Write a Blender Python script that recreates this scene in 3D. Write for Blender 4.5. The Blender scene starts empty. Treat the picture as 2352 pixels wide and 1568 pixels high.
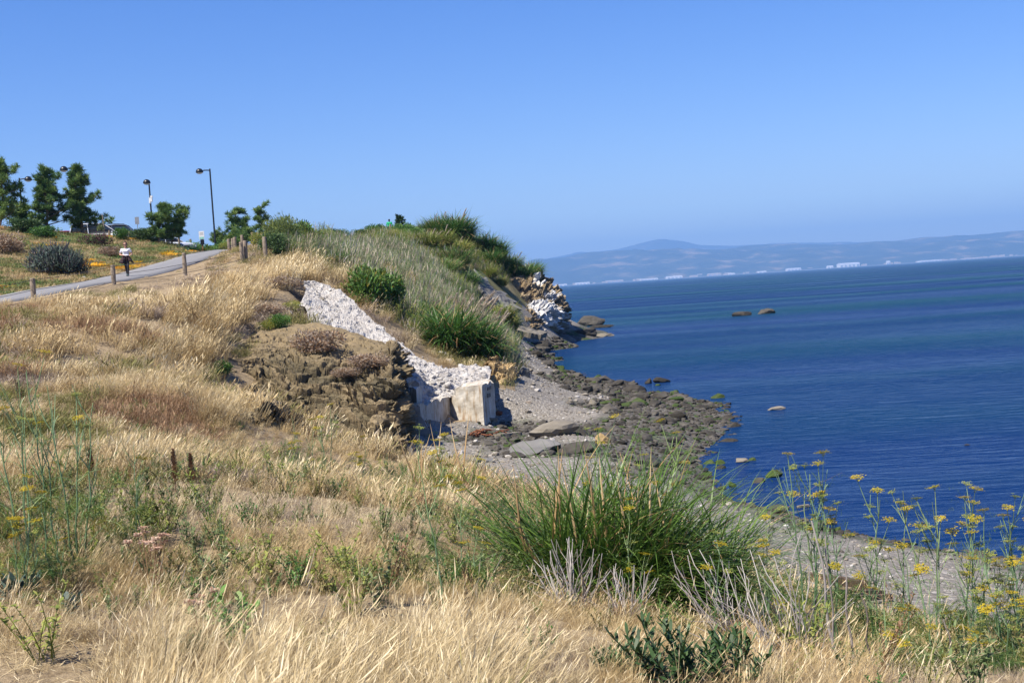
import bpy, math, random
import numpy as np
from mathutils import Matrix, Vector

random.seed(7)
RNG = np.random.default_rng(7)
R_ = math.radians
scene = bpy.context.scene
COL = scene.collection

# ------------------------------------------------------------------ camera
FPX, PW, PH = 2966.0, 2352.0, 1568.0          # focal length and frame in photo units
PITCH, ROLL, EYE = R_(2.33), R_(3.75), 6.0
Fv = np.array([0, math.cos(PITCH), -math.sin(PITCH)])
R0 = np.array([1.0, 0, 0]); U0 = np.array([0, math.sin(PITCH), math.cos(PITCH)])
Rv = R0 * math.cos(ROLL) - U0 * math.sin(ROLL)
Uv = U0 * math.cos(ROLL) + R0 * math.sin(ROLL)
cam_d = bpy.data.cameras.new('camera'); cam = bpy.data.objects.new('camera', cam_d); COL.objects.link(cam)
cam.matrix_world = Matrix(((Rv[0], Uv[0], -Fv[0], 0), (Rv[1], Uv[1], -Fv[1], 0), (Rv[2], Uv[2], -Fv[2], EYE), (0, 0, 0, 1)))
cam_d.sensor_width = 36.0; cam_d.lens = 36.0 * FPX / PW
cam_d.clip_start = 0.1; cam_d.clip_end = 90000
scene.camera = cam

# ------------------------------------------------------------------ sky, sun, exposure
SUN_AZ, SUN_EL = R_(-133), R_(55)             # azimuth from +Y towards +X
world = bpy.data.worlds.new('World'); scene.world = world; world.use_nodes = True
wn, wl = world.node_tree.nodes, world.node_tree.links
wn.clear()
sky = wn.new('ShaderNodeTexSky'); sky.sky_type = 'NISHITA'; sky.sun_disc = False
sky.sun_elevation = SUN_EL; sky.sun_rotation = SUN_AZ
sky.altitude = 0; sky.air_density = 1.0; sky.dust_density = 0.3; sky.ozone_density = 3.0
hs = wn.new('ShaderNodeHueSaturation'); hs.inputs['Saturation'].default_value = 1.35; hs.inputs['Hue'].default_value = 0.512
bgn = wn.new('ShaderNodeBackground'); bgn.inputs['Strength'].default_value = 0.075
wo = wn.new('ShaderNodeOutputWorld')
tint = wn.new('ShaderNodeMix'); tint.data_type = 'RGBA'; tint.blend_type = 'MULTIPLY'; tint.inputs['Factor'].default_value = 1.0; tint.inputs['B'].default_value = (0.98, 1.0, 1.22, 1)
wl.new(sky.outputs[0], hs.inputs['Color']); wl.new(hs.outputs[0], tint.inputs['A']); wl.new(tint.outputs['Result'], bgn.inputs['Color']); wl.new(bgn.outputs[0], wo.inputs['Surface'])
sun_d = bpy.data.lights.new('sun', 'SUN'); sun_d.energy = 5.0; sun_d.angle = R_(0.53); sun_d.color = (1.0, 0.93, 0.81)
sun = bpy.data.objects.new('sun', sun_d); COL.objects.link(sun)
sdir = Vector((math.sin(SUN_AZ) * math.cos(SUN_EL), math.cos(SUN_AZ) * math.cos(SUN_EL), math.sin(SUN_EL)))
sun.rotation_euler = (-sdir).to_track_quat('-Z', 'Y').to_euler()
sun.location = sdir * 200
vs = scene.view_settings
vs.view_transform = 'Standard'; vs.look = 'None'; vs.exposure = 0.82; vs.gamma = 1.0; vs.use_curve_mapping = False
cy = scene.cycles
cy.max_bounces = 6; cy.diffuse_bounces = 2; cy.glossy_bounces = 2; cy.transmission_bounces = 3
cy.transparent_max_bounces = 4; cy.volume_bounces = 0
cy.use_denoising = True
cy.caustics_reflective = False; cy.caustics_refractive = False

# ------------------------------------------------------------------ projection helpers
def P(u, v, Y):
    if Y < 30: Y = Y + 1.4 * math.exp(-(Y - 5) / 8)          # the near ground lies a little further below the eye
    d = Fv + Rv * ((u - PW / 2) / FPX) + Uv * ((PH / 2 - v) / FPX)
    return np.array([0, 0, EYE]) + d * (Y / d[1])
def PZ(u, v, z):
    d = Fv + Rv * ((u - PW / 2) / FPX) + Uv * ((PH / 2 - v) / FPX)
    return np.array([0, 0, EYE]) + d * ((z - EYE) / d[2])
def proj(p):
    q = np.asarray(p, float) - np.array([0, 0, EYE])
    w = np.maximum(q @ Fv, 0.05)
    return PW / 2 + FPX * (q @ Rv) / w, PH / 2 - FPX * (q @ Uv) / w

# ------------------------------------------------------------------ numpy noise
def _h(ix, iy, iz, s):
    n = (ix.astype(np.int64) * 374761393 + iy.astype(np.int64) * 668265263 + iz.astype(np.int64) * 2147483647 + s * 974634777) & 0xffffffff
    n = ((n ^ (n >> 13)) * 1274126177) & 0xffffffff
    n = n ^ (n >> 16)
    return (n & 0xffff) / 65535.0
def vnoise(x, y, z=0.0, s=0):
    x, y, z = np.broadcast_arrays(np.asarray(x, float), np.asarray(y, float), np.asarray(z, float))
    ix, iy, iz = np.floor(x), np.floor(y), np.floor(z)
    fx, fy, fz = x - ix, y - iy, z - iz
    fx, fy, fz = (f * f * f * (f * (f * 6 - 15) + 10) for f in (fx, fy, fz))
    r = 0
    for a in (0, 1):
        for b in (0, 1):
            for c in (0, 1):
                r = r + _h(ix + a, iy + b, iz + c, s) * (fx if a else 1 - fx) * (fy if b else 1 - fy) * (fz if c else 1 - fz)
    return r * 2 - 1
def fbm(x, y, z=0.0, o=4, s=0, g=0.5):
    t, a, f = 0, 1.0, 1.0
    for i in range(o):
        t = t + a * vnoise(np.asarray(x) * f, np.asarray(y) * f, np.asarray(z) * f, s + i * 17); a *= g; f *= 2.03
    return t
def cells(x, y, z, s=0):
    """distance to nearest and second nearest jittered cell point, and the id of the nearest"""
    x, y, z = np.broadcast_arrays(np.asarray(x, float), np.asarray(y, float), np.asarray(z, float))
    ix, iy, iz = np.floor(x), np.floor(y), np.floor(z)
    d1 = np.full(x.shape, 9.0); d2 = np.full(x.shape, 9.0); cid = np.zeros(x.shape)
    for a in (-1, 0, 1):
        for b in (-1, 0, 1):
            for c in (-1, 0, 1):
                jx, jy, jz = ix + a, iy + b, iz + c
                d = np.sqrt((jx + _h(jx, jy, jz, s) - x) ** 2 + (jy + _h(jx, jy, jz, s + 1) - y) ** 2 + (jz + _h(jx, jy, jz, s + 2) - z) ** 2)
                near = d < d1
                d2 = np.where(near, d1, np.minimum(d2, d)); cid = np.where(near, _h(jx, jy, jz, s + 3), cid); d1 = np.where(near, d, d1)
    return d1, d2, cid
def sstep(a, b, x):
    t = np.clip((x - a) / (b - a), 0, 1); return t * t * (3 - 2 * t)
def inpoly(x, y, poly):
    x, y = np.asarray(x, float), np.asarray(y, float); r = np.zeros(x.shape, bool); n = len(poly)
    for i in range(n):
        x0, y0 = poly[i][0], poly[i][1]; x1, y1 = poly[(i + 1) % n][0], poly[(i + 1) % n][1]
        if y0 == y1: continue
        r ^= ((y0 > y) != (y1 > y)) & (x < (x1 - x0) * (y - y0) / (y1 - y0) + x0)
    return r

# ------------------------------------------------------------------ object helpers
def tag(o, label=None, cat=None, group=None, kind=None):
    if label: o['label'] = label
    if cat: o['category'] = cat
    if group: o['group'] = group
    if kind: o['kind'] = kind
    return o
def empty(name, loc=(0, 0, 0), rz=0.0, label=None, cat=None, group=None):
    o = bpy.data.objects.new(name, None); COL.objects.link(o)
    o.location = loc; o.rotation_euler = (0, 0, rz); o.empty_display_size = 0.2
    return tag(o, label, cat, group)
def child(name, me, parent, loc=(0, 0, 0), rot=(0, 0, 0), sc=(1, 1, 1)):
    o = bpy.data.objects.new(name, me); COL.objects.link(o); o.parent = parent
    o.location = loc; o.rotation_euler = rot; o.scale = sc if hasattr(sc, '__len__') else (sc, sc, sc)
    return o
def copy_tree(o, parent=None):
    c = o.copy(); COL.objects.link(c); c.parent = parent
    for ch in o.children: copy_tree(ch, c)
    return c

class MB:
    """collects quads and triangles with a tone per vertex and a material slot per face"""
    def __init__(s): s.v = []; s.q = []; s.t = []; s.qm = []; s.tm = []; s.tone = []; s.n = 0
    def add(s, v, quads=None, tris=None, tone=0.5, m=0):
        v = np.asarray(v, float).reshape(-1, 3); n = len(v)
        s.v.append(v); s.tone.append(np.broadcast_to(np.asarray(tone, float), (n,)).copy())
        if quads is not None and len(quads):
            q = np.asarray(quads, np.int64).reshape(-1, 4); s.q.append(q + s.n); s.qm.append(np.full(len(q), m))
        if tris is not None and len(tris):
            t = np.asarray(tris, np.int64).reshape(-1, 3); s.t.append(t + s.n); s.tm.append(np.full(len(t), m))
        s.n += n; return s
    def ribbons(s, pts, width, side, tone=0.5, m=0):
        """pts (N,K,3), width (N,K) or broadcast, side (N,3)"""
        pts = np.asarray(pts, float); N, K, _ = pts.shape
        w = np.broadcast_to(np.asarray(width, float), (N, K))[..., None] * 0.5
        sd = np.asarray(side, float)
        if sd.ndim == 2: sd = sd[:, None, :]
        v = np.stack([pts - sd * w, pts + sd * w], 2).reshape(-1, 3)
        b = (np.arange(N)[:, None] * K + np.arange(K - 1)[None]) * 2
        q = np.stack([b, b + 1, b + 3, b + 2], -1).reshape(-1, 4)
        tn = np.broadcast_to(np.asarray(tone, float).reshape(-1, 1) if np.ndim(tone) == 1 else np.asarray(tone, float), (N, K))
        return s.add(v, q, tone=np.repeat(tn.reshape(-1), 2), m=m)
    def tubes(s, pts, rad, sides=4, tone=0.5, m=0):
        """pts (N,K,3), rad (N,K)"""
        pts = np.asarray(pts, float)
        if pts.ndim == 2: pts = pts[None]
        N, K, _ = pts.shape; rad = np.broadcast_to(np.asarray(rad, float), (N, K))
        t = np.gradient(pts, axis=1); t /= np.linalg.norm(t, axis=2, keepdims=True) + 1e-9
        ref = np.where(np.abs(t[..., 2:3]) > 0.9, np.array([1.0, 0, 0]), np.array([0, 0, 1.0]))
        a = np.cross(t, ref); a /= np.linalg.norm(a, axis=2, keepdims=True) + 1e-9
        b = np.cross(t, a)
        ang = np.arange(sides) * 2 * math.pi / sides
        v = pts[:, :, None, :] + rad[:, :, None, None] * (a[:, :, None, :] * np.cos(ang)[:, None] + b[:, :, None, :] * np.sin(ang)[:, None])
        base = (np.arange(N)[:, None, None] * K + np.arange(K - 1)[None, :, None]) * sides
        i = np.arange(sides)[None, None]; j = (i + 1) % sides
        q = np.stack([base + i, base + j, base + sides + j, base + sides + i], -1).reshape(-1, 4)
        tris = []
        top = (np.arange(N) * K + K - 1) * sides
        for k in range(1, sides - 1): tris.append(np.stack([top, top + k, top + k + 1], -1))
        tn = np.broadcast_to(np.asarray(tone, float).reshape(-1, 1) if np.ndim(tone) == 1 else np.asarray(tone, float), (N, K))
        return s.add(v.reshape(-1, 3), q, np.concatenate(tris), tone=np.repeat(tn.reshape(-1), sides), m=m)
    def box(s, c, d, tone=0.5, m=0, rot=None):
        x, y, z = np.array(d) / 2.0
        v = np.array([[-x, -y, -z], [x, -y, -z], [x, y, -z], [-x, y, -z], [-x, -y, z], [x, -y, z], [x, y, z], [-x, y, z]])
        if rot is not None: v = v @ np.array(rot).T
        return s.add(v + np.array(c), [[0, 3, 2, 1], [4, 5, 6, 7], [0, 1, 5, 4], [1, 2, 6, 5], [2, 3, 7, 6], [3, 0, 4, 7]], tone=tone, m=m)
    def lathe(s, prof, c=(0, 0, 0), sides=16, tone=0.5, m=0, squash=(1, 1)):
        prof = np.asarray(prof, float); K = len(prof); a = np.arange(sides) * 2 * math.pi / sides
        v = np.stack([prof[:, 0][:, None] * np.cos(a) * squash[0], prof[:, 0][:, None] * np.sin(a) * squash[1], np.broadcast_to(prof[:, 1][:, None], (K, sides))], -1)
        i = np.arange(sides); j = (i + 1) % sides; q = []
        for k in range(K - 1): q.append(np.stack([k * sides + i, k * sides + j, (k + 1) * sides + j, (k + 1) * sides + i], -1))
        return s.add(v.reshape(-1, 3) + np.array(c), np.concatenate(q), tone=tone, m=m)
    def mesh(s, name, mats, smooth=False):
        me = bpy.data.meshes.new(name)
        v = np.concatenate(s.v) if s.v else np.zeros((0, 3))
        q = np.concatenate(s.q) if s.q else np.zeros((0, 4), np.int64); t = np.concatenate(s.t) if s.t else np.zeros((0, 3), np.int64)
        nq, nt = len(q), len(t)
        me.vertices.add(len(v)); me.vertices.foreach_set('co', v.astype(np.float32).ravel())
        me.loops.add(nq * 4 + nt * 3); me.loops.foreach_set('vertex_index', np.concatenate([q.ravel(), t.ravel()]).astype(np.int32))
        me.polygons.add(nq + nt)
        me.polygons.foreach_set('loop_start', np.concatenate([np.arange(nq) * 4, nq * 4 + np.arange(nt) * 3]).astype(np.int32))
        mi = np.concatenate([np.concatenate(s.qm) if s.qm else np.zeros(0), np.concatenate(s.tm) if s.tm else np.zeros(0)]).astype(np.int32)
        me.polygons.foreach_set('material_index', mi)
        me.polygons.foreach_set('use_smooth', np.full(nq + nt, smooth, bool))
        for m in (mats if isinstance(mats, (list, tuple)) else [mats]): me.materials.append(m)
        at = me.attributes.new('tone', 'FLOAT', 'POINT'); at.data.foreach_set('value', np.concatenate(s.tone).astype(np.float32) if s.tone else np.zeros(0, np.float32))
        me.update(calc_edges=True); return me
    def obj(s, name, mats, parent=None, smooth=False, loc=(0, 0, 0)):
        return child(name, s.mesh(name, mats, smooth), parent, loc)

def grid_quads(nr, nc):
    i = (np.arange(nr - 1)[:, None] * nc + np.arange(nc - 1)[None]).reshape(-1)
    return np.stack([i, i + 1, i + nc + 1, i + nc], -1)
def catmull(rows, n):
    """resample control rows (R, C, 3) to n along axis 0"""
    rows = np.asarray(rows, float); R = len(rows)
    t = np.linspace(0, R - 1, n); i = np.clip(np.floor(t).astype(int), 0, R - 2); f = (t - i)[:, None, None]
    p0 = rows[np.clip(i - 1, 0, R - 1)]; p1 = rows[i]; p2 = rows[i + 1]; p3 = rows[np.clip(i + 2, 0, R - 1)]
    return 0.5 * (2 * p1 + (p2 - p0) * f + (2 * p0 - 5 * p1 + 4 * p2 - p3) * f ** 2 + (3 * p1 - p0 - 3 * p2 + p3) * f ** 3)
def patch(rows, n, m):
    a = catmull(rows, n)                        # (n, C, 3)
    return catmull(a.transpose(1, 0, 2), m).transpose(1, 0, 2)
def normals(g):
    du = np.gradient(g, axis=1); dv = np.gradient(g, axis=0)
    nn = np.cross(dv, du); return nn / (np.linalg.norm(nn, axis=2, keepdims=True) + 1e-9)

# ------------------------------------------------------------------ materials
def nt_new(name):
    m = bpy.data.materials.new(name); m.use_nodes = True
    t = m.node_tree; t.nodes.clear(); return m, t.nodes, t.links
def ramp(n, stops):
    r = n.new('ShaderNodeValToRGB'); e = r.color_ramp.elements
    while len(e) < len(stops): e.new(0.5)
    for k, (p, c) in enumerate(stops): e[k].position = p; e[k].color = (*c, 1)
    return r
def veg(name, stops, transl=0.25, rough=0.7, rnd=0.35):
    """foliage: the tone stored on each blade plus a per-plant random picks the colour"""
    m, n, l = nt_new(name)
    at = n.new('ShaderNodeAttribute'); at.attribute_name = 'tone'
    oi = n.new('ShaderNodeObjectInfo')
    ma = n.new('ShaderNodeMath'); ma.operation = 'MULTIPLY_ADD'; ma.inputs[1].default_value = rnd; l.new(oi.outputs['Random'], ma.inputs[0])
    sub = n.new('ShaderNodeMath'); sub.operation = 'SUBTRACT'; l.new(at.outputs['Fac'], sub.inputs[0]); sub.inputs[1].default_value = rnd / 2
    l.new(sub.outputs[0], ma.inputs[2])
    r = ramp(n, stops); l.new(ma.outputs[0], r.inputs[0])
    b = n.new('ShaderNodeBsdfPrincipled'); b.inputs['Roughness'].default_value = rough; b.inputs['Specular IOR Level'].default_value = 0.3
    l.new(r.outputs[0], b.inputs['Base Color'])
    o = n.new('ShaderNodeOutputMaterial')
    if transl > 0:
        tr = n.new('ShaderNodeBsdfTranslucent'); l.new(r.outputs[0], tr.inputs['Color'])
        mx = n.new('ShaderNodeMixShader'); mx.inputs[0].default_value = transl
        l.new(b.outputs[0], mx.inputs[1]); l.new(tr.outputs[0], mx.inputs[2]); l.new(mx.outputs[0], o.inputs[0])
    else: l.new(b.outputs[0], o.inputs[0])
    return m
def solid(name, c, rough=0.6, metal=0.0, var=0.15, scale=6.0, bump=0.0, spec=0.4, coat=0.0):
    m, n, l = nt_new(name)
    b = n.new('ShaderNodeBsdfPrincipled'); b.inputs['Roughness'].default_value = rough; b.inputs['Metallic'].default_value = metal
    b.inputs['Specular IOR Level'].default_value = spec; b.inputs['Coat Weight'].default_value = coat
    tc = n.new('ShaderNodeTexCoord'); nz = n.new('ShaderNodeTexNoise'); nz.inputs['Scale'].default_value = scale; nz.inputs['Detail'].default_value = 5
    l.new(tc.outputs['Object'], nz.inputs['Vector'])
    r = ramp(n, [(0.3, tuple(x * (1 - var) for x in c)), (0.7, tuple(min(1, x * (1 + var)) for x in c))]); l.new(nz.outputs[0], r.inputs[0])
    l.new(r.outputs[0], b.inputs['Base Color'])
    if bump:
        bp = n.new('ShaderNodeBump'); bp.inputs['Strength'].default_value = bump; bp.inputs['Distance'].default_value = 0.02
        l.new(nz.outputs[0], bp.inputs['Height']); l.new(bp.outputs[0], b.inputs['Normal'])
    o = n.new('ShaderNodeOutputMaterial'); l.new(b.outputs[0], o.inputs[0]); return m
def rocky(name, stops, scale=1.5, bump=0.6, rough=0.9, fine=9.0, dist=0.08, tone_mix=0.5, rnd=0.0):
    """stone: world-space noise and the vertex tone pick the colour; fine bump for the grain"""
    m, n, l = nt_new(name)
    b = n.new('ShaderNodeBsdfPrincipled'); b.inputs['Roughness'].default_value = rough; b.inputs['Specular IOR Level'].default_value = 0.2
    g = n.new('ShaderNodeNewGeometry')
    a = n.new('ShaderNodeTexNoise'); a.inputs['Scale'].default_value = scale; a.inputs['Detail'].default_value = 8; a.inputs['Roughness'].default_value = 0.65
    f = n.new('ShaderNodeTexNoise'); f.inputs['Scale'].default_value = fine; f.inputs['Detail'].default_value = 6; f.inputs['Roughness'].default_value = 0.7
    l.new(g.outputs['Position'], a.inputs['Vector']); l.new(g.outputs['Position'], f.inputs['Vector'])
    at = n.new('ShaderNodeAttribute'); at.attribute_name = 'tone'
    mx = n.new('ShaderNodeMix'); mx.data_type = 'FLOAT'; mx.inputs['Factor'].default_value = tone_mix
    l.new(a.outputs[0], mx.inputs['A']); l.new(at.outputs['Fac'], mx.inputs['B'])
    src = mx.outputs['Result']
    if rnd:
        oi = n.new('ShaderNodeObjectInfo'); ma = n.new('ShaderNodeMath'); ma.operation = 'MULTIPLY_ADD'; ma.inputs[1].default_value = rnd
        l.new(oi.outputs['Random'], ma.inputs[0]); l.new(src, ma.inputs[2])
        sb = n.new('ShaderNodeMath'); sb.operation = 'SUBTRACT'; sb.inputs[1].default_value = rnd / 2; l.new(ma.outputs[0], sb.inputs[0]); src = sb.outputs[0]
    r = ramp(n, stops); l.new(src, r.inputs[0])
    l.new(r.outputs[0], b.inputs['Base Color'])
    bp = n.new('ShaderNodeBump'); bp.inputs['Strength'].default_value = bump; bp.inputs['Distance'].default_value = dist
    l.new(f.outputs[0], bp.inputs['Height']); l.new(bp.outputs[0], b.inputs['Normal'])
    o = n.new('ShaderNodeOutputMaterial'); l.new(b.outputs[0], o.inputs[0]); return m

# ================================================================== TERRAIN
PATH_C = [P(-260, 736, 46), P(-120, 708, 49), P(0, 689, 52.5), P(140, 661, 57), P(290, 636, 64), P(400, 606, 78), P(470, 584, 91), P(515, 574, 102), P(545, 572, 118)]
SHORE = [(2600, 1312), (2352, 1285), (2200, 1265), (2050, 1243), (1900, 1215), (1780, 1180), (1700, 1140), (1640, 1100), (1612, 1070), (1618, 1030), (1645, 985), (1672, 955),
         (1640, 930), (1560, 906), (1460, 888), (1400, 880), (1320, 868), (1255, 852), (1218, 838), (1222, 822), (1262, 805), (1310, 793), (1350, 780), (1392, 772), (1375, 762), (1400, 752)]
def ctrl():
    c = []
    A = lambda *pts: c.extend(P(*p) for p in pts)
    # near ground and the concave dry slope on the left
    A((0, 1568, 5.6), (600, 1568, 5.5), (1176, 1568, 5.3), (1700, 1568, 5.4), (2352, 1568, 5.6),
      (0, 1300, 9), (300, 1300, 8.8), (700, 1300, 9.2), (1100, 1400, 7.5), (1100, 1250, 11.5), (1100, 1135, 19),
      (1400, 1420, 10.5), (1400, 1300, 14), (1700, 1480, 8.6), (1700, 1395, 13), (1950, 1545, 7.4), (1950, 1475, 11.6), (2300, 1550, 7.4), (2300, 1490, 11.6),
      (0, 1100, 14), (0, 900, 27), (0, 780, 38), (0, 702, 48), (300, 1100, 14.5), (300, 900, 27), (300, 780, 40), (300, 690, 52),
      (600, 1100, 16.5), (600, 975, 27), (600, 750, 49), (600, 650, 60), (600, 600, 67), (450, 640, 61), (450, 750, 45), (450, 900, 30),
      (800, 1100, 25), (800, 1165, 18), (950, 1140, 21), (650, 1018, 31))
    # upper beach
    A((700, 1022, 35.5), (1950, 1425, 15.2), (2300, 1425, 15.4), (1950, 1372, 19), (2300, 1352, 20.3), (1700, 1255, 22), (900, 1060, 35), (1000, 1070, 32), (760, 1020, 36.5), (900, 1045, 38.5), (960, 1040, 41),
      (960, 990, 46), (1000, 985, 47), (1090, 965, 50.5), (1150, 960, 52), (1190, 880, 64), (1190, 850, 75), (1190, 812, 95), (1230, 870, 70),
      (1300, 920, 57), (1300, 1000, 43), (1450, 950, 52), (1450, 1050, 39), (1550, 1000, 45.5), (1500, 1150, 29), (1700, 1200, 27.5), (1150, 1100, 30), (1300, 1200, 22),
      (1200, 772, 118), (1260, 765, 138))
    # under and around the rock outcrop
    A((600, 935, 40), (520, 900, 41), (700, 985, 38.5), (800, 1030, 37.8), (640, 735, 51), (700, 735, 51), (850, 775, 51.5), (850, 900, 46.5), (700, 850, 46.5), (930, 960, 45.5))
    # behind the ruin, the scree spur, and the ground behind it
    A((1090, 885, 53.5), (1000, 890, 51.5), (970, 905, 49.5), (700, 668, 57), (800, 745, 55), (880, 800, 53), (960, 850, 52),
      (800, 690, 60.5), (850, 715, 60.5), (900, 750, 59), (950, 790, 58), (1050, 838, 58), (1130, 832, 60), (1150, 850, 58))
    # the spur and the headland
    A((700, 640, 59), (750, 635, 62), (800, 640, 65), (900, 700, 67), (1000, 755, 67), (1100, 770, 69), (1000, 680, 80), (900, 620, 86), (800, 572, 90), (750, 548, 90),
      (690, 560, 77), (650, 580, 71), (1000, 620, 107), (1100, 700, 99), (1140, 728, 102), (1140, 760, 102), (900, 560, 113), (1000, 562, 122), (900, 542, 130), (1000, 542, 134),
      (1080, 562, 134), (1150, 595, 138), (1215, 622, 142), (1100, 622, 123), (1180, 655, 131), (1085, 630, 117), (1180, 705, 119), (1235, 700, 140), (1225, 750, 136), (1280, 755, 146))
    # bank behind the path and the car park
    A((0, 640, 62), (0, 560, 76), (100, 620, 69), (190, 618, 71), (200, 560, 88), (230, 545, 98), (300, 560, 94), (400, 562, 100), (403, 580, 104), (460, 563, 108), (500, 550, 110),
      (600, 552, 104), (0, 525, 92), (-200, 600, 62), (-200, 520, 90))
    c += [np.array(p, float) for p in [
        (-6, 0, 4.15), (0, 0, 4.1), (6, 0, 3.8), (-25, 0, 4.8), (-25, 25, 5.0), (-40, 40, 7.5), (16, 2, 2.2), (24, 4, 0.2), (30, 10, -1.0), (-10, -12, 4.6), (8, -12, 3.8), (26, -12, -1),
        (-52, 60, 10), (-60, 100, 13), (-40, 118, 12.2), (-25, 118, 12.1), (-40, 104, 12.2), (-30, 104, 12.1), (-60, 165, 11), (-30, 165, 11), (-10, 165, 10.5), (-8, 150, 12), (2, 165, 6), (8, 160, 1),
        (12, 170, -2), (0, 185, -2), (-30, 190, 8), (-60, 190, 8), (-15, 135, 12), (-20, 130, 12)]]
    for k, p in enumerate(PATH_C):
        d = PATH_C[min(k + 1, len(PATH_C) - 1)] - PATH_C[max(k - 1, 0)]; n = np.array([d[1], -d[0], 0]); n /= np.linalg.norm(n)
        for w in (-1.4, 0, 1.4): c.append(p + n * w)
    sh = [PZ(u, v, 0.0) for u, v in SHORE]
    for k, p in enumerate(sh):
        d = sh[min(k + 1, len(sh) - 1)] - sh[max(k - 1, 0)]; n = np.array([d[1], -d[0], 0]); n /= np.linalg.norm(n) + 1e-9
        c.append(p); c.append(p + n * 2.2 + np.array([0, 0, -0.42])) ; c.append(p + n * 8 + np.array([0, 0, -1.3]))
    return np.array(c)
CT = ctrl()
# keep one control where several crowd together
_keep = []
for i in range(len(CT)):
    if all(np.hypot(*(CT[i, :2] - CT[j, :2])) > 0.7 for j in _keep): _keep.append(i)
CT = CT[_keep]
def _rbf_fit(c):
    d = np.hypot(c[:, None, 0] - c[None, :, 0], c[:, None, 1] - c[None, :, 1])
    n = len(c); A = np.zeros((n + 3, n + 3)); A[:n, :n] = -np.sqrt(d * d + 0.6) + 0 ; A[:n, :n] -= np.eye(n) * -0.03
    A[:n, n] = 1; A[:n, n + 1:] = c[:, :2]; A[n, :n] = 1; A[n + 1:, :n] = c[:, :2].T
    b = np.concatenate([c[:, 2], np.zeros(3)]); return np.linalg.solve(A, b)
WT = _rbf_fit(CT)
# regular lookup grid
GX = np.arange(-75, 45.01, 0.5); GY = np.arange(-14, 190.01, 0.5)
def _rbf(x, y):
    out = np.empty(x.size); xf, yf = x.ravel(), y.ravel()
    for i in range(0, x.size, 20000):
        d = np.sqrt((xf[i:i + 20000, None] - CT[None, :, 0]) ** 2 + (yf[i:i + 20000, None] - CT[None, :, 1]) ** 2 + 0.6)
        out[i:i + 20000] = -d @ WT[:-3] + WT[-3] + WT[-2] * xf[i:i + 20000] + WT[-1] * yf[i:i + 20000]
    return out.reshape(x.shape)
gxx, gyy = np.meshgrid(GX, GY)
HZ = _rbf(gxx, gyy)
# flatten under the path
def path_near(x, y):
    """distance to the path centre line, and its height there"""
    x, y = np.asarray(x, float), np.asarray(y, float); best = np.full(x.shape, 1e9); zz = np.zeros(x.shape); sgn = np.zeros(x.shape)
    for a, b in zip(PATH_S[:-1], PATH_S[1:]):
        e = b - a; L = e[0] ** 2 + e[1] ** 2; t = np.clip(((x - a[0]) * e[0] + (y - a[1]) * e[1]) / L, 0, 1)
        d = np.hypot(x - a[0] - t * e[0], y - a[1] - t * e[1]); c = d < best
        best = np.where(c, d, best); zz = np.where(c, a[2] + t * e[2], zz); sgn = np.where(c, np.sign(e[0] * (y - a[1]) - e[1] * (x - a[0])), sgn)
    return best, zz, sgn
PATH_S = catmull(np.array(PATH_C)[:, None, :], 40)[:, 0]
pd_, pz_, _ = path_near(gxx, gyy)
HZ = HZ * sstep(1.7, 3.4, pd_) + pz_ * (1 - sstep(1.7, 3.4, pd_))
def gz(x, y):
    x, y = np.asarray(x, float), np.asarray(y, float)
    fx = np.clip((x - GX[0]) / 0.5, 0, len(GX) - 1.001); fy = np.clip((y - GY[0]) / 0.5, 0, len(GY) - 1.001)
    i, j = fx.astype(int), fy.astype(int); a, b = fx - i, fy - j
    return (HZ[j, i] * (1 - a) * (1 - b) + HZ[j, i + 1] * a * (1 - b) + HZ[j + 1, i] * (1 - a) * b + HZ[j + 1, i + 1] * a * b)
def hit(u, v, y0=3.0, y1=185.0):
    """where the view through photo point (u, v) meets the ground"""
    Y = np.geomspace(y0, y1, 1500); d = Fv + Rv * ((u - PW / 2) / FPX) + Uv * ((PH / 2 - v) / FPX)
    p = np.array([0, 0, EYE]) + d[None] * (Y / d[1])[:, None]
    below = p[:, 2] <= gz(p[:, 0], p[:, 1])
    k = int(np.argmax(below)) if below.any() else len(Y) - 1
    q = p[k].copy(); q[2] = gz(q[0], q[1]); return q
# the ground stays under the bare rock surfaces that are built on their own
OUT_ROWS = [
    [(480, 850, 46.6), (540, 800, 47.8), (610, 758, 48.7), (720, 742, 49), (800, 760, 48.7), (880, 788, 48.2), (915, 800, 47.8), (930, 800, 51)],
    [(484, 862, 45.0), (550, 832, 45.4), (640, 800, 45.6), (720, 808, 45.6), (800, 828, 45.2), (880, 826, 44.7), (925, 826, 45.2), (948, 840, 50)],
    [(500, 875, 43.2), (570, 870, 43), (650, 870, 43), (720, 877, 42.9), (800, 888, 42.7), (880, 880, 42.3), (937, 885, 42.9), (952, 900, 49)],
    [(535, 892, 42.2), (590, 907, 41.9), (660, 928, 41.5), (730, 938, 41.4), (800, 950, 41.2), (880, 948, 41.0), (944, 945, 42.0), (956, 960, 48.3)],
    [(550, 915, 41.2), (610, 940, 40.6), (690, 972, 40.0), (750, 1000, 39.5), (820, 1020, 39.2), (890, 1036, 39.4), (958, 1042, 40.8), (964, 1015, 47.5)],
    [(540, 950, 40.6), (600, 975, 40.0), (690, 1005, 39.4), (750, 1030, 38.9), (820, 1050, 38.6), (890, 1066, 38.8), (960, 1070, 40.3), (968, 1045, 47)]]
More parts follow.
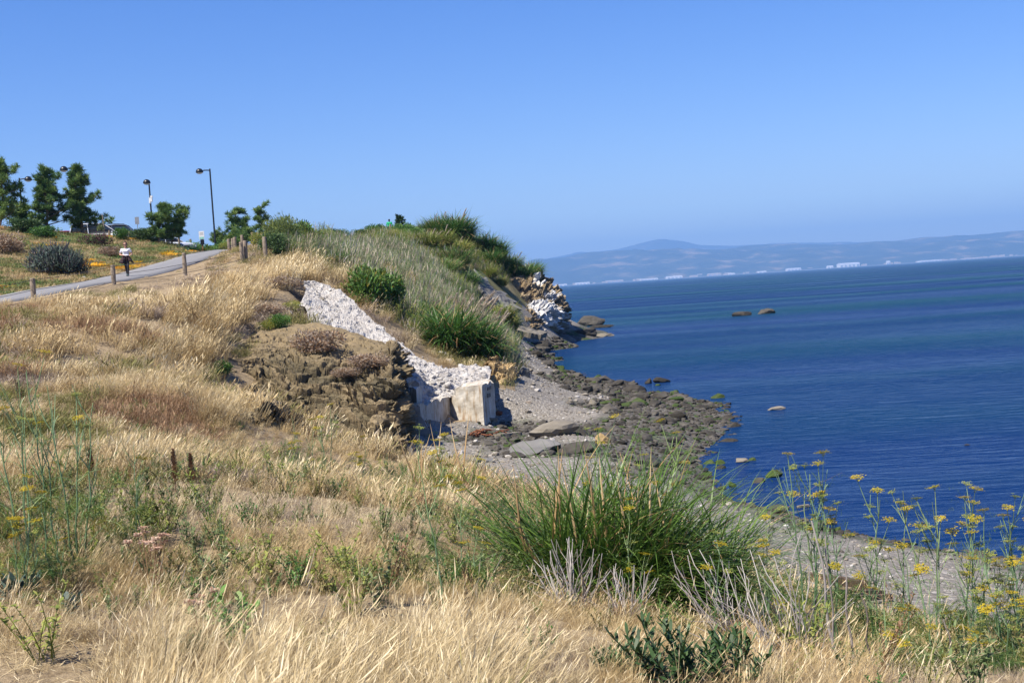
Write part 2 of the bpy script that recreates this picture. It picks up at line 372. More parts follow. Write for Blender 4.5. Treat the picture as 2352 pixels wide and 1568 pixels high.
SC_ROWS = [
    [(695, 652, 58), (728, 652, 58.5), (775, 668, 58.3), (830, 718, 57.5), (890, 760, 56.5), (950, 812, 55.2), (1010, 850, 54.2), (1070, 848, 55.5), (1128, 855, 56)],
    [(700, 672, 57), (745, 700, 56.6), (790, 730, 55.6), (845, 775, 54.3), (900, 808, 53), (950, 842, 52.4), (1000, 868, 52.2), (1060, 868, 53), (1125, 868, 53.6)],
    [(690, 698, 55.8), (735, 732, 54.8), (790, 774, 53), (850, 802, 51.5), (905, 822, 50.3), (945, 868, 50), (985, 885, 51), (1050, 886, 51.7), (1118, 884, 52)],
    [(688, 708, 55), (735, 750, 53.9), (800, 795, 51.5), (870, 822, 49.7), (925, 860, 48.9), (946, 925, 48.6), (985, 922, 49.9), (1048, 915, 51.3), (1112, 910, 51.7)]]
def rows_of(rows): return [[P(*p) for p in r] for r in rows]
def carve(g, drop, zmin=0.25):
    nz = np.abs(normals(g)[..., 2]); ok = nz > zmin; q = g[ok]
    for dx in (0, 1):
        for dy in (0, 1):
            i = np.clip(np.floor((q[:, 0] - GX[0]) / 0.5).astype(int) + dx, 0, len(GX) - 1); j = np.clip(np.floor((q[:, 1] - GY[0]) / 0.5).astype(int) + dy, 0, len(GY) - 1)
            np.minimum.at(HZ, (j, i), q[:, 2] - drop)
for r in OUT_ROWS:                              # the left end of the outcrop grows out of the slope
    for k, w in ((0, 1.0), (1, 1.0), (2, .6)):
        u, v, Y = r[k]; y_ = min(Y, hit(u, v)[1] - .12); r[k] = (u, v, Y + (y_ - Y) * w)
    r[6] = (r[6][0] - 16, r[6][1], r[6][2]); r[7] = (r[7][0] - 20, r[7][1], r[7][2])
for k, w in ((0, 1.0), (1, .9), (2, .5)):
    for r in SC_ROWS[2:]:
        u, v, Y = r[k]; y_ = min(Y, hit(u, v)[1] - .12); r[k] = (u, v, Y + (y_ - Y) * w)
carve(patch(rows_of(SC_ROWS), 60, 120), 0.2)
carve(patch([r[2:] for r in rows_of(OUT_ROWS)[:5]], 80, 120), 0.35)
_yard = [tuple(P(*p)[:2]) for p in [(950, 985, 45.6), (1000, 950, 49.6), (1037, 940, 51.8), (1060, 940, 52.2), (1112, 940, 52.2), (1140, 940, 54), (1180, 960, 52), (1150, 1010, 44), (1000, 1020, 42), (958, 1010, 42.5)]]
HZ = np.where(inpoly(gxx, gyy, _yard), np.minimum(HZ, 1.0), HZ)
HZ = HZ - 0.75 * sstep(99.5, 103, gyy) * sstep(-21, -24, gxx) * sstep(150, 130, gyy)
_far = sstep(15, 40, gyy)
HZ = HZ + 0.10 * _far * fbm(gxx * 0.35, gyy * 0.35, 0, 4, 3) * sstep(1.3, 4, pd_)
# step of the parked-car plateau kept level; sea floor never above the water off the shore
HZ = np.where((gxx > 14 + 0.16 * np.maximum(gyy, 0)) & (gyy > 75), np.minimum(HZ, -0.4), HZ)
HZ = np.where((gxx > 11.5) & (gyy > 149), np.minimum(HZ, -0.5), HZ)
def at(u, Y):
    """ground point at photo column u, distance Y (iterates so that the foot of a thing stands in that column)"""
    v = 700.0
    for _ in range(12):
        p = P(u, v, Y); z = float(gz(p[0], p[1])); _, v = proj(np.array([p[0], p[1], z]))
    p[2] = z; return p

BEACH = [tuple(P(*p)[:2]) for p in [(2900, 1450, 14.5), (2352, 1455, 13.8), (2150, 1450, 13.8), (1950, 1430, 14.4), (1700, 1335, 17.5), (1400, 1200, 22.5), (1150, 1110, 28), (1000, 1070, 31), (860, 1075, 31.5), (740, 1020, 36),
         (850, 1025, 38.5), (955, 1035, 42.5), (955, 985, 47), (1090, 965, 51.5), (1150, 955, 54), (1178, 900, 60), (1178, 850, 75), (1168, 805, 95), (1150, 780, 108), (1200, 750, 125), (1250, 758, 139), (1300, 745, 147), (1300, 740, 165)]] + [(60, 190), (60, -14), (24, -14), (14, 4), (9, 11.5)]
def is_beach(x, y):
    w = 0.5 * fbm(np.asarray(x) * 0.8, np.asarray(y) * 0.8, 0, 3, 11)
    return inpoly(np.asarray(x) + w, np.asarray(y) + w, BEACH)
def shore_tone(z): return z

# graded terrain mesh: fine near the camera, coarser far away
ys = np.concatenate([np.arange(-13, 3, 1.0), np.arange(3, 25, 0.3), np.arange(25, 70, 0.35), np.arange(70, 150, 0.5), np.arange(150, 189, 1.5)])
xs = np.arange(-74, 44.6, 0.4)
tx, ty = np.meshgrid(xs, ys); tz = gz(tx, ty)
TV = np.stack([tx, ty, tz], -1).reshape(-1, 3)
TQ = grid_quads(len(ys), len(xs))
qc = TV[TQ].mean(1); bm_ = is_beach(qc[:, 0], qc[:, 1])
deep = TV[TQ][:, :, 2].max(1) < -1.6
def sub_mesh(name, mask, mat, tone, dz=None):
    q = TQ[mask]; used, inv = np.unique(q, return_inverse=True); v = TV[used].copy()
    if dz is not None: v[:, 2] += dz(v[:, 0], v[:, 1], v[:, 2])
    b = MB(); b.add(v, inv.reshape(-1, 4), tone=tone(v)); o = b.obj(name, mat, smooth=True); tag(o, kind='structure'); return o

# ---- soil and dry thatch
def soil_mat():
    m, n, l = nt_new('thatch_soil')
    b = n.new('ShaderNodeBsdfPrincipled'); b.inputs['Roughness'].default_value = 0.95; b.inputs['Specular IOR Level'].default_value = 0.1
    g = n.new('ShaderNodeNewGeometry')
    a = n.new('ShaderNodeTexNoise'); a.inputs['Scale'].default_value = 0.55; a.inputs['Detail'].default_value = 9; a.inputs['Roughness'].default_value = 0.7
    f = n.new('ShaderNodeTexNoise'); f.inputs['Scale'].default_value = 14; f.inputs['Detail'].default_value = 6; f.inputs['Roughness'].default_value = 0.75
    for q in (a, f): l.new(g.outputs['Position'], q.inputs['Vector'])
    r1 = ramp(n, [(0.3, (0.19, 0.15, 0.10)), (0.5, (0.31, 0.25, 0.165)), (0.7, (0.40, 0.325, 0.215))]); l.new(a.outputs[0], r1.inputs[0])
    r2 = ramp(n, [(0.3, (0.075, 0.10, 0.03)), (0.55, (0.13, 0.155, 0.05)), (0.72, (0.27, 0.22, 0.11))]); l.new(a.outputs[0], r2.inputs[0])
    r3 = ramp(n, [(0.35, (0.55, 0.5, 0.45)), (0.65, (1.15, 1.1, 1.05))]); l.new(f.outputs[0], r3.inputs[0])
    att = n.new('ShaderNodeAttribute'); att.attribute_name = 'tone'
    mx = n.new('ShaderNodeMix'); mx.data_type = 'RGBA'; l.new(att.outputs['Fac'], mx.inputs['Factor']); l.new(r1.outputs[0], mx.inputs['A']); l.new(r2.outputs[0], mx.inputs['B'])
    mu = n.new('ShaderNodeMix'); mu.data_type = 'RGBA'; mu.blend_type = 'MULTIPLY'; mu.inputs['Factor'].default_value = 1
    l.new(mx.outputs['Result'], mu.inputs['A']); l.new(r3.outputs[0], mu.inputs['B']); l.new(mu.outputs['Result'], b.inputs['Base Color'])
    bp = n.new('ShaderNodeBump'); bp.inputs['Strength'].default_value = 0.8; bp.inputs['Distance'].default_value = 0.06; l.new(f.outputs[0], bp.inputs['Height']); l.new(bp.outputs[0], b.inputs['Normal'])
    o = n.new('ShaderNodeOutputMaterial'); l.new(b.outputs[0], o.inputs[0]); return m
def green_amount(x, y):
    """how green the ground cover is: the bank behind the path and the spur are greener than the dry slope"""
    d, _, s = path_near(x, y)
    bank = sstep(0.5, 2.5, d) * (s > 0) * (0.45 + 0.5 * fbm(np.asarray(x) * 0.22, np.asarray(y) * 0.22, 0, 3, 5))
    spur = sstep(62, 75, np.asarray(y) + 0 * np.asarray(x)) * (s < 0) * (np.asarray(x) > -14) * (0.62 + 0.35 * fbm(np.asarray(x) * 0.2, np.asarray(y) * 0.2, 0, 3, 6))
    return np.clip(bank + spur, 0, 1)
ground = sub_mesh('ground', ~bm_ & ~deep, soil_mat(), lambda v: green_amount(v[:, 0], v[:, 1]),
                  lambda x, y, z: 0.03 * fbm(x * 2.1, y * 2.1, 0, 3, 9) * sstep(1.6, 2.6, path_near(x, y)[0]) - 0.04 * (1 - sstep(1.5, 1.8, path_near(x, y)[0])))
def beach_mat():
    m, n, l = nt_new('shingle')
    b = n.new('ShaderNodeBsdfPrincipled'); b.inputs['Roughness'].default_value = 0.85; b.inputs['Specular IOR Level'].default_value = 0.25
    g = n.new('ShaderNodeNewGeometry')
    vo = n.new('ShaderNodeTexVoronoi'); vo.inputs['Scale'].default_value = 11; vo.inputs['Randomness'].default_value = 1
    v2 = n.new('ShaderNodeTexVoronoi'); v2.inputs['Scale'].default_value = 34
    a = n.new('ShaderNodeTexNoise'); a.inputs['Scale'].default_value = 0.6; a.inputs['Detail'].default_value = 6
    for q in (vo, v2, a): l.new(g.outputs['Position'], q.inputs['Vector'])
    r1 = ramp(n, [(0.0, (0.09, 0.08, 0.066)), (0.35, (0.165, 0.148, 0.122)), (0.6, (0.235, 0.212, 0.175)), (0.85, (0.115, 0.115, 0.112)), (1.0, (0.46, 0.43, 0.39))])
    sp = n.new('ShaderNodeSeparateColor'); l.new(vo.outputs['Color'], sp.inputs[0]); l.new(sp.outputs[0], r1.inputs[0])
    r1b = ramp(n, [(0.0, (0.13, 0.115, 0.095)), (0.6, (0.225, 0.20, 0.168)), (1.0, (0.36, 0.33, 0.285))])
    s2 = n.new('ShaderNodeSeparateColor'); l.new(v2.outputs['Color'], s2.inputs[0]); l.new(s2.outputs[1], r1b.inputs[0])
    mm = n.new('ShaderNodeMix'); mm.data_type = 'RGBA'; mm.inputs['Factor'].default_value = 0.5; l.new(r1.outputs[0], mm.inputs['A']); l.new(r1b.outputs[0], mm.inputs['B'])
    r2 = ramp(n, [(0.0, (0.045, 0.042, 0.036)), (0.5, (0.09, 0.08, 0.066)), (0.8, (0.12, 0.11, 0.095)), (1.0, (0.15, 0.14, 0.12))]); l.new(sp.outputs[1], r2.inputs[0])
    r3 = ramp(n, [(0.52, (1, 1, 1)), (0.62, (0.45, 0.75, 0.28))]); l.new(a.outputs[0], r3.inputs[0])
    mg = n.new('ShaderNodeMix'); mg.data_type = 'RGBA'; mg.blend_type = 'MULTIPLY'; mg.inputs['Factor'].default_value = 1; l.new(r2.outputs[0], mg.inputs['A']); l.new(r3.outputs[0], mg.inputs['B'])
    att = n.new('ShaderNodeAttribute'); att.attribute_name = 'tone'
    mx = n.new('ShaderNodeMix'); mx.data_type = 'RGBA'; l.new(att.outputs['Fac'], mx.inputs['Factor']); l.new(mm.outputs['Result'], mx.inputs['A']); l.new(mg.outputs['Result'], mx.inputs['B'])
    l.new(mx.outputs['Result'], b.inputs['Base Color'])
    bp = n.new('ShaderNodeBump'); bp.invert = True; bp.inputs['Strength'].default_value = 0.9; bp.inputs['Distance'].default_value = 0.05; l.new(vo.outputs['Distance'], bp.inputs['Height']); l.new(bp.outputs[0], b.inputs['Normal'])
    o = n.new('ShaderNodeOutputMaterial'); l.new(b.outputs[0], o.inputs[0]); return m
def tide(x, y, z):
    """1 on the dark, weedy tidal stones, 0 on the pale dry shingle"""
    w = 0.22 * fbm(np.asarray(x) * 0.4, np.asarray(y) * 0.4, 0, 3, 21)
    lim = 0.35 + 0.42 * sstep(28, 44, np.asarray(y)) + 0.35 * sstep(75, 95, np.asarray(y))
    return sstep(lim + 0.12, lim - 0.12, np.asarray(z) + w)
beach = sub_mesh('beach', bm_ & ~deep, beach_mat(), lambda v: tide(v[:, 0], v[:, 1], v[:, 2]))

# ---- water
def water_mat():
    m, n, l = nt_new('bay_water')
    g = n.new('ShaderNodeNewGeometry')
    def nz(sc, det, sx=1, sy=1, rough=0.55):
        mp = n.new('ShaderNodeMapping'); mp.inputs['Scale'].default_value = (sx, sy, 1); mp.inputs['Rotation'].default_value = (0, 0, R_(18)); l.new(g.outputs['Position'], mp.inputs['Vector'])
        t = n.new('ShaderNodeTexNoise'); t.inputs['Scale'].default_value = sc; t.inputs['Detail'].default_value = det; t.inputs['Roughness'].default_value = rough; l.new(mp.outputs[0], t.inputs['Vector']); return t
    w1 = nz(1.6, 5, 0.36, 1.2); w1.inputs['Distortion'].default_value = 0.7; w2 = nz(0.34, 3, 0.4, 1.0); big = nz(0.014, 4, 0.3, 1.0)
    b1 = n.new('ShaderNodeBump'); b1.inputs['Distance'].default_value = 0.5
    gust = nz(0.03, 3, 0.35, 1.0); gr = n.new('ShaderNodeMapRange'); gr.inputs['From Min'].default_value = 0.38; gr.inputs['From Max'].default_value = 0.60; gr.inputs['To Min'].default_value = 0.30; gr.inputs['To Max'].default_value = 1.0
    l.new(gust.outputs[0], gr.inputs['Value']); l.new(gr.outputs['Result'], b1.inputs['Strength'])
    b2 = n.new('ShaderNodeBump'); b2.inputs['Strength'].default_value = 1.0; b2.inputs['Distance'].default_value = 0.7
    l.new(w1.outputs[0], b1.inputs['Height']); l.new(w2.outputs[0], b2.inputs['Height']); l.new(b2.outputs[0], b1.inputs['Normal'])
    r = ramp(n, [(0.40, (0.003, 0.020, 0.084)), (0.5, (0.003, 0.029, 0.074)), (0.60, (0.004, 0.041, 0.060))]); l.new(big.outputs[0], r.inputs[0])
    # wind-roughened water: the body colour, with a sky sheen that never rises to a mirror because wave faces tilt towards the eye
    df = n.new('ShaderNodeBsdfDiffuse'); l.new(r.outputs[0], df.inputs['Color']); gl = n.new('ShaderNodeBsdfGlossy'); gl.inputs['Roughness'].default_value = 0.18; gl.inputs['Color'].default_value = (1, 1, 1, 1)
    l.new(b1.outputs[0], gl.inputs['Normal']); lw = n.new('ShaderNodeLayerWeight'); lw.inputs['Blend'].default_value = 0.5; l.new(b1.outputs[0], lw.inputs['Normal'])
    pw = n.new('ShaderNodeMath'); pw.operation = 'POWER'; pw.inputs[1].default_value = 7.0; l.new(lw.outputs['Facing'], pw.inputs[0])
    mr = n.new('ShaderNodeMath'); mr.operation = 'MULTIPLY_ADD'; mr.inputs[1].default_value = 0.42; mr.inputs[2].default_value = 0.01; l.new(pw.outputs[0], mr.inputs[0])
    mx = n.new('ShaderNodeMixShader'); l.new(mr.outputs[0], mx.inputs[0]); l.new(df.outputs[0], mx.inputs[1]); l.new(gl.outputs[0], mx.inputs[2])
    o = n.new('ShaderNodeOutputMaterial'); l.new(mx.outputs[0], o.inputs[0]); return m
b = MB()
yy = np.concatenate([[-14], np.arange(0, 200, 20), [300, 600, 1500, 4000, 9000, 14600]]); xx_ = np.array([-1.0, -0.7, -0.4, -0.2, 0, 0.2, 0.4, 0.7, 1.0])
wv = np.array([[x * max(260, y * 1.3), y, 0.0] for y in yy for x in xx_]); b.add(wv, grid_quads(len(yy), len(xx_)))
water = b.obj('water', water_mat(), smooth=True); tag(water, kind='structure')

# ---- path
pathv = []
for k in range(len(PATH_S)):
    d = PATH_S[min(k + 1, len(PATH_S) - 1)] - PATH_S[max(k - 1, 0)]; nrm = np.array([d[1], -d[0], 0]); nrm /= np.linalg.norm(nrm)
    for w, dz in ((-1.42, -0.14), (-1.38, 0.0), (-0.6, 0.015), (0, 0.02), (0.6, 0.015), (1.38, 0.0), (1.42, -0.14)): pathv.append(PATH_S[k] + nrm * w + np.array([0, 0, dz + 0.03]))
b = MB(); b.add(pathv, grid_quads(len(PATH_S), 7))
path = b.obj('path', solid('asphalt_pale', (0.20, 0.198, 0.20), 0.9, var=0.12, scale=3.0, bump=0.2, spec=0.2), smooth=True); tag(path, kind='structure')

# ---- far shore: ridges across the bay
def hills():
    m, n, l = nt_new('far_hills')
    g = n.new('ShaderNodeNewGeometry'); a = n.new('ShaderNodeTexNoise'); a.inputs['Scale'].default_value = 0.0024; a.inputs['Detail'].default_value = 8; a.inputs['Roughness'].default_value = 0.62
    l.new(g.outputs['Position'], a.inputs['Vector'])
    r = ramp(n, [(0.44, (0.025, 0.04, 0.03)), (0.56, (0.05, 0.06, 0.04)), (0.64, (0.20, 0.155, 0.10)), (0.75, (0.30, 0.24, 0.16))]); l.new(a.outputs[0], r.inputs[0])
    bs = n.new('ShaderNodeBsdfPrincipled'); bs.inputs['Roughness'].default_value = 1; bs.inputs['Specular IOR Level'].default_value = 0; l.new(r.outputs[0], bs.inputs['Base Color'])
    o = n.new('ShaderNodeOutputMaterial'); l.new(bs.outputs[0], o.inputs[0])
    def ridge(name, prof, Y, depth, seed, rough):
        us = np.array([p[0] for p in prof], float); vs_ = np.array([p[1] for p in prof], float)
        top = np.array([P(u, v, Y) for u, v in zip(us, vs_)]); xs_ = np.linspace(top[0, 0], top[-1, 0], 420); zt = np.interp(xs_, top[:, 0], top[:, 2])
        rows = []
        for k, f in enumerate(np.linspace(0, 1, 26)):
            prof_z = zt * (np.sin(f * math.pi / 2) ** 0.8)
            nz = fbm(xs_ / 700.0, np.full_like(xs_, f * 3.2 + seed), 0, 5, seed) * rough * zt * (4 * f * (1 - f) + 0.12 * f)
            rows.append(np.stack([xs_, np.full_like(xs_, Y - depth * (1 - f)), np.maximum(prof_z + nz, 0) - 1.0 * (k == 0)], -1))
        rows.append(np.stack([xs_, np.full_like(xs_, Y + depth * 0.6), np.full_like(xs_, -1.0)], -1))
        bb = MB(); bb.add(np.concatenate(rows), grid_quads(len(rows), len(xs_))); o = bb.obj(name, m, smooth=True); tag(o, kind='structure'); return o
    ridge('hills', [(600, 648), (900, 640), (1100, 628), (1225, 598), (1300, 592), (1430, 582), (1560, 574), (1650, 572), (1760, 565), (1850, 566), (1950, 560), (2040, 555), (2100, 549), (2180, 547), (2260, 541), (2290, 540), (2352, 545), (2500, 535), (2800, 560)], 18500, 4200, 31, 0.16)
    ridge('hills', [(500, 660), (900, 640), (1225, 600), (1300, 587), (1370, 578), (1420, 572), (1460, 561), (1492, 553), (1522, 549), (1545, 552), (1575, 558), (1600, 563), (1680, 564), (1760, 561), (1850, 560), (1930, 557), (2000, 557), (2100, 552), (2400, 540), (2800, 540)], 25000, 3000, 47, 0.10)
hills()
# low land on the far side, where the sheds stand
b = MB(); lx = np.linspace(-9000, 9500, 60)
b.add(np.concatenate([np.stack([lx, np.full(60, y) + 200 * fbm(lx / 900, 0.5, 0, 3, 4), np.full(60, z)], -1) for y, z in ((13900, -1.0), (13950, 2.0), (14600, 8.0), (15400, 10.0))]), grid_quads(4, 60))
tag(b.obj('shore', rocky('far_land', [(0.3, (0.08, 0.09, 0.06)), (0.7, (0.3, 0.25, 0.18))], 0.004, 0.0), smooth=True), kind='structure')

# ================================================================== ROCK, SCREE, RUIN
import bmesh
def ico(sub):
    bmx = bmesh.new(); bmesh.ops.create_icosphere(bmx, subdivisions=sub, radius=1.0)
    v = np.array([x.co[:] for x in bmx.verts]); f = np.array([[y.index for y in x.verts] for x in bmx.faces]); bmx.free(); return v, f
ICO = {k: ico(k) for k in (1, 2, 3, 4)}
def stone_pts(seed, sub=2, facets=11, rough=0.05):
    """a broken stone: a ball cut by random planes, with a rough skin"""
    v, f = ICO[sub]; rg = np.random.default_rng(seed)
    nn = rg.normal(size=(facets, 3)); nn /= np.linalg.norm(nn, axis=1, keepdims=True); dd = rg.uniform(0.55, 0.95, facets)
    c = v @ nn.T; r = np.where(c > 0.05, dd[None] / np.maximum(c, 0.05), 9).min(1); r = np.minimum(r, 1.15)
    r = r * (1 + rough * fbm(v[:, 0] * 2.2 + seed, v[:, 1] * 2.2, v[:, 2] * 2.2, 3, seed)); return v * r[:, None], f
def stone_mesh(name, seed, mat, sub=2, facets=11, rough=0.05, smooth=False):
    v, f = stone_pts(seed, sub, facets, rough); b = MB(); b.add(v, tris=f, tone=0.5 + 0.25 * fbm(v[:, 0] * 3, v[:, 1] * 3, v[:, 2] * 3, 2, seed)); return b.mesh(name, mat, smooth)

M_OUT = rocky('tan_shale', [(0.2, (0.060, 0.050, 0.030)), (0.40, (0.125, 0.102, 0.060)), (0.58, (0.22, 0.168, 0.096)), (0.85, (0.34, 0.262, 0.156))], 1.1, 0.8, fine=5.5, dist=0.12, tone_mix=0.6)
M_WHITE = rocky('white_scree', [(0.25, (0.186, 0.166, 0.145)), (0.42, (0.332, 0.307, 0.280)), (0.6, (0.437, 0.417, 0.388)), (0.85, (0.535, 0.518, 0.494))], 1.3, 0.5, fine=11, dist=0.04, tone_mix=0.4)
M_CLIFF = rocky('guano_cliff', [(0.12, (0.12, 0.088, 0.05)), (0.36, (0.23, 0.17, 0.10)), (0.52, (0.33, 0.26, 0.165)), (0.60, (0.50, 0.47, 0.42)), (0.8, (0.64, 0.625, 0.60))], 0.9, 0.9, fine=2.2, dist=0.3, tone_mix=0.75)
M_BROWN = rocky('brown_bank', [(0.2, (0.20, 0.13, 0.06)), (0.5, (0.36, 0.25, 0.12)), (0.8, (0.48, 0.36, 0.2))], 1.2, 0.8, fine=4, dist=0.14)
M_STONE = rocky('beach_stone', [(0.15, (0.070, 0.066, 0.064)), (0.4, (0.143, 0.123, 0.098)), (0.62, (0.221, 0.193, 0.152)), (0.8, (0.287, 0.262, 0.230)), (0.95, (0.508, 0.484, 0.443))], 3.0, 0.4, fine=14, dist=0.02, tone_mix=0.3, rnd=0.75)
M_DARK = rocky('tidal_stone', [(0.2, (0.025, 0.023, 0.019)), (0.5, (0.054, 0.048, 0.040)), (0.72, (0.086, 0.078, 0.065)), (0.9, (0.137, 0.122, 0.104))], 3.0, 0.5, fine=12, dist=0.03, tone_mix=0.3, rnd=0.5)
M_ALGAE = rocky('algae_stone', [(0.2, (0.022, 0.041, 0.009)), (0.5, (0.041, 0.064, 0.015)), (0.8, (0.098, 0.090, 0.060))], 3.0, 0.5, fine=12, dist=0.03, tone_mix=0.3)
M_SLAB = rocky('grey_slab', [(0.2, (0.088, 0.085, 0.082)), (0.5, (0.150, 0.146, 0.139)), (0.75, (0.197, 0.190, 0.180)), (0.95, (0.340, 0.326, 0.306))], 0.9, 0.5, fine=3, dist=0.1)
M_PALE = rocky('pale_slab', [(0.2, (0.126, 0.107, 0.082)), (0.5, (0.189, 0.167, 0.132)), (0.8, (0.264, 0.242, 0.207))], 1.6, 0.5, fine=7, dist=0.05)

_rows = rows_of
def rows_of(*rows): return _rows(rows)
def fracture(p, n, amp, sc, dip, seed):
    """broken rock: blocks of three sizes with flat faces, split along dipping beds"""
    x, y, z = p[..., 0], p[..., 1], p[..., 2]
    wx = fbm(x * .9 / sc, y * .9 / sc, z * .9 / sc, 3, seed) * .22 * sc; wz = fbm(x * .45 / sc + 7, y * .45 / sc, z * .45 / sc, 3, seed + 1) * .34 * sc
    X, Y, H = x + wx, y + wx, z + dip * x + wz
    a1, a2, c1 = cells(X / (2.4 * sc), Y / (2.4 * sc), H / (.66 * sc), seed); b1, b2, c2 = cells(X / (1.5 * sc), Y / (1.5 * sc), H / (.26 * sc), seed + 20); _, _, c3 = cells(X / (.55 * sc), Y / (.55 * sc), H / (.12 * sc), seed + 40)
    h = H / (.34 * sc); f = h - np.floor(h)
    d = .85 * (c1 - .5) + .65 * (c2 - .5) + .38 * (c3 - .5) - .45 * sstep(.07, 0, a2 - a1) - .22 * sstep(.06, 0, b2 - b1) + .14 * (.5 - f) + .10 * fbm(x * 5 / sc, y * 5 / sc, z * 5 / sc, 3, seed + 2) + .5 * fbm(x * .35 / sc, y * .35 / sc, z * .5 / sc, 2, seed + 3)
    band = vnoise(H / (.5 * sc), 3.1, 0, seed + 8)
    return p + n * (amp * d)[..., None], np.clip(.5 + .22 * band + .35 * (c2 - .5) + .3 * (c3 - .5) + .2 * (c1 - .5), 0, 1)
# ---- layered tan outcrop above the beach
g = patch(rows_of(*OUT_ROWS), 300, 420)
nn = normals(g)
if (nn[150, 200] @ np.array([0, -1, 0.3])) < 0: nn = -nn
edge = np.minimum(1, np.minimum(np.linspace(0, 9, 420)[None, :], np.linspace(0, 12, 300)[:, None]))
gd, tn = fracture(g, nn, 0.62, 0.8, 0.30, 61)
soil_top = sstep(0.42, 0.16, np.linspace(0, 1, 300))[:, None] * sstep(1.0, 0.55, np.linspace(0, 1, 420))[None, :]   # loose tan soil on the shoulder
gd = g + (gd - g) * (edge * (1 - 0.72 * soil_top))[..., None] + nn * (0.07 * fbm(g[..., 0] * 1.7, g[..., 1] * 1.7, g[..., 2] * 1.7, 4, 8) * soil_top)[..., None]
b = MB(); b.add(gd.reshape(-1, 3), grid_quads(300, 420), tone=np.clip((tn - .12) * (1 - soil_top) + .62 * soil_top, 0, 1).ravel())
outcrop = tag(b.obj('rock_outcrop', M_OUT, smooth=False), 'tan layered shale outcrop jutting over the beach beside the white scree', 'rock')
OUT_TOP = gd

# ---- white scree tongue and the rubble at its foot
g = patch(rows_of(*SC_ROWS), 110, 300); nn = normals(g)
if nn[50, 60, 2] < 0: nn = -nn
x, y, z = g[..., 0], g[..., 1], g[..., 2]
d1, d2, cid = cells(x * 7, y * 7, z * 7, 71)
_, _, cid2 = cells(x * 1.1, y * 1.1, z * 1.1, 75)
steep = sstep(0.75, 0.45, nn[..., 2])
disp = 0.03 * (cid - 0.5) + 0.03 * fbm(x * 9, y * 9, z * 9, 2, 79) + 0.07 * fbm(x * 2.5, y * 2.5, z * 2.5, 4, 73) + 0.20 * fbm(x * 0.6, y * 0.6, z * 0.6, 2, 74) + steep * 0.35 * (cid2 - 0.5)
SCREE = g + nn * disp[..., None]
b = MB(); b.add(SCREE.reshape(-1, 3), grid_quads(110, 300), tone=(0.5 + 0.5 * (cid - 0.5)).ravel())
scree = tag(b.obj('scree', M_WHITE), 'tongue of white rock scree running down the slope behind the tan outcrop', 'scree', kind='structure')
b = MB(); sv, sf = ICO[1]; rg = np.random.default_rng(5)
for k in range(3600):
    i, j = int(rg.uniform(0, 92)), int(rg.uniform(4, 290)); s = rg.uniform(0.012, 0.038) * (1 + 1.6 * (rg.random() < 0.05))
    q = sv[:12] * rg.uniform(0.5, 1.2, (len(sv), 1)) * np.array([1, rg.uniform(.6, 1), rg.uniform(.35, .8)]) * s
    a = rg.uniform(0, 6.28); ca, sa = math.cos(a), math.sin(a); q = q @ np.array([[ca, sa, 0], [-sa, ca, 0], [0, 0, 1]])
    b.add(q + SCREE[i, j] + nn[i, j] * s * 0.3, tris=sf, tone=rg.uniform(0.2, 0.95) * (0.4 if rg.random() < 0.1 else 1))
for k in range(900):                            # spill along both margins
    j = int(rg.uniform(4, 230)); i = 0 if rg.random() < .5 else 108; q0 = SCREE[i, j] + rg.normal(0, .55, 3); q0[2] = max(gz(q0[0], q0[1]), q0[2] - 9) + .01; s = rg.uniform(.015, .05)
    b.add(sv[:12] * rg.uniform(0.5, 1.2, (len(sv), 1)) * s + q0, tris=sf, tone=rg.uniform(0.1, 0.7))
tag(b.obj('scree_fragments', M_WHITE), 'small white stone fragments littering the scree', 'rubble', kind='stuff')

ST = [stone_mesh('stone', 100 + k, M_STONE, 2, 9 + k % 5) for k in range(7)]
SD = [stone_mesh('stone', 140 + k, M_DARK, 2, 9 + k % 5) for k in range(6)]
SW = [stone_mesh('stone', 170 + k, M_WHITE, 2, 8 + k % 4) for k in range(6)]
SA = [stone_mesh('stone', 190 + k, M_ALGAE, 3, 14, 0.08) for k in range(3)]
def put(name, me, parent, p, s, rz=None, tilt=0.25):
    return child(name, me, parent, p, (random.uniform(-tilt, tilt), random.uniform(-tilt, tilt), random.uniform(0, 6.28) if rz is None else rz), s)
# larger white lumps lying on the foot of the scree
for k in range(44):
    i, j = int(rg.uniform(2, 80)), int(205 + 90 * rg.random()); s = rg.uniform(0.05, 0.17)
    put('stone', SW[k % 6], scree, SCREE[i, j] + np.array([0, 0, s * 0.2]), (s * rg.uniform(1, 1.5), s, s * rg.uniform(.55, .9)))
for (u, v, w, Yd, mi) in [(1000, 745, 16, 62, 0), (965, 752, 18, 62, 1), (1010, 790, 14, 59, 2), (1022, 800, 16, 59, 3), (945, 745, 12, 63, 4), (985, 770, 14, 60, 1), (1030, 825, 14, 58, 5), (1060, 838, 12, 57, 0), (1090, 845, 16, 57, 2)]:
    p = P(u, v, Yd); p[2] = gz(p[0], p[1]); s = w / FPX * Yd * 0.5; put('stone', SW[mi], scree, p + np.array([0, 0, s * .3]), (s * 1.3, s, s * .7))
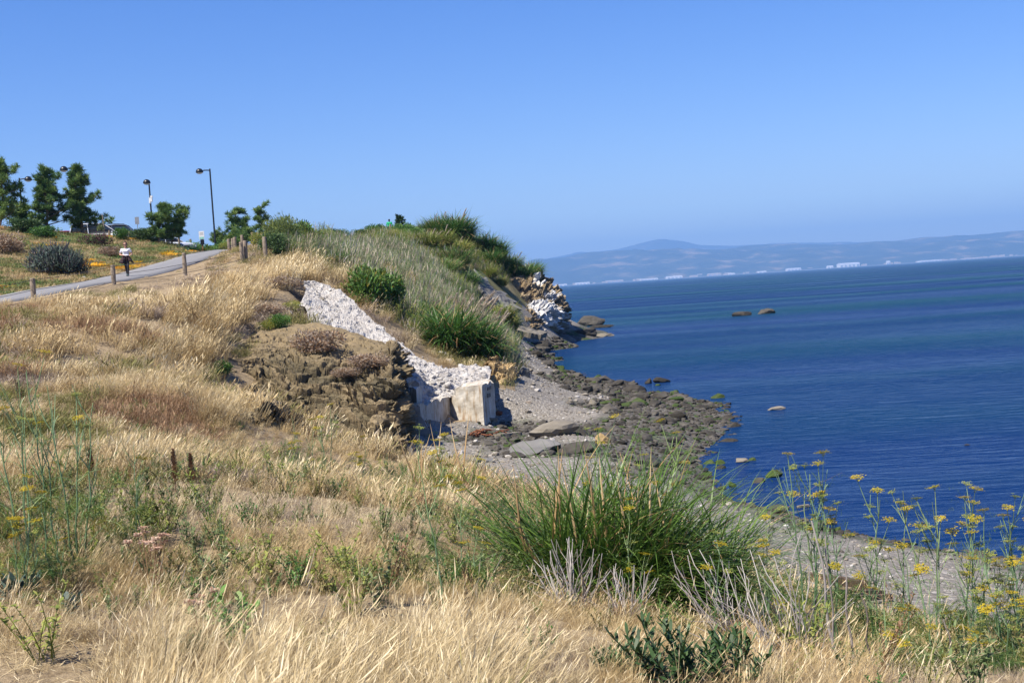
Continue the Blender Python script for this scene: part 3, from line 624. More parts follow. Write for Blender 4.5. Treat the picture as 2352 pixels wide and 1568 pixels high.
# a leaning flagstone on the left rim of the scree and two grey lumps in it
def slab_obj(name, corners, thick, mat, parent=None, up=None, sub=14, rough=0.03):
    """a plate with the given four corners (going round), thickness below it"""
    c = np.array(corners, float); a = np.linspace(0, 1, sub)
    g = (c[0][None, None] * (1 - a)[None, :, None] + c[1][None, None] * a[None, :, None]) * (1 - a)[:, None, None] + (c[3][None, None] * (1 - a)[None, :, None] + c[2][None, None] * a[None, :, None]) * a[:, None, None]
    n_ = np.cross(c[1] - c[0], c[3] - c[0]); n_ /= np.linalg.norm(n_)
    if n_ @ (np.array([0, -0.5, 1.0]) if up is None else np.array(up)) < 0: n_ = -n_
    ce = c.mean(0); w = fbm(g[..., 0] * 2.3, g[..., 1] * 2.3, g[..., 2] * 2.3, 3, 12)
    e = np.minimum.outer(np.minimum(a, 1 - a), np.ones(sub)); e = np.minimum(np.minimum(a, 1 - a)[:, None], np.minimum(a, 1 - a)[None])
    shrink = 1 + (rough * 2.5 * w * (e < 0.02))[..., None]
    top = ce + (g - ce) * shrink + n_ * (rough * w)[..., None] ; bot = ce + (g - ce) * shrink * 0.98 - n_ * thick
    b = MB(); b.add(np.concatenate([top.reshape(-1, 3), bot.reshape(-1, 3)]), np.concatenate([grid_quads(sub, sub), grid_quads(sub, sub)[:, ::-1] + sub * sub]), tone=np.concatenate([(0.5 + 0.25 * w).ravel()] * 2))
    per = np.concatenate([np.arange(sub), np.arange(1, sub) * sub + sub - 1, sub * sub - 2 - np.arange(sub - 1), (np.arange(sub - 2, 0, -1)) * sub])
    nx = np.roll(per, -1); b.q.append(np.stack([per, per + sub * sub, nx + sub * sub, nx], -1)); b.qm.append(np.zeros(len(per), int))
    return b.obj(name, mat, parent)
slab_obj('flagstone', [P(678, 700, 55.2), P(694, 692, 55.7), P(738, 730, 54.6), P(728, 742, 53.9)], 0.12, M_PALE, scree)
for (u, v, w) in [(742, 678, 13), (738, 690, 10), (730, 742, 8)]:
    p = P(u, v, 57); i = np.argmin(((SCREE - p) ** 2).sum(-1)); put('stone', ST[1], scree, SCREE.reshape(-1, 3)[i], (w * .012, w * .012, w * .006))

# ---- headland cliff with white droppings, brown bank by the ruin
g = patch(rows_of(
    [(1118, 640, 129), (1160, 640, 133), (1200, 632, 138), (1230, 624, 143), (1240, 632, 149)],
    [(1135, 675, 126), (1180, 668, 130), (1220, 658, 135), (1250, 650, 141), (1262, 664, 149)],
    [(1150, 705, 123), (1195, 705, 127), (1235, 694, 132), (1268, 678, 138), (1282, 686, 149)],
    [(1165, 735, 119), (1205, 728, 123), (1245, 722, 129), (1286, 702, 138), (1294, 704, 150)],
    [(1178, 752, 117.5), (1215, 746, 121), (1250, 746, 128), (1289, 728, 138), (1296, 730, 151)],
    [(1185, 768, 115), (1225, 764, 120), (1260, 768, 129), (1292, 752, 138.5), (1300, 752, 152)]), 190, 210)
nn = normals(g)
if nn[90, 100, 1] > 0: nn = -nn
gd, tn = fracture(g, nn, 1.15, 1.35, -0.2, 83)
e = np.minimum(1, np.minimum(np.linspace(0, 10, 210)[None, :], np.linspace(0, 8, 190)[:, None]))
gd = g + (gd - g) * e[..., None]
uu = np.linspace(0, 1, 210)[None, :]; vv = np.linspace(0, 1, 190)[:, None]
white = sstep(0.35, 0.85, uu) * 0.42 + 0.55 * fbm(g[..., 0] * 0.33, g[..., 1] * 0.1, g[..., 2] * 0.22, 4, 85) + 0.25 * (0.5 - np.abs(vv - 0.5))
b = MB(); b.add(gd.reshape(-1, 3), grid_quads(190, 210), tone=np.clip(0.30 + (tn - 0.5) * 0.5 + 0.55 * sstep(0.22, 0.38, white), 0, 1).ravel())
tag(b.obj('sea_cliff', M_CLIFF), 'brown sea cliff streaked with white at the tip of the headland', 'cliff')
slab_obj('concrete_slab', [P(1084, 627, 117.5), P(1102, 634, 119), P(1190, 702, 117), P(1132, 704, 113.5)], 0.6, M_SLAB, sub=26, rough=0.16)
tag(bpy.data.objects['concrete_slab'], 'long grey slab lying down the headland slope above the cliff foot', 'slab')
slab_obj('rock_ledge', [P(1160, 752, 113), P(1190, 748, 114), P(1256, 762, 116), P(1245, 770, 113)], 0.5, M_PALE, sub=18, rough=0.10)
tag(bpy.data.objects['rock_ledge'], 'flat pale rock ledge at the foot of the headland cliff', 'rock')
g = patch(rows_of([(1118, 826, 57), (1138, 824, 58), (1158, 836, 59), (1166, 848, 63)], [(1122, 868, 55.4), (1144, 862, 55.8), (1165, 860, 57), (1174, 868, 61)],
                  [(1132, 900, 54.3), (1150, 898, 54.8), (1168, 893, 56), (1175, 895, 60)], [(1136, 945, 52.8), (1155, 936, 53.4), (1176, 925, 55), (1182, 918, 60)]), 90, 70)
nn = normals(g)
if nn[45, 30, 1] > 0: nn = -nn
gd, tn = fracture(g, nn, 0.55, 0.7, 0.1, 91)
b = MB(); b.add(gd.reshape(-1, 3), grid_quads(90, 70), tone=np.clip(tn, 0, 1).ravel())
tag(b.obj('earth_bank', M_BROWN), 'crumbling brown earth bank beside the concrete block', 'bank')

# ---- concrete ruin
def concrete_mat():
    m, n, l = nt_new('old_concrete'); b = n.new('ShaderNodeBsdfPrincipled'); b.inputs['Roughness'].default_value = 0.9; b.inputs['Specular IOR Level'].default_value = 0.2
    g = n.new('ShaderNodeNewGeometry'); a = n.new('ShaderNodeTexNoise'); a.inputs['Scale'].default_value = 1.8; a.inputs['Detail'].default_value = 8; a.inputs['Roughness'].default_value = 0.65
    mp = n.new('ShaderNodeMapping'); mp.inputs['Scale'].default_value = (5, 5, 0.7); s = n.new('ShaderNodeTexNoise'); s.inputs['Scale'].default_value = 1.6; s.inputs['Detail'].default_value = 4
    l.new(g.outputs['Position'], a.inputs['Vector']); l.new(g.outputs['Position'], mp.inputs['Vector']); l.new(mp.outputs[0], s.inputs['Vector'])
    r = ramp(n, [(0.3, (0.27, 0.23, 0.18)), (0.5, (0.44, 0.40, 0.335)), (0.7, (0.58, 0.56, 0.52))]); l.new(a.outputs[0], r.inputs[0])
    rs = ramp(n, [(0.52, (1, 1, 1)), (0.62, (0.80, 0.70, 0.58)), (0.72, (0.46, 0.24, 0.12))]); l.new(s.outputs[0], rs.inputs[0])
    mx = n.new('ShaderNodeMix'); mx.data_type = 'RGBA'; mx.blend_type = 'MULTIPLY'; mx.inputs['Factor'].default_value = 0.85; l.new(r.outputs[0], mx.inputs['A']); l.new(rs.outputs[0], mx.inputs['B']); l.new(mx.outputs['Result'], b.inputs['Base Color'])
    bp = n.new('ShaderNodeBump'); bp.inputs['Strength'].default_value = 0.5; bp.inputs['Distance'].default_value = 0.03; l.new(a.outputs[0], bp.inputs['Height']); l.new(bp.outputs[0], b.inputs['Normal'])
    o = n.new('ShaderNodeOutputMaterial'); l.new(b.outputs[0], o.inputs[0]); return m
M_CONC = concrete_mat()
def prism(foot, z0, ztops, name, parent, n=12, rough=0.03, mat=None):
    """walls and top over a four-cornered footprint; tops may differ"""
    foot = [np.array(f[:2], float) for f in foot]; b = MB(); t = np.linspace(0, 1, n)
    def chip(g): return .13 * np.maximum(0, fbm(g[..., 0] * 2.4, g[..., 1] * 2.4, 0, 3, 19))
    def addg(g):
        w = fbm(g[..., 0] * 3, g[..., 1] * 3, g[..., 2] * 3, 3, 14); ce = np.array([*np.mean(foot, 0), g[..., 2].mean()])
        d = g - ce; d[..., 2] *= 0.3; d /= np.linalg.norm(d, axis=-1, keepdims=True) + 1e-6
        b.add((g + d * (rough * w)[..., None]).reshape(-1, 3), grid_quads(n, n), tone=(0.5 + 0.3 * w).ravel())
    for k in range(4):
        a, c = foot[k], foot[(k + 1) % 4]; za, zc = ztops[k], ztops[(k + 1) % 4]
        xy = a[None] * (1 - t)[:, None] + c[None] * t[:, None]; zt = za * (1 - t) + zc * t
        g = np.zeros((n, n, 3)); g[..., :2] = xy[None]; g[..., 2] = z0 + (zt - z0)[None] * t[:, None]; g[..., 2] -= chip(g) * t[:, None] ** 8; addg(g)
    xy = (foot[0][None, None] * (1 - t)[None, :, None] + foot[1][None, None] * t[None, :, None]) * (1 - t)[:, None, None] + (foot[3][None, None] * (1 - t)[None, :, None] + foot[2][None, None] * t[None, :, None]) * t[:, None, None]
    zz = (ztops[0] * (1 - t)[None] + ztops[1] * t[None]) * (1 - t)[:, None] + (ztops[3] * (1 - t)[None] + ztops[2] * t[None]) * t[:, None]
    gg = np.concatenate([xy, zz[..., None]], -1); gg[..., 2] -= chip(gg); addg(gg); return b.obj(name, mat or M_CONC, parent)
ruin = empty('concrete_ruin', P(1090, 965, 50.6), 0, 'pale broken concrete block and wall at the foot of the white scree', 'ruin')
def rel(o, par):
    o.location = -par.location; return o
A_, B_, C_ = P(1050, 965, 50.7), P(1112, 967, 50.1), P(1140, 958, 52.4); D_ = A_ + (C_ - B_)
zt = lambda u, v, Y: P(u, v, Y)[2]
rel(prism([A_, B_, C_, D_], 0.55, [zt(1050, 889, 50.7), zt(1112, 884, 50.1), zt(1136, 870, 52.4), zt(1060, 876, 53)], 'block', ruin, 18), ruin)
for (f0, f1, v0, v1) in [(0.36, 0.60, 0.60, 0.72), (0.40, 0.68, 0.80, 0.90)]:   # dark boxes on the side face; shade of its holes put into their colour
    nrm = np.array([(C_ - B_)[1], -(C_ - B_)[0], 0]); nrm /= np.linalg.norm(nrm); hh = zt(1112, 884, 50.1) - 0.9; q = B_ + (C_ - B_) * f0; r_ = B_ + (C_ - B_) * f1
    pk = prism([q + nrm * .03, q - nrm * .1, r_ - nrm * .1, r_ + nrm * .03], 0.9 + hh * v0, [0.9 + hh * v1] * 4, 'hole_shade', ruin, 4, 0.005, mat=solid('hole_shade_dark', (0.13, 0.115, 0.10), 0.95)); rel(pk, ruin)
E_, G_ = P(1037, 961, 51.0), P(962, 975, 46.6)
rel(prism([E_, A_ + np.array([.12, -.03, 0]), A_ + np.array([.12, .3, 0]), E_ + np.array([0, .3, 0])], 0.6, [zt(1037, 909, 51)] * 4, 'wall', ruin, 10), ruin)
wd = (E_ - G_) / np.linalg.norm(E_ - G_); wn_ = np.array([-wd[1], wd[0], 0]) * 0.28
rel(prism([G_, E_ + np.array([0, .05, 0]), E_ + wn_, G_ + wn_], 0.6, [zt(963, 927, 46.6), zt(1036, 910, 51), zt(1036, 908, 51), zt(963, 925, 46.6)], 'wall', ruin, 16), ruin)
H_ = P(953, 980, 45.9); I_ = P(986, 985, 45.6)
bt = prism([H_, I_, I_ + np.array([-.12, .4, 0]), H_ + np.array([-.05, .4, 0])], 0.6, [zt(953, 930, 45.9), zt(985, 985, 45.6) + .05, zt(985, 985, 45.6) + .05, zt(953, 930, 45.9)], 'buttress', ruin, 10); rel(bt, ruin)
rel(prism([H_, P(968, 981, 45.8), P(968, 981, 45.8) + np.array([-.1, .4, 0]), H_ + np.array([-.05, .4, 0])], 0.6, [zt(953, 929, 45.9)] * 4, 'buttress', ruin, 8), ruin)
J_ = P(946, 930, 48.3); K_ = P(958, 930, 48.0); L_ = P(970, 928, 48.9)
rel(prism([J_, K_, L_, J_ + (L_ - K_)], 1.4, [zt(945, 890, 48.3), zt(957, 888, 48), zt(969, 886, 48.9), zt(955, 887, 49.2)], 'stub', ruin, 8), ruin)

# ---- individual boulders, slabs and wreckage on the beach
def boulder(name, u, v, wpx, hpx, label, mat, seed, Y=None, dy=0.7, facets=12, smooth=False, rz=0.0, z=None):
    p = PZ(u, v, 0.0 if z is None else z) if Y is None else P(u, v, Y)
    if Y is not None or z is None and False: pass
    Yd = p[1]; w = wpx / FPX * Yd / 2; h = hpx / FPX * Yd
    if z is None and Y is not None: p[2] = float(gz(p[0], p[1]))
    me = stone_mesh(name, seed, mat, 3, facets, 0.09, smooth)
    o = child(name, me, None, p + np.array([0, w * dy * 0.5, h * 0.18]), (0, 0, rz), (w * 1.12, w * dy, h * 0.92)); return tag(o, label, 'rock', 'rocks in the shallows' if Y is None else None)
for i, a in enumerate([
    ('sea_rock', 1360, 748, 56, 20, 'dark barnacled rock off the tip of the headland', M_DARK, 311, None, .5),
    ('sea_rock', 1375, 753, 62, 6, 'low stony shelf just in front of the rock off the headland', M_DARK, 312, None, .35),
    ('sea_rock', 1707, 725, 40, 11, 'lower and more pointed of the two dark rocks far out in the bay', M_DARK, 313, None, .5),
    ('sea_rock', 1765, 720, 38, 13, 'domed dark rock, the rounder of two far out in the bay', M_DARK, 314, None, .6),
    ('sea_rock', 1490, 881, 17, 11, 'small round dark rock beside the wedge-shaped one in the cove', M_DARK, 315, None, .8),
    ('sea_rock', 1522, 878, 38, 11, 'wedge-shaped brown rock lying in the calm cove water', M_DARK, 316, None, .5),
    ('sea_rock', 1512, 885, 12, 4, 'tiny flat rock awash just in front of the wedge rock', M_ALGAE, 317, None, .8),
    ('sea_rock', 1650, 914, 28, 9, 'green weed-covered rock off the end of the stony spit', M_ALGAE, 318, None, .7),
    ('sea_rock', 1782, 941, 42, 8, 'low tan rock awash out beyond the stony spit', M_PALE, 319, None, .6),
    ('sea_rock', 2222, 1022, 14, 3, 'barely showing rock tip alone in the open water on the right', M_DARK, 320, None, .6),
    ('sea_rock', 1652, 1066, 22, 10, 'small green mossy rock in the shallows left of the white one', M_ALGAE, 321, None, .8),
    ('sea_rock', 1706, 1061, 30, 10, 'whitish flat rock standing in the shallows', M_PALE, 322, None, .7),
    ('sea_rock', 1730, 1057, 20, 7, 'little green rock touching the right end of the white one', M_ALGAE, 323, None, .7),
    ('sea_rock', 1779, 1095, 46, 17, 'olive boulder, largest in the shallows below the white rock', M_ALGAE, 324, None, .7),
    ('sea_rock', 1744, 1108, 32, 9, 'brown flat rock in front of the olive boulder in the shallows', M_DARK, 325, None, .7),
    ('sea_rock', 1684, 1118, 22, 11, 'rounded mossy rock at the very water edge of the shingle', M_ALGAE, 326, None, .8),
    ('sea_rock', 1845, 1165, 26, 8, 'pale oblong rock at the water edge behind the fennel', M_PALE, 327, None, .6),
    ('sea_rock', 1908, 1205, 34, 13, 'brown lump at the water edge behind the fennel stems', M_DARK, 328, None, .7),
    ('sea_rock', 1275, 860, 22, 14, 'dark pointed rock at the head of the cove', M_DARK, 329, None, .7)]): boulder(*a)
for a in [('boulder', 1340, 768, 70, 14, 'flat dark ledge boulder under the white streaked cliff', M_DARK, 331, 141, .5),
          ('boulder', 1290, 762, 60, 18, 'grey boulder directly at the foot of the headland cliff', M_SLAB, 332, 136, .5),
          ('boulder', 1235, 772, 60, 16, 'brown boulder on the strand left of the cliff foot', M_DARK, 333, 117, .6),
          ('boulder', 1380, 773, 60, 6, 'thin pale spit of rock pointing into the bay below the headland', M_PALE, 334, 144.5, .3),
          ('boulder', 1322, 757, 44, 10, 'white topped boulder right of the cliff foot', M_WHITE, 335, 146, .5),
          ('beach_block', 1186, 876, 30, 26, 'upright grey squared block on the beach behind the concrete block', M_SLAB, 336, 68, .6),
          ('beach_block', 1204, 886, 24, 20, 'smaller grey squared block before the upright one on the beach', M_SLAB, 337, 66.5, .7),
          ('beach_block', 1217, 895, 28, 16, 'tilted grey block, front one of three on the upper beach', M_SLAB, 338, 64.5, .7),
          ('boulder', 1362, 925, 26, 13, 'pale boulder lying on the dark stones above the cove', M_PALE, 339, 56.5, .6),
          ('boulder', 1275, 1000, 112, 28, 'broad flat tan boulder in the middle of the beach', M_PALE, 340, 43.5, .9),
          ('boulder', 1235, 1030, 120, 22, 'flat grey rock shelf in front of the broad tan boulder', M_SLAB, 341, 40.5, .8),
          ('boulder', 1385, 1010, 34, 20, 'tan split boulder among dark stones right of the broad one', M_BROWN, 342, 42, .7),
          ('boulder', 1340, 1030, 90, 20, 'dark weathered rock right of the flat grey shelf', M_DARK, 343, 40, .7),
          ('boulder', 945, 1058, 20, 26, 'dark grey upright stone standing below the tan outcrop', M_SLAB, 344, 36.5, .6)]: boulder(*a)
def plank_obj(name, a, c, w, h, mat, label, cat, parent=None):
    a, c = np.array(a, float), np.array(c, float); d = c - a; L = np.linalg.norm(d); d /= L; s = np.cross(d, [0, 0, 1.0]); s /= np.linalg.norm(s); up = np.cross(s, d)
    n = 12; t = np.linspace(0, 1, n); b = MB(); ring = []
    for k in range(n):
        wob = 0.06 * w * vnoise(t[k] * 5, 3.3, 0, 5)
        for (x_, y_) in ((-1, -1), (1, -1), (1, 1), (-1, 1)): ring.append(a + d * L * t[k] + s * (x_ * w / 2 * (0.92 + .08 * vnoise(k, x_, 0, 3)) + wob) + up * (y_ * h / 2 * (0.92 + .08 * vnoise(k, y_, 1, 3))))
    q = [[k * 4 + i, k * 4 + (i + 1) % 4, k * 4 + 4 + (i + 1) % 4, k * 4 + 4 + i] for k in range(n - 1) for i in range(4)] + [[0, 3, 2, 1], [n * 4 - 4, n * 4 - 3, n * 4 - 2, n * 4 - 1]]
    b.add(ring, q); o = b.obj(name, mat, parent)
    return tag(o, label, cat) if label else o
M_TIMBER = solid('wet_timber', (0.10, 0.065, 0.04), 0.85, var=0.4, scale=9, bump=0.6)
M_DRIFT = solid('driftwood', (0.40, 0.30, 0.18), 0.85, var=0.35, scale=10, bump=0.5)
M_GREYWOOD = solid('grey_wood', (0.29, 0.235, 0.18), 0.9, var=0.35, scale=14, bump=0.6)
M_RUST = solid('rusty_iron', (0.16, 0.06, 0.03), 0.9, var=0.5, scale=12, bump=0.8)
def gp(u, v, dz=0.0): q = hit(u, v); return q + np.array([0, 0, dz])
plank_obj('timber_beam', gp(1855, 1332, .06), gp(2000, 1356, .08), 0.14, 0.13, M_TIMBER, 'dark weathered timber beam lying on the shingle behind the fennel', 'beam')
for k, (a, c, w) in enumerate([((1870, 1352), (1960, 1362), .05), ((1890, 1366), (2030, 1370), .09), ((1900, 1378), (1990, 1372), .04), ((1930, 1384), (2045, 1380), .10), ((1880, 1392), (1940, 1385), .05), ((1950, 1360), (2020, 1374), .05), ((1860, 1360), (1905, 1372), .04)]):
    pk = plank_obj('driftwood', gp(*a, .05), gp(*c, .07), w, w * .8, M_DRIFT if k % 2 == 0 else M_TIMBER,
              ['thin pale driftwood stick nearest the timber beam', 'stout pale driftwood log in the pile below the timber beam', 'short pale stick at the front of the driftwood pile', 'thick brown log, lowest right in the driftwood pile', 'little pale stick, lowest left in the driftwood pile', 'brown stick crossing the right end of the driftwood pile', 'small pale stick at the left end of the driftwood pile'][k], 'driftwood'); pk['group'] = 'driftwood pile on the shingle'
plank_obj('plank', P(1175, 902, 60), gp(1215, 928, .05), 0.22, 0.10, M_GREYWOOD, 'grey plank leaning down from the brown bank onto the beach', 'plank')
b = MB(); c0 = gp(1110, 1003)
for k in range(26):
    a = np.array([random.uniform(-.55, .5), random.uniform(-.25, .25), random.uniform(.0, .16)]); e_ = a + np.array([random.uniform(.1, .5), random.uniform(-.3, .3), random.uniform(-.05, .14)]); m_ = (a + e_) / 2 + np.array([0, 0, random.uniform(0, .1)])
    b.tubes(np.array([[a, m_, e_]]), random.uniform(.012, .035), 5)
tag(b.obj('rusty_scrap', M_RUST, loc=c0), 'heap of rusty brown iron scrap on the beach below the concrete block', 'scrap metal')
o = child('rusty_float', stone_mesh('rusty_float', 402, M_RUST, 3, 24, 0.03, True), None, gp(1146, 957, .1), (0, 0, 0), (.2, .16, .14)); tag(o, 'rusty round lump lying right beside the concrete block', 'scrap metal')
plank_obj('stone_slab', gp(1060, 1058, .04), gp(1135, 1062, .04), 0.75, 0.1, M_SLAB, 'flat grey stone slab on the gravel behind the tall green tuft', 'slab')
plank_obj('stone_slab', gp(1140, 1003, .05), gp(1190, 998, .05), 0.5, 0.12, M_PALE, 'pale rectangular slab on the beach beside the rusty scrap', 'slab')
plank_obj('stone_slab', gp(1105, 965, .06), gp(1135, 968, .06), 0.5, 0.1, M_PALE, 'small pale slab right at the front foot of the concrete block', 'slab')

# ---- countless shingle, and the 300 stones that show largest
def scatter(name, pts, rot, scl, idx, sources, label, cat):
    """many small copies on points; each copy is geometry of this one object"""
    n = len(pts); me = bpy.data.meshes.new(name); me.vertices.add(n); me.vertices.foreach_set('co', np.asarray(pts, np.float32).ravel())
    for an, ty, key, val in (('rot', 'FLOAT_VECTOR', 'vector', rot), ('scl', 'FLOAT_VECTOR', 'vector', scl), ('idx', 'INT', 'value', idx)):
        a = me.attributes.new(an, ty, 'POINT'); a.data.foreach_set(key, np.asarray(val, np.int32 if ty == 'INT' else np.float32).ravel())
    ng = bpy.data.node_groups.new(name, 'GeometryNodeTree'); ng.interface.new_socket('Geometry', in_out='INPUT', socket_type='NodeSocketGeometry'); ng.interface.new_socket('Geometry', in_out='OUTPUT', socket_type='NodeSocketGeometry')
    N, L = ng.nodes, ng.links; gi, go = N.new('NodeGroupInput'), N.new('NodeGroupOutput')
    jo = N.new('GeometryNodeJoinGeometry'); inst = N.new('GeometryNodeInstanceOnPoints')
    for s in reversed(sources):
        so = bpy.data.objects.new(name + '_source', s)
        oi = N.new('GeometryNodeObjectInfo'); oi.inputs['Object'].default_value = so; oi.inputs['As Instance'].default_value = False
        gt = N.new('GeometryNodeGeometryToInstance'); L.new(oi.outputs['Geometry'], gt.inputs[0]); L.new(gt.outputs[0], jo.inputs[0])
    def attr(nm, ty):
        a = N.new('GeometryNodeInputNamedAttribute'); a.data_type = ty; a.inputs['Name'].default_value = nm; return a.outputs['Attribute']
    L.new(gi.outputs[0], inst.inputs['Points']); L.new(jo.outputs[0], inst.inputs['Instance']); inst.inputs['Pick Instance'].default_value = True
    L.new(attr('idx', 'INT'), inst.inputs['Instance Index']); L.new(attr('scl', 'FLOAT_VECTOR'), inst.inputs['Scale'])
    er = N.new('FunctionNodeEulerToRotation'); L.new(attr('rot', 'FLOAT_VECTOR'), er.inputs[0]); L.new(er.outputs[0], inst.inputs['Rotation'])
    L.new(inst.outputs[0], go.inputs[0])
    o = bpy.data.objects.new(name, me); COL.objects.link(o); md = o.modifiers.new('scatter', 'NODES'); md.node_group = ng
    return tag(o, label, cat, kind='stuff')
def in_view(x, y, z, mu=160, mv=160):
    u, v = proj(np.stack([x, y, z], -1)); return (u > -mu) & (u < PW + mu) & (v > -mv) & (v < PH + mv) & (y > 3)
rg = np.random.default_rng(21)
def beach_pts(n, y0, y1, zlo=-0.12):
    y = np.sqrt(rg.uniform(y0 ** 2, y1 ** 2, n)); x = y * rg.uniform(-0.2, 0.46, n); z = gz(x, y); k = is_beach(x, y) & (z > zlo) & (z < 2.6) & in_view(x, y, z)
    return x[k], y[k], z[k]
x, y, z = beach_pts(2600, 19, 120); td = tide(x, y, z)
size = (0.03 + 0.0021 * y) * rg.lognormal(0, 0.42, len(x)) * (0.55 + 0.8 * td); order = np.argsort(-size / y)[:300]
for i in order:
    s = size[i]; me = (SA[i % 3] if rg.random() < 0.12 else SD[i % 6]) if td[i] > rg.random() else (SW[i % 6] if rg.random() < 0.14 else ST[i % 7])
    put('stone', me, beach, (x[i], y[i], z[i] + s * .12), (s * rg.uniform(.9, 1.5), s, s * rg.uniform(.4, .75)))
tiny = [stone_mesh('pebble', 220 + k, mm, 1, 7) for k, mm in enumerate([M_STONE, M_STONE, M_DARK, M_DARK, M_ALGAE, M_WHITE])]
x, y, z = beach_pts(75000, 19, 125); td = tide(x, y, z); s = (0.016 + 0.0010 * y) * rg.lognormal(0, 0.4, len(x)) * (0.65 + 0.55 * td)
keep = rg.random(len(x)) < 0.25 + 0.75 * np.clip(td + 0.5 * (fbm(x * .7, y * .7, 0, 2, 30) > -.1), 0, 1); x, y, z, s, td = x[keep], y[keep], z[keep], s[keep], td[keep]
r_ = rg.random(len(x)); idx = np.where(td > rg.random(len(x)), np.where(r_ < .12, 4, 2 + (r_ > .55)), np.where(r_ < .13, 5, (r_ > .5) * 1))
scatter('beach_pebbles', np.stack([x, y, z + s * .1], -1), rg.uniform(-.4, .4, (len(x), 3)) + np.array([0, 0, 1]) * rg.uniform(0, 6.28, len(x))[:, None], np.stack([s * 1.2, s, s * .6], -1), idx, tiny, 'loose shingle and pebbles covering the beach', 'pebbles')

# ================================================================== VEGETATION
M_STRAW = veg('straw', [(0.1, (0.276, 0.201, 0.106)), (0.4, (0.477, 0.371, 0.201)), (0.65, (0.636, 0.519, 0.302)), (0.9, (0.784, 0.678, 0.456))], 0.3)
M_GOLD = veg('golden_grass', [(0.1, (0.238, 0.154, 0.075)), (0.4, (0.387, 0.277, 0.132)), (0.65, (0.493, 0.370, 0.185)), (0.9, (0.598, 0.475, 0.273))], 0.3)
M_RUSSET = veg('russet_grass', [(0.1, (0.144, 0.077, 0.041)), (0.5, (0.261, 0.153, 0.081)), (0.9, (0.378, 0.252, 0.144))], 0.25)
M_MAUVE = veg('dead_brush', [(0.1, (0.153, 0.113, 0.086)), (0.5, (0.288, 0.225, 0.171)), (0.9, (0.414, 0.342, 0.270))], 0.2)
M_OLIVE = veg('olive_grass', [(0.1, (0.085, 0.085, 0.025)), (0.5, (0.17, 0.165, 0.05)), (0.9, (0.33, 0.28, 0.11))], 0.3)
M_GREEN = veg('green_blade', [(0.1, (0.030, 0.074, 0.016)), (0.4, (0.061, 0.149, 0.027)), (0.7, (0.115, 0.236, 0.047)), (0.95, (0.270, 0.365, 0.135))], 0.3, 0.45)
M_YGREEN = veg('yellow_green_blade', [(0.1, (0.103, 0.138, 0.025)), (0.5, (0.206, 0.248, 0.048)), (0.9, (0.372, 0.372, 0.097))], 0.3, 0.55)
M_GREYG = veg('grey_green', [(0.1, (0.072, 0.110, 0.042)), (0.5, (0.143, 0.198, 0.072)), (0.9, (0.275, 0.308, 0.143))], 0.3)
M_DKLEAF = veg('dark_leaf', [(0.1, (0.019, 0.043, 0.014)), (0.5, (0.043, 0.087, 0.026)), (0.9, (0.094, 0.152, 0.051))], 0.2, 0.5)
M_PINE = veg('pine_needle', [(0.1, (0.028, 0.070, 0.024)), (0.5, (0.082, 0.161, 0.043)), (0.9, (0.224, 0.296, 0.070))], 0.15, 0.6, 0.2)
M_BARK = solid('bark', (0.17, 0.125, 0.09), 0.95, var=0.4, scale=10, bump=0.7)
M_GREYSTALK = veg('grey_stalk', [(0.1, (0.136, 0.111, 0.093)), (0.5, (0.264, 0.230, 0.204)), (0.9, (0.442, 0.408, 0.374))], 0.0)
M_TANSTALK = veg('tan_stalk', [(0.1, (0.28, 0.16, 0.07)), (0.5, (0.46, 0.30, 0.14)), (0.9, (0.66, 0.49, 0.28))], 0.15)
M_PLUME = veg('plume', [(0.1, (0.318, 0.253, 0.178)), (0.5, (0.468, 0.383, 0.290)), (0.9, (0.617, 0.532, 0.430))], 0.4)
M_STEMG = veg('fennel_stem', [(0.1, (0.075, 0.13, 0.055)), (0.5, (0.15, 0.24, 0.12)), (0.9, (0.30, 0.37, 0.15))], 0.1, 0.5)
M_FEATH = veg('fennel_leaf', [(0.1, (0.03, 0.075, 0.014)), (0.5, (0.075, 0.14, 0.025)), (0.78, (0.16, 0.18, 0.028)), (0.95, (0.25, 0.19, 0.03))], 0.35)
M_UMBEL = veg('umbel_yellow', [(0.1, (0.180, 0.196, 0.021)), (0.5, (0.361, 0.289, 0.014)), (0.9, (0.491, 0.361, 0.021))], 0.3)
M_PINK = veg('pink_flower', [(0.1, (0.26, 0.13, 0.08)), (0.5, (0.46, 0.31, 0.22)), (0.9, (0.60, 0.46, 0.36))], 0.2)
M_ORANGE = veg('orange_flower', [(0.1, (0.55, 0.22, 0.01)), (0.5, (0.70, 0.36, 0.01)), (0.9, (0.75, 0.5, 0.03))], 0.3)
M_BLUEL = veg('blue_grey_leaf', [(0.1, (0.036, 0.060, 0.044)), (0.5, (0.068, 0.104, 0.080)), (0.9, (0.128, 0.168, 0.136))], 0.1)
M_PURPLE = veg('purple_spike', [(0.1, (0.035, 0.032, 0.035)), (0.5, (0.065, 0.058, 0.062)), (0.9, (0.11, 0.095, 0.10))], 0.1)
M_MAGENTA = veg('magenta_leaf', [(0.1, (0.06, 0.02, 0.03)), (0.5, (0.14, 0.04, 0.06)), (0.9, (0.2, 0.09, 0.15))], 0.2)

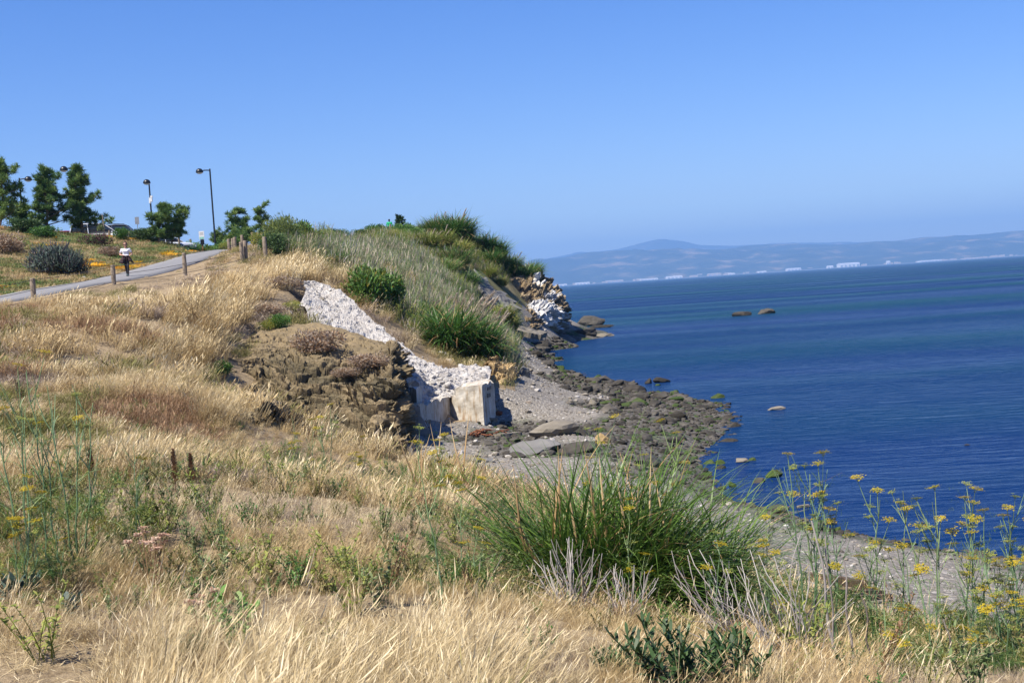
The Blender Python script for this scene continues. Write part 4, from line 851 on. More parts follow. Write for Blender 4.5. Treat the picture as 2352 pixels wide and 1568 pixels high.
def curve_blades(rg, n, base_r, L, lean, wind=0.0, curl=0.5, K=4, wind_dir=0.0, dirs=None, bases=None):
    """polyline blades: azimuth random or near the wind; lean = start angle from vertical, curl = how much it bends over"""
    r = base_r * np.sqrt(rg.random(n)); a = rg.uniform(0, 2 * math.pi, n)
    bs = np.stack([r * np.cos(a), r * np.sin(a), np.zeros(n)], -1) if bases is None else bases
    az = rg.uniform(0, 2 * math.pi, n) if dirs is None else dirs
    hx = np.cos(az) * (1 - wind) + wind * math.cos(wind_dir); hy = np.sin(az) * (1 - wind) + wind * math.sin(wind_dir)
    hl = np.hypot(hx, hy) + 1e-6; hx, hy = hx / hl, hy / hl
    Ls = rg.uniform(*L, n); th0 = rg.uniform(*lean, n); cu = curl * rg.uniform(0.4, 1.3, n)
    pts = [bs]; p = bs.copy()
    for k in range(1, K + 1):
        th = np.minimum(th0 + cu * (k / K) ** 1.3, 2.6); st = Ls / K
        p = p + np.stack([hx * np.sin(th) * st, hy * np.sin(th) * st, np.cos(th) * st], -1); pts.append(p)
    pts = np.stack(pts, 1); side = np.stack([-hy, hx, np.zeros(n)], -1)
    tw = rg.uniform(-0.9, 0.9, n)[:, None]; side = side * np.cos(tw) + np.stack([hx, hy, 0 * hx], -1) * np.sin(tw)
    return pts, side
def taper(K, tip=0.15, mid=1.0): t = np.linspace(0, 1, K + 1); return np.clip(1 - (1 - tip) * t ** 1.6, 0, 1)[None]

# ---- dry grass tufts (three sizes for three distances)
def tuft(seed, mat, n, r, L, w, lean=(0.05, 0.45), wind=0.55, curl=0.7, heads=0.3, K=4, bias=0.0):
    rg = np.random.default_rng(seed); pts, side = curve_blades(rg, n, r, L, lean, wind, curl, K); b = MB()
    tone = np.clip(rg.normal(0.55 + bias, 0.2, n), 0.05, 0.98)
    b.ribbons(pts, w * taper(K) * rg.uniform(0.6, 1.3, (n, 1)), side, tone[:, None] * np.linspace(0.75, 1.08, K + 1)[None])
    k = int(n * heads)
    if k:
        tip = pts[:k, -1]; d = pts[:k, -1] - pts[:k, -2]; d /= np.linalg.norm(d, axis=1, keepdims=True) + 1e-9; hl = rg.uniform(0.04, 0.10, (k, 1)) * (w / 0.004) ** 0.35
        hp = np.stack([tip - d * hl * .4, tip + d * hl * 0.3 + np.array([0, 0, -.004]), tip + d * hl], 1); b.ribbons(hp, np.array([[0.6, 2.0, 0.5]]) * w, side[:k], np.clip(tone[:k, None] + .12, 0, 1))
    return b.mesh('tuft', mat)
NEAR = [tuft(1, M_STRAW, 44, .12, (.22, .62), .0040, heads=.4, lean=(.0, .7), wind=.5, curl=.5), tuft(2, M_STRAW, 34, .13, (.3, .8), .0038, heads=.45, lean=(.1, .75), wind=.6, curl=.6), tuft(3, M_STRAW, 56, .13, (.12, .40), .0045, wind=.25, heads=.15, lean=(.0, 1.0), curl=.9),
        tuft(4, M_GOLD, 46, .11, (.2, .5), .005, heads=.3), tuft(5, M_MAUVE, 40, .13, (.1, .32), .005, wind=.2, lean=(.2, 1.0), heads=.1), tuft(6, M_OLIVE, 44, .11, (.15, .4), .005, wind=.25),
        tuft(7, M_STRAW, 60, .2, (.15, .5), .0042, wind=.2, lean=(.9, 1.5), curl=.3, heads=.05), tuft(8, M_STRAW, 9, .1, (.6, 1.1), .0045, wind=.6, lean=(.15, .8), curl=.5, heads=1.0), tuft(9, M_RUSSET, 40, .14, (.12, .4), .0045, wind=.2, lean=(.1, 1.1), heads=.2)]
MID = [tuft(11, M_STRAW, 56, .24, (.3, .65), .009, heads=.3, K=3), tuft(12, M_GOLD, 56, .26, (.28, .6), .009, K=3), tuft(13, M_GOLD, 60, .28, (.2, .5), .009, wind=.4, K=3),
       tuft(14, M_RUSSET, 50, .24, (.25, .5), .009, wind=.2, K=3), tuft(15, M_MAUVE, 54, .28, (.15, .4), .009, wind=.2, lean=(.2, .9), K=3), tuft(16, M_OLIVE, 56, .25, (.2, .5), .009, wind=.3, K=3)]
FAR = [tuft(21, M_STRAW, 70, .45, (.4, .85), .017, heads=.2, K=3), tuft(22, M_GOLD, 70, .5, (.4, .8), .017, K=3), tuft(23, M_GOLD, 70, .5, (.25, .55), .017, wind=.4, K=3),
       tuft(24, M_RUSSET, 60, .4, (.3, .6), .017, wind=.2, K=3), tuft(25, M_MAUVE, 70, .5, (.2, .45), .017, wind=.2, lean=(.2, .9), K=3), tuft(26, M_OLIVE, 70, .5, (.25, .6), .017, wind=.3, K=3)]
OUT_POLY = [(505, 875), (550, 825), (606, 785), (645, 772), (730, 765), (800, 780), (880, 792), (918, 806), (940, 850), (955, 960), (966, 1045), (900, 1045), (820, 1022), (750, 1002), (690, 974), (610, 935), (540, 900)]
SC_POLY = [(706, 662), (730, 655), (772, 668), (830, 720), (892, 768), (950, 822), (1020, 850), (1135, 850), (1145, 965), (950, 990), (940, 900), (905, 835), (860, 806), (790, 782), (735, 742), (700, 705)]
def bare(x, y, z):
    u, v = proj(np.stack([x, y, z], -1)); k = inpoly(u, v, OUT_POLY) & (y > 38.5) & (y < 52) | inpoly(u, v, SC_POLY) & (y > 44) & (y < 60)
    return k
def grass_pts(n, y0, y1, lo=-0.55, hi=0.6):
    y = np.sqrt(rg.uniform(y0 ** 2, y1 ** 2, n)); x = y * rg.uniform(lo, hi, n); z = gz(x, y); d, _, s = path_near(x, y)
    k = ~is_beach(x, y) & (d > 1.5) & in_view(x, y, z + .2, 220, 200) & ~bare(x, y, z) & (z > .25)
    return x[k], y[k], z[k], s[k], d[k]
rg = np.random.default_rng(33)
def grass(name, n, y0, y1, src, label, smin, smax, pick):
    x, y, z, s, d = grass_pts(n, y0, y1); u, v = proj(np.stack([x, y, z], -1)); idx, sc, keep = pick(x, y, z, u, v, s, d); x, y, z, idx, sc = x[keep], y[keep], z[keep], idx[keep], sc[keep]
    sz = rg.uniform(smin, smax, len(x)) * sc * np.clip(1 + .45 * fbm(x * 1.3, y * 1.3, 0, 2, 88), .45, 1.5); rot = np.stack([rg.normal(0, .07, len(x)), rg.normal(0, .07, len(x)), rg.normal(0, .75, len(x))], -1)
    scatter(name, np.stack([x, y, z - .02], -1), rot, np.stack([sz, sz, sz * rg.uniform(.85, 1.15, len(x))], -1), idx, src, label, 'grass'); return len(x)
def pick_near(x, y, z, u, v, s, d):
    n1 = fbm(x * .55, y * .55, 0, 3, 41); n2 = fbm(x * .3 + 9, y * .3, 0, 3, 42); r = rg.random(len(x))
    longz = sstep(1425, 1560, v + 70 * n1) * sstep(1330, 1000, u)                                        # the pale long grass along the near edge
    idx = np.where(r < longz * .8, np.where(rg.random(len(x)) < .5, 0, 1), np.where(r < .42 + .3 * longz, 2, np.where(n2 > .25, 4, np.where(n1 > .15, 5, 3))))
    dirt = sstep(1440, 1530, v + 30 * n1) * sstep(360, 110, u + 60 * n2)                                 # trodden bare corner
    r2 = rg.random(len(x)); idx = np.where(r2 < .26, 6, np.where(r2 < .33, 7, np.where((r2 < .42) & (n2 > -.1), 8, idx))); idx = np.where((n2 < -.35) & (r2 > .55), 3, idx)
    keep = (rg.random(len(x)) > .86 * dirt) & (rg.random(len(x)) > .3 * (n1 < -.6)); sc = (.36 + .36 * longz) * (1 - .5 * dirt) * (1 + .15 * sstep(1500, 1800, u))
    return np.where(dirt > .4, np.where(r2 < .5, 6, 2), idx), sc, keep
def pick_mid(x, y, z, u, v, s, d):
    n1 = fbm(x * .28, y * .28, 0, 3, 43); n2 = fbm(x * .2 + 5, y * .2, 0, 3, 44); r = rg.random(len(x))
    idx = np.where(n1 > .55, 4, np.where(n1 < -.75, 3, np.where(n2 > .35, 5, np.where(r < .36, 0, np.where(r < .7, 1, 2)))))
    return idx, np.where((u > 560) & (u < 1010) & (y > 19), .36, .64), np.ones(len(x), bool)
def pick_far(x, y, z, u, v, s, d):
    n1 = fbm(x * .17, y * .17, 0, 3, 45); n2 = fbm(x * .12 + 5, y * .12, 0, 3, 46); r = rg.random(len(x))
    sweep = inpoly(u + 25 * n1, v + 20 * n2, [(330, 790), (450, 690), (620, 610), (720, 590), (800, 640), (760, 660), (690, 660), (600, 720), (520, 790), (430, 900), (350, 950)])
    spur = (y > 60) & (x > -12 + .0 * y) & ~sweep & (v < 640 + 60 * n1) | (y > 64)
    idx = np.where(sweep, np.where(r < .6, 0, 1), np.where(n1 > .28, 4, np.where(n1 < -.75, 3, np.where(n2 > .4, 5, np.where(r < .4, 0, np.where(r < .65, 1, 2))))))
    idx = np.where(spur, np.where(r < .5, 5, np.where(r < .75, 2, 4)), idx)
    bank = (s > 0); trail = (s < 0) & (d < 3.2 + 1.2 * n1) & (y < 85)
    keep = ~bank & (rg.random(len(x)) > trail * .75)
    return idx, np.where(sweep, 1.05, np.where(trail, .42, .72 + .25 * r)) * (.55 + .45 * sstep(3, 9, d)), keep
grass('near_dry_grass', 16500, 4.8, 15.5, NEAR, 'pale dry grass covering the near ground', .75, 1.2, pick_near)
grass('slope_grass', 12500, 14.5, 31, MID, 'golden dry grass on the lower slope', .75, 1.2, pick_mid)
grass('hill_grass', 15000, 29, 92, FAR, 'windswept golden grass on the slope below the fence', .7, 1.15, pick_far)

# ---- green weeds among the near grass
def weed(seed, mat, h, n_st, leaf, nl, spread=.5):
    rg = np.random.default_rng(seed); b = MB(); pts, side = curve_blades(rg, n_st, .05, (h * .6, h), (.05, spread), 0, .3, 5)
    b.tubes(pts, np.linspace(.004, .0015, 6)[None] * (h / .4) ** .5, 3, .45)
    k = rg.integers(0, n_st, nl); t = rg.uniform(.15, 1, nl); i = np.minimum((t * 5).astype(int), 4); f = (t * 5 - i)[:, None]; base = pts[k, i] * (1 - f) + pts[k, i + 1] * f
    az = rg.uniform(0, 6.28, nl); el = rg.uniform(-.1, .9, nl); d = np.stack([np.cos(az) * np.cos(el), np.sin(az) * np.cos(el), np.sin(el)], -1); ll = rg.uniform(.5, 1.2, (nl, 1)) * leaf
    sd = np.stack([-np.sin(az), np.cos(az), 0 * az], -1); P3 = np.stack([base, base + d * ll * .5 + np.array([0, 0, .1 * leaf]), base + d * ll], 1)
    b.ribbons(P3, np.array([[.15, .42, .05]]) * leaf * rg.uniform(.7, 1.2, (nl, 1)), sd, np.clip(rg.normal(.55, .2, nl), .05, .98)); return b.mesh('weed', mat)
WEEDS = [weed(51, M_GREEN, .34, 8, .032, 190), weed(52, M_GREYG, .36, 8, .04, 150), weed(53, M_YGREEN, .4, 8, .045, 130), weed(54, M_DKLEAF, .25, 7, .034, 130), weed(55, M_OLIVE, .36, 10, .035, 170), weed(56, M_RUSSET, .5, 5, .03, 130, .3)]
x, y, z, s, d = grass_pts(7000, 6.0, 27); u, v = proj(np.stack([x, y, z], -1)); n1 = fbm(x * .5, y * .5, 0, 3, 61)
lush = np.maximum(sstep(1450, 1330, v) * sstep(1000, 1110, v) * (.32 + .20 * (u < 420) + .25 * (u > 850)), sstep(1500, 1650, u) * .30 * sstep(1330, 1430, v))
keep = rg.random(len(x)) < np.clip(lush + .9 * n1 * lush, 0.03, 1) * .8; x, y, z, n1 = x[keep], y[keep], z[keep], n1[keep]
r = rg.random(len(x)); idx = np.where(r < .24, 0, np.where(r < .48, 1, np.where(r < .6, 2, np.where(r < .68, 3, np.where(r < .95, 4, 5)))))
xm, ym, zm, sm_, dm = grass_pts(9000, 7.0, 26); um, vm = proj(np.stack([xm, ym, zm], -1)); km = rg.random(len(xm)) < .5 * sstep(1470, 1380, vm) * np.clip(.55 + .9 * fbm(xm * .35, ym * .35, 0, 3, 66), 0, 1)
x, y, z = (np.concatenate(q) for q in ((x, xm[km]), (y, ym[km]), (z, zm[km]))); idx = np.concatenate([idx, rg.choice([1, 2, 4, 4, 0], km.sum())])
sz = rg.uniform(.4, 1.1, len(x)) * (1 + .012 * y); sz[-km.sum():] *= .6; scatter('green_weeds', np.stack([x, y, z], -1), np.stack([0 * x, .12 + 0 * x, rg.uniform(0, 6.28, len(x))], -1), np.stack([sz] * 3, -1), idx, WEEDS, 'green weeds growing through the dry grass', 'weeds')

# ---- litter on the bare corner
b = MB(); nb = 900; yy = rg.uniform(5.0, 8.5, nb); xx2 = yy * rg.uniform(-.42, -.1, nb); zz = gz(xx2, yy) + .012; a = rg.uniform(0, 6.28, nb); L_ = rg.uniform(.05, .22, nb)
p0 = np.stack([xx2, yy, zz], -1); p1 = p0 + np.stack([np.cos(a) * L_, np.sin(a) * L_, rg.uniform(0, .03, nb)], -1); b.ribbons(np.stack([p0, (p0 + p1) / 2 + np.array([0, 0, .012]), p1], 1), .0045, np.stack([-np.sin(a), np.cos(a), 0 * a], -1), rg.uniform(.2, .95, nb))
tag(b.obj('straw_litter', M_STRAW), 'flattened straw on the bare trodden ground', 'straw', kind='stuff')

# ---- fennel
def umbel_mesh(seed, mat_i, R=.055):
    rg = np.random.default_rng(seed); b = MB(); n = 15; a = np.arange(n) * 2.4 + rg.uniform(0, 1); rr = R * np.sqrt((np.arange(n) + .5) / n); tip = np.stack([rr * np.cos(a), rr * np.sin(a), R * .75 + .12 * R * rg.normal(size=n)], -1)
    b.ribbons(np.stack([np.zeros((n, 3)), tip * .55 + np.array([0, 0, .006]), tip], 1), .0022, np.stack([-np.sin(a), np.cos(a), 0 * a], -1), .6, m=1)
    for k in range(n):
        q = rg.normal(size=(9, 3)) * np.array([.011, .011, .004]) * R / .05; az = rg.uniform(0, 6.28, 9); sd = np.stack([np.cos(az), np.sin(az), 0 * az], -1) ; dd = np.stack([-np.sin(az), np.cos(az), .3 + 0 * az], -1) * .005 * R / .05
        b.ribbons(np.stack([tip[k] + q - dd, tip[k] + q + dd], 1), .0085 * R / .05, sd, np.clip(rg.normal(.6, .25, 9), .05, .98))
    return b.mesh('umbel', [mat_i, M_STEMG])
UMB = [umbel_mesh(1, M_UMBEL), umbel_mesh(2, M_UMBEL, .065), umbel_mesh(3, M_YGREEN, .045)]
def feather(rg, base, az, L, el=.7, n=70):
    """one feathery leaf: a bending rib with fine threads"""
    t = np.linspace(0, 1, 7); th = el - 1.1 * t ** 1.5 * rg.uniform(.6, 1.2); step = L / 6; dz = np.sin(th) * step; dh = np.cos(th) * step
    p = np.stack([base[0] + math.cos(az) * np.cumsum(dh), base[1] + math.sin(az) * np.cumsum(dh), base[2] + np.cumsum(dz)], -1)
    k = rg.uniform(.15, .999, n) * 6; i = k.astype(int); i = np.minimum(i, 5); f = (k - i)[:, None]; q = p[i] * (1 - f) + p[i + 1] * f
    d = rg.normal(size=(n, 3)); d[:, 2] = d[:, 2] * .7 + .1; d /= np.linalg.norm(d, axis=1, keepdims=True); ln = rg.uniform(.25, .6, (n, 1)) * L * .45
    return p, np.stack([q, q + d * ln * .55, q + d * ln + np.array([0, 0, -.06 * L])], 1)
def fennel_proto(seed, H, n_st=3, n_leaf=16, branches=5, thread=.0032, spread=.16, bottom=.0):
    """returns meshes (stalks, foliage) and umbel places for a plant of height H"""
    rg = np.random.default_rng(seed); st = MB(); fo = MB(); um = []
    for s_ in range(n_st):
        az = rg.uniform(0, 6.28); hh = H * (1 if s_ == 0 else rg.uniform(.6, .95)); le = rg.uniform(.02, spread); K = 8; t = np.linspace(0, 1, K)
        zig = np.cumsum(rg.normal(0, .012 * H, (K, 2)), 0); p = np.stack([math.cos(az) * (le * hh * t + .04) + zig[:, 0], math.sin(az) * (le * hh * t + .04) + zig[:, 1], hh * t * .97], -1)
        st.tubes(p[None], (np.linspace(.0085, .0028, K) * (H / 1.5))[None], 5, np.linspace(.25, .7, K)[None]); um.append((p[-1], 0))
        for j in range(branches):
            k = rg.uniform(.42, .93); i = int(k * (K - 1)); bp = p[i] + (p[i + 1] - p[i]) * (k * (K - 1) - i); a2 = rg.uniform(0, 6.28); bl = H * rg.uniform(.10, .24) * (1.25 - k * .5)
            q = np.stack([bp, bp + np.array([math.cos(a2) * .4, math.sin(a2) * .4, .7]) * bl * .5, bp + np.array([math.cos(a2) * .5, math.sin(a2) * .5, 1.2]) * bl])
            st.tubes(q[None], (np.array([.004, .0032, .002]) * H / 1.5)[None], 4, .6); um.append((q[-1], int(rg.choice([0, 1, 2, 2])))) if rg.random() < .6 else None
            for w in range(2):
                a3 = a2 + rg.normal(0, 1.2); e_ = q[1] + np.array([math.cos(a3) * .5, math.sin(a3) * .5, .8]) * bl * rg.uniform(.25, .6); st.tubes(np.stack([q[1], (q[1] + e_) / 2 + np.array([0, 0, .01]), e_])[None], np.array([.0028, .0024, .0018])[None] * H / 1.5, 3, .65)
                if rg.random() < .18: um.append((e_, 2))
                else:
                    _, th = feather(rg, e_, a3, .09 * H, .9, 9); fo.ribbons(th, thread * .8, np.tile([1., 0, 0], (9, 1)), rg.uniform(.2, .6, 9))
        for j in range(3):
            k = rg.uniform(.3, .75); i = int(k * (K - 1)); rb, th = feather(rg, p[i], rg.uniform(0, 6.28), .13 * H, .8, 26); st.tubes(rb[None], .002, 3, .7); fo.ribbons(th, thread * .8, np.tile([.7, .7, 0], (26, 1)), rg.uniform(.15, .6, 26))
    for j in range(n_leaf):
        az = rg.uniform(0, 6.28); base = np.array([math.cos(az) * .03, math.sin(az) * .03, H * rg.uniform(.02, .26)]); rb, th = feather(rg, base, az, H * rg.uniform(.18, .34), rg.uniform(.5, 1.2), 70)
        st.tubes(rb[None], np.linspace(.0035, .0015, 7)[None], 3, .8); c = rg.normal(.45, .2); fo.ribbons(th, thread, np.tile([math.cos(az + 1.3), math.sin(az + 1.3), 0], (70, 1)), np.clip(rg.normal(c, .12, 70), .05, .98))
    return st.mesh('stalks', M_STEMG), (fo.mesh('foliage', M_FEATH) if fo.n else None), um
FEN = [fennel_proto(71, 1.5, 3, 14), fennel_proto(72, 1.5, 2, 10, 6), fennel_proto(73, 1.5, 4, 20, 4), fennel_proto(74, 1.5, 1, 4, 5), fennel_proto(75, 1.5, 2, 26, 4)]
def fennel(u, v, Y, var, label, rz=None, group='fennel plants in the near grass', flat=False):
    t = P(u, v, Y); z = float(gz(t[0], t[1])); h = max(t[2] - z, .25); st, fo, um = FEN[var]; s = h / 1.5
    r = empty('fennel_plant', (t[0], t[1], z), random.uniform(0, 6.28) if rz is None else rz, label, 'fennel', group); w = s ** .5 if s < 1 else s
    child('stalks', st, r, sc=(w, w, s)); child('foliage', fo, r, sc=(w, w, s))
    for (p, k) in um:
        if flat: break
        if random.random() < (.5 if u < 1000 else .12): continue
        child('umbel', UMB[k], r, (p[0] * w, p[1] * w, p[2] * s), (random.uniform(-.3, .3), random.uniform(-.3, .3), random.uniform(0, 6)), .72 if Y < 14 else 1.0)
    return r
fl = [(1838, 1030, 8.6, 0, 'tall fennel with many umbels standing against the water edge'), (1915, 1060, 8.4, 1, 'fennel with two high umbels just right of the tall one'), (1875, 1110, 8.9, 3, 'slim fennel between the tall fennel and its right neighbour'),
      (1978, 1125, 8.2, 1, 'fennel with flat yellow umbels above the timber beam'), (2042, 1170, 8.3, 3, 'single green fennel shoot without flowers right of the beam'), (2125, 1108, 8.0, 0, 'bushy fennel with five yellow umbels against the blue water'),
      (2180, 1150, 8.3, 3, 'thin fennel beside the bushy five-umbelled one'), (2255, 1140, 8.1, 1, 'fennel with drooping yellow umbels near the right border'), (2305, 1170, 7.8, 2, 'many-stemmed fennel second from the right border'),
      (2340, 1095, 8.4, 0, 'tall fennel cut by the right border'), (2210, 1215, 7.6, 1, 'short fennel in front of the drooping umbels'), (2085, 1240, 7.4, 3, 'bare stemmed short fennel in the lower right'),
      (2010, 1290, 7.2, 3, 'short fennel stem in front of the driftwood'), (2330, 1290, 7.1, 2, 'leafy low fennel in the lower right corner'), (2150, 1330, 6.9, 4, 'low fennel with dense feathery leaves at the lower right'),
      (2060, 1400, 6.6, 4, 'feathery fennel mound at the bottom right'), (2270, 1400, 6.5, 4, 'feathery fennel mound in the bottom right corner'),
      (1745, 1180, 9.5, 1, 'fennel at the right flank of the tall green tuft'), (1800, 1270, 9.0, 4, 'dark feathery fennel right of the green tuft'), (1615, 1250, 8.6, 3, 'slim fennel growing before the right side of the green tuft'),
      (1395, 975, 11.6, 1, 'fennel rising through the top of the green tuft'), (1472, 1035, 11.2, 0, 'fennel with yellow umbels within the green tuft'), (1518, 990, 11.8, 1, 'fennel over the right top of the green tuft'), (1352, 1018, 11.4, 3, 'thin fennel over the left top of the green tuft'),
      (1440, 1170, 9.6, 4, 'yellowing feathery fennel in front of the green tuft'), (1010, 1010, 7.4, 3, 'lone tall fennel stem in the lower middle'), (1060, 1130, 9.0, 4, 'feathery fennel behind the lone tall stem'),
      (18, 832, 9.0, 0, 'fennel at the left border with high umbels'), (100, 832, 9.2, 1, 'branching fennel second from the left border'), (150, 868, 8.8, 0, 'fennel with yellow umbels third from the left border'), 
      (302, 1018, 9.6, 1, 'fennel with one bright umbel on the left slope'),  (30, 1100, 7.6, 2, 'bushy green fennel low at the left border'), (120, 1130, 7.9, 4, 'dense green fennel mound low on the left'),
       (660, 950, 19, 2, 'wispy fennel below the tan outcrop, left of three'), (700, 965, 18, 4, 'bushy dark fennel below the tan outcrop, middle of three'), (745, 930, 20, 0, 'wispy fennel below the tan outcrop, right of three'),
      (820, 1005, 22, 2, 'grey green fennel at the edge of the gravel'), (1020, 1010, 16, 1, 'fennel left of the small tuft before the beach'), (1110, 1060, 15, 3, 'thin fennel right of the small tuft before the beach')]
for a in fl: fennel(*a)

# ---- tall grass tufts (green arching leaves)
def tussock(seed, n, R, L, w, mats, dead=0.1, K=6, lean=(.02, .7), curl=1.3, wind=.12):
    rg = np.random.default_rng(seed); b = MB(); pts, side = curve_blades(rg, n, R, L, lean, wind, curl, K); lo = np.clip(pts[..., 2], 0.02, None); pts[..., 2] = lo
    tone = np.clip(rg.normal(.5, .2, n), .03, .97); nd = int(n * dead)
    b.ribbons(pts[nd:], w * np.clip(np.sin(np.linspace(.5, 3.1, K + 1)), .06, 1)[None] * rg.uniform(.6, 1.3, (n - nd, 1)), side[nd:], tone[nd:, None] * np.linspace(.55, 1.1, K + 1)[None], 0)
    if nd: b.ribbons(pts[:nd], w * taper(K), side[:nd], tone[:nd], 1)
    return b.mesh('leaves', mats)
big = at(1385, 10.7)
t_ = empty('tall_grass_tuft', big, 0, 'big green clump of arching grass with tan stalks above the beach', 'grass clump')
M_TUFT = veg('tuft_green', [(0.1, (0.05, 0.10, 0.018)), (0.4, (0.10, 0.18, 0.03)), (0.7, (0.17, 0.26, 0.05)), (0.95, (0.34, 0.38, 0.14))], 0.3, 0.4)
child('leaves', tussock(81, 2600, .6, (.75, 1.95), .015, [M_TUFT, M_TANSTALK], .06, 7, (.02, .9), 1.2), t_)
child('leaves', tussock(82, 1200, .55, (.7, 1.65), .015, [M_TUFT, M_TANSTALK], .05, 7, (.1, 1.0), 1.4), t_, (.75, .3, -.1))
def stalk_mesh(seed, L, w, mat, bend=.25):
    rg = np.random.default_rng(seed); b = MB(); t = np.linspace(0, 1, 7); x = bend * L * t ** 2 * rg.uniform(.3, 1); p = np.stack([x, .03 * np.sin(t * 5 + seed), L * t], -1)
    b.tubes(p[None], (w * np.array([.55, .8, 1, .95, .8, .45, .1]))[None], 5, np.linspace(.3, .8, 7)[None]); return b.mesh('dead_stalk', mat)
DST = [stalk_mesh(k, 1.0, .014, M_TANSTALK) for k in range(4)]
for (u0, v0, u1, v1) in [(1215, 1210, 1145, 1095), (1275, 1180, 1250, 1040), (1322, 1170, 1278, 1065), (1300, 1250, 1235, 1110), (1370, 1180, 1340, 1085), (1390, 1150, 1352, 1050), (1430, 1160, 1425, 1070), (1528, 1190, 1545, 1060), (1240, 1240, 1150, 1175), (1345, 1270, 1330, 1150), (1405, 1290, 1380, 1170), (1465, 1200, 1440, 1110), (1500, 1120, 1495, 1025), (1355, 1100, 1345, 1035), (1290, 1120, 1262, 1045)]:
    a, c = P(u0, v0, 10.4), P(u1, v1, 10.4 + random.uniform(-.4, .3)); d = c - a; L = np.linalg.norm(d)
    base = np.array([a[0] - .2 * d[0], a[1] + .1, gz(a[0], a[1] + .1) + .1]); d = c - base; L = np.linalg.norm(d); q = Vector(d).to_track_quat('Z', 'X')
    o = child('dead_stalk', DST[random.randrange(4)], t_, base - np.array(t_.location), q.to_euler(), (1, 1, L))
s2 = at(1020, 17.5)
t2 = empty('tall_grass_tuft', s2, 0, 'smaller straw and green tuft left of the big clump at the beach edge', 'grass clump')
child('leaves', tussock(83, 700, .45, (.4, .95), .013, [M_YGREEN, M_TANSTALK], .35, 6, (.05, .9), 1.0), t2)
for k in range(9): child('dead_stalk', DST[k % 4], t2, (random.uniform(-.35, .45), random.uniform(-.2, .2), .1), (random.uniform(-.25, .25), random.uniform(-.5, .25), 0), (.9, .9, random.uniform(.8, 1.25)))
for (u, Y, s, lab) in [(1120, 15.5, .8, 'low green tuft between the small and the big grass clump'), (940, 19, .7, 'low green tuft at the left of the small straw clump'), (1620, 12.6, .9, 'green tuft hugging the right foot of the big clump')]:
    o = empty('grass_tuft', at(u, Y), random.uniform(0, 6), lab, 'grass clump'); child('leaves', tussock(84 + int(u), 360, .35, (.3, .85), .012, [M_GREEN, M_TANSTALK], .15, 5), o, sc=s)

# ---- dead grey stalk bushes
def dead_bush(name, p, n, H, spread, label, seed, thick=.007, lean_to=(0, 0), mat=None):
    rg = np.random.default_rng(seed); r = empty(name, p, 0, label, 'dead shrub'); protos = []
    for k in range(6):
        b = MB(); t = np.linspace(0, 1, 7); q = np.stack([.25 * t ** 1.7 * rg.uniform(.2, 1) + .03 * np.sin(t * 7 + k), .03 * np.sin(t * 5 + 2 * k), t], -1); b.tubes(q[None], (thick * np.linspace(1, .45, 7))[None], 5, np.linspace(.35, .75, 7)[None] + .1 * (k % 3))
        if k % 2:
            e = q[4]; b.tubes(np.stack([e, e + np.array([.1, .05, .14]), e + np.array([.12, .08, .3])])[None], (thick * np.array([.5, .4, .25]))[None], 4, .6)
        protos.append(b.mesh('stalk', mat or M_GREYSTALK))
    for k in range(n):
        az = rg.uniform(0, 6.28); le = rg.uniform(.05, spread); rr = rg.uniform(0, .16 * H); d = Vector((math.cos(az) * le + lean_to[0], math.sin(az) * le + lean_to[1], 1)).normalized(); e = d.to_track_quat('Z', 'X').to_euler(); e.rotate_axis('Z', rg.uniform(0, 6))
        L = H * rg.uniform(.45, 1.1); child('stalk', protos[k % 6], r, (math.cos(az) * rr, math.sin(az) * rr, -.03), e, (L ** .5, L ** .5, L))
    b = MB(); pts, side = curve_blades(rg, 420, .35 * H, (.1, .3), (.2, 1.2), 0, .9, 3); b.ribbons(pts, .004, side, rg.uniform(.2, .9, 420)); child('thatch', b.mesh('thatch', M_RUSSET), r); return r
dead_bush('dead_bush', at(1320, 8.7), 46, .58, .75, 'fan of grey dead stalks in front of the big green clump', 5, lean_to=(-.1, 0))
dead_bush('dead_bush', at(1430, 8.5), 34, .45, .7, 'low grey brown dead stalks right of the fan of stalks', 6)
dead_bush('dead_bush', at(1830, 6.9), 46, .78, 1.0, 'sprawling pale dead stalks at the bottom right', 7, .006, (-.5, .1))
dead_bush('dead_bush', at(1690, 8.6), 24, .75, .6, 'loose grey dead stalks between the clump and the fennel', 8, .007, (-.2, 0))
for (u, v, Y, lab, th) in [(1868, 1195, 7.2, 'tall pale dead stalk standing before the timber beam', .011), (1935, 1285, 7.0, 'dark dead stalk right of the tall pale one', .010), (1895, 1230, 7.3, 'straight grey dead stalk between the pale and the dark one', .008), (1980, 1370, 6.6, 'short dark dead stalk at the lower right', .009), (2170, 1420, 6.6, 'forked dark dead stalk in the lower right fennel', .008)]:
    t = P(u, v, Y); z = float(gz(t[0], t[1])); b = MB(); h = t[2] - z; tt = np.linspace(0, 1, 8); q = np.stack([(.06 + .05 * np.sin(u)) * (1 - tt) * h + .012 * np.sin(tt * 9 + u), .02 * np.sin(tt * 6), h * tt], -1); b.tubes(q[None], (th * np.linspace(1, .5, 8))[None], 6, .55 if 'pale' in lab or 'grey' in lab else .15)
    tag(b.obj('dead_stalk', M_GREYSTALK, loc=(t[0], t[1], z)), lab, 'dead stalk')

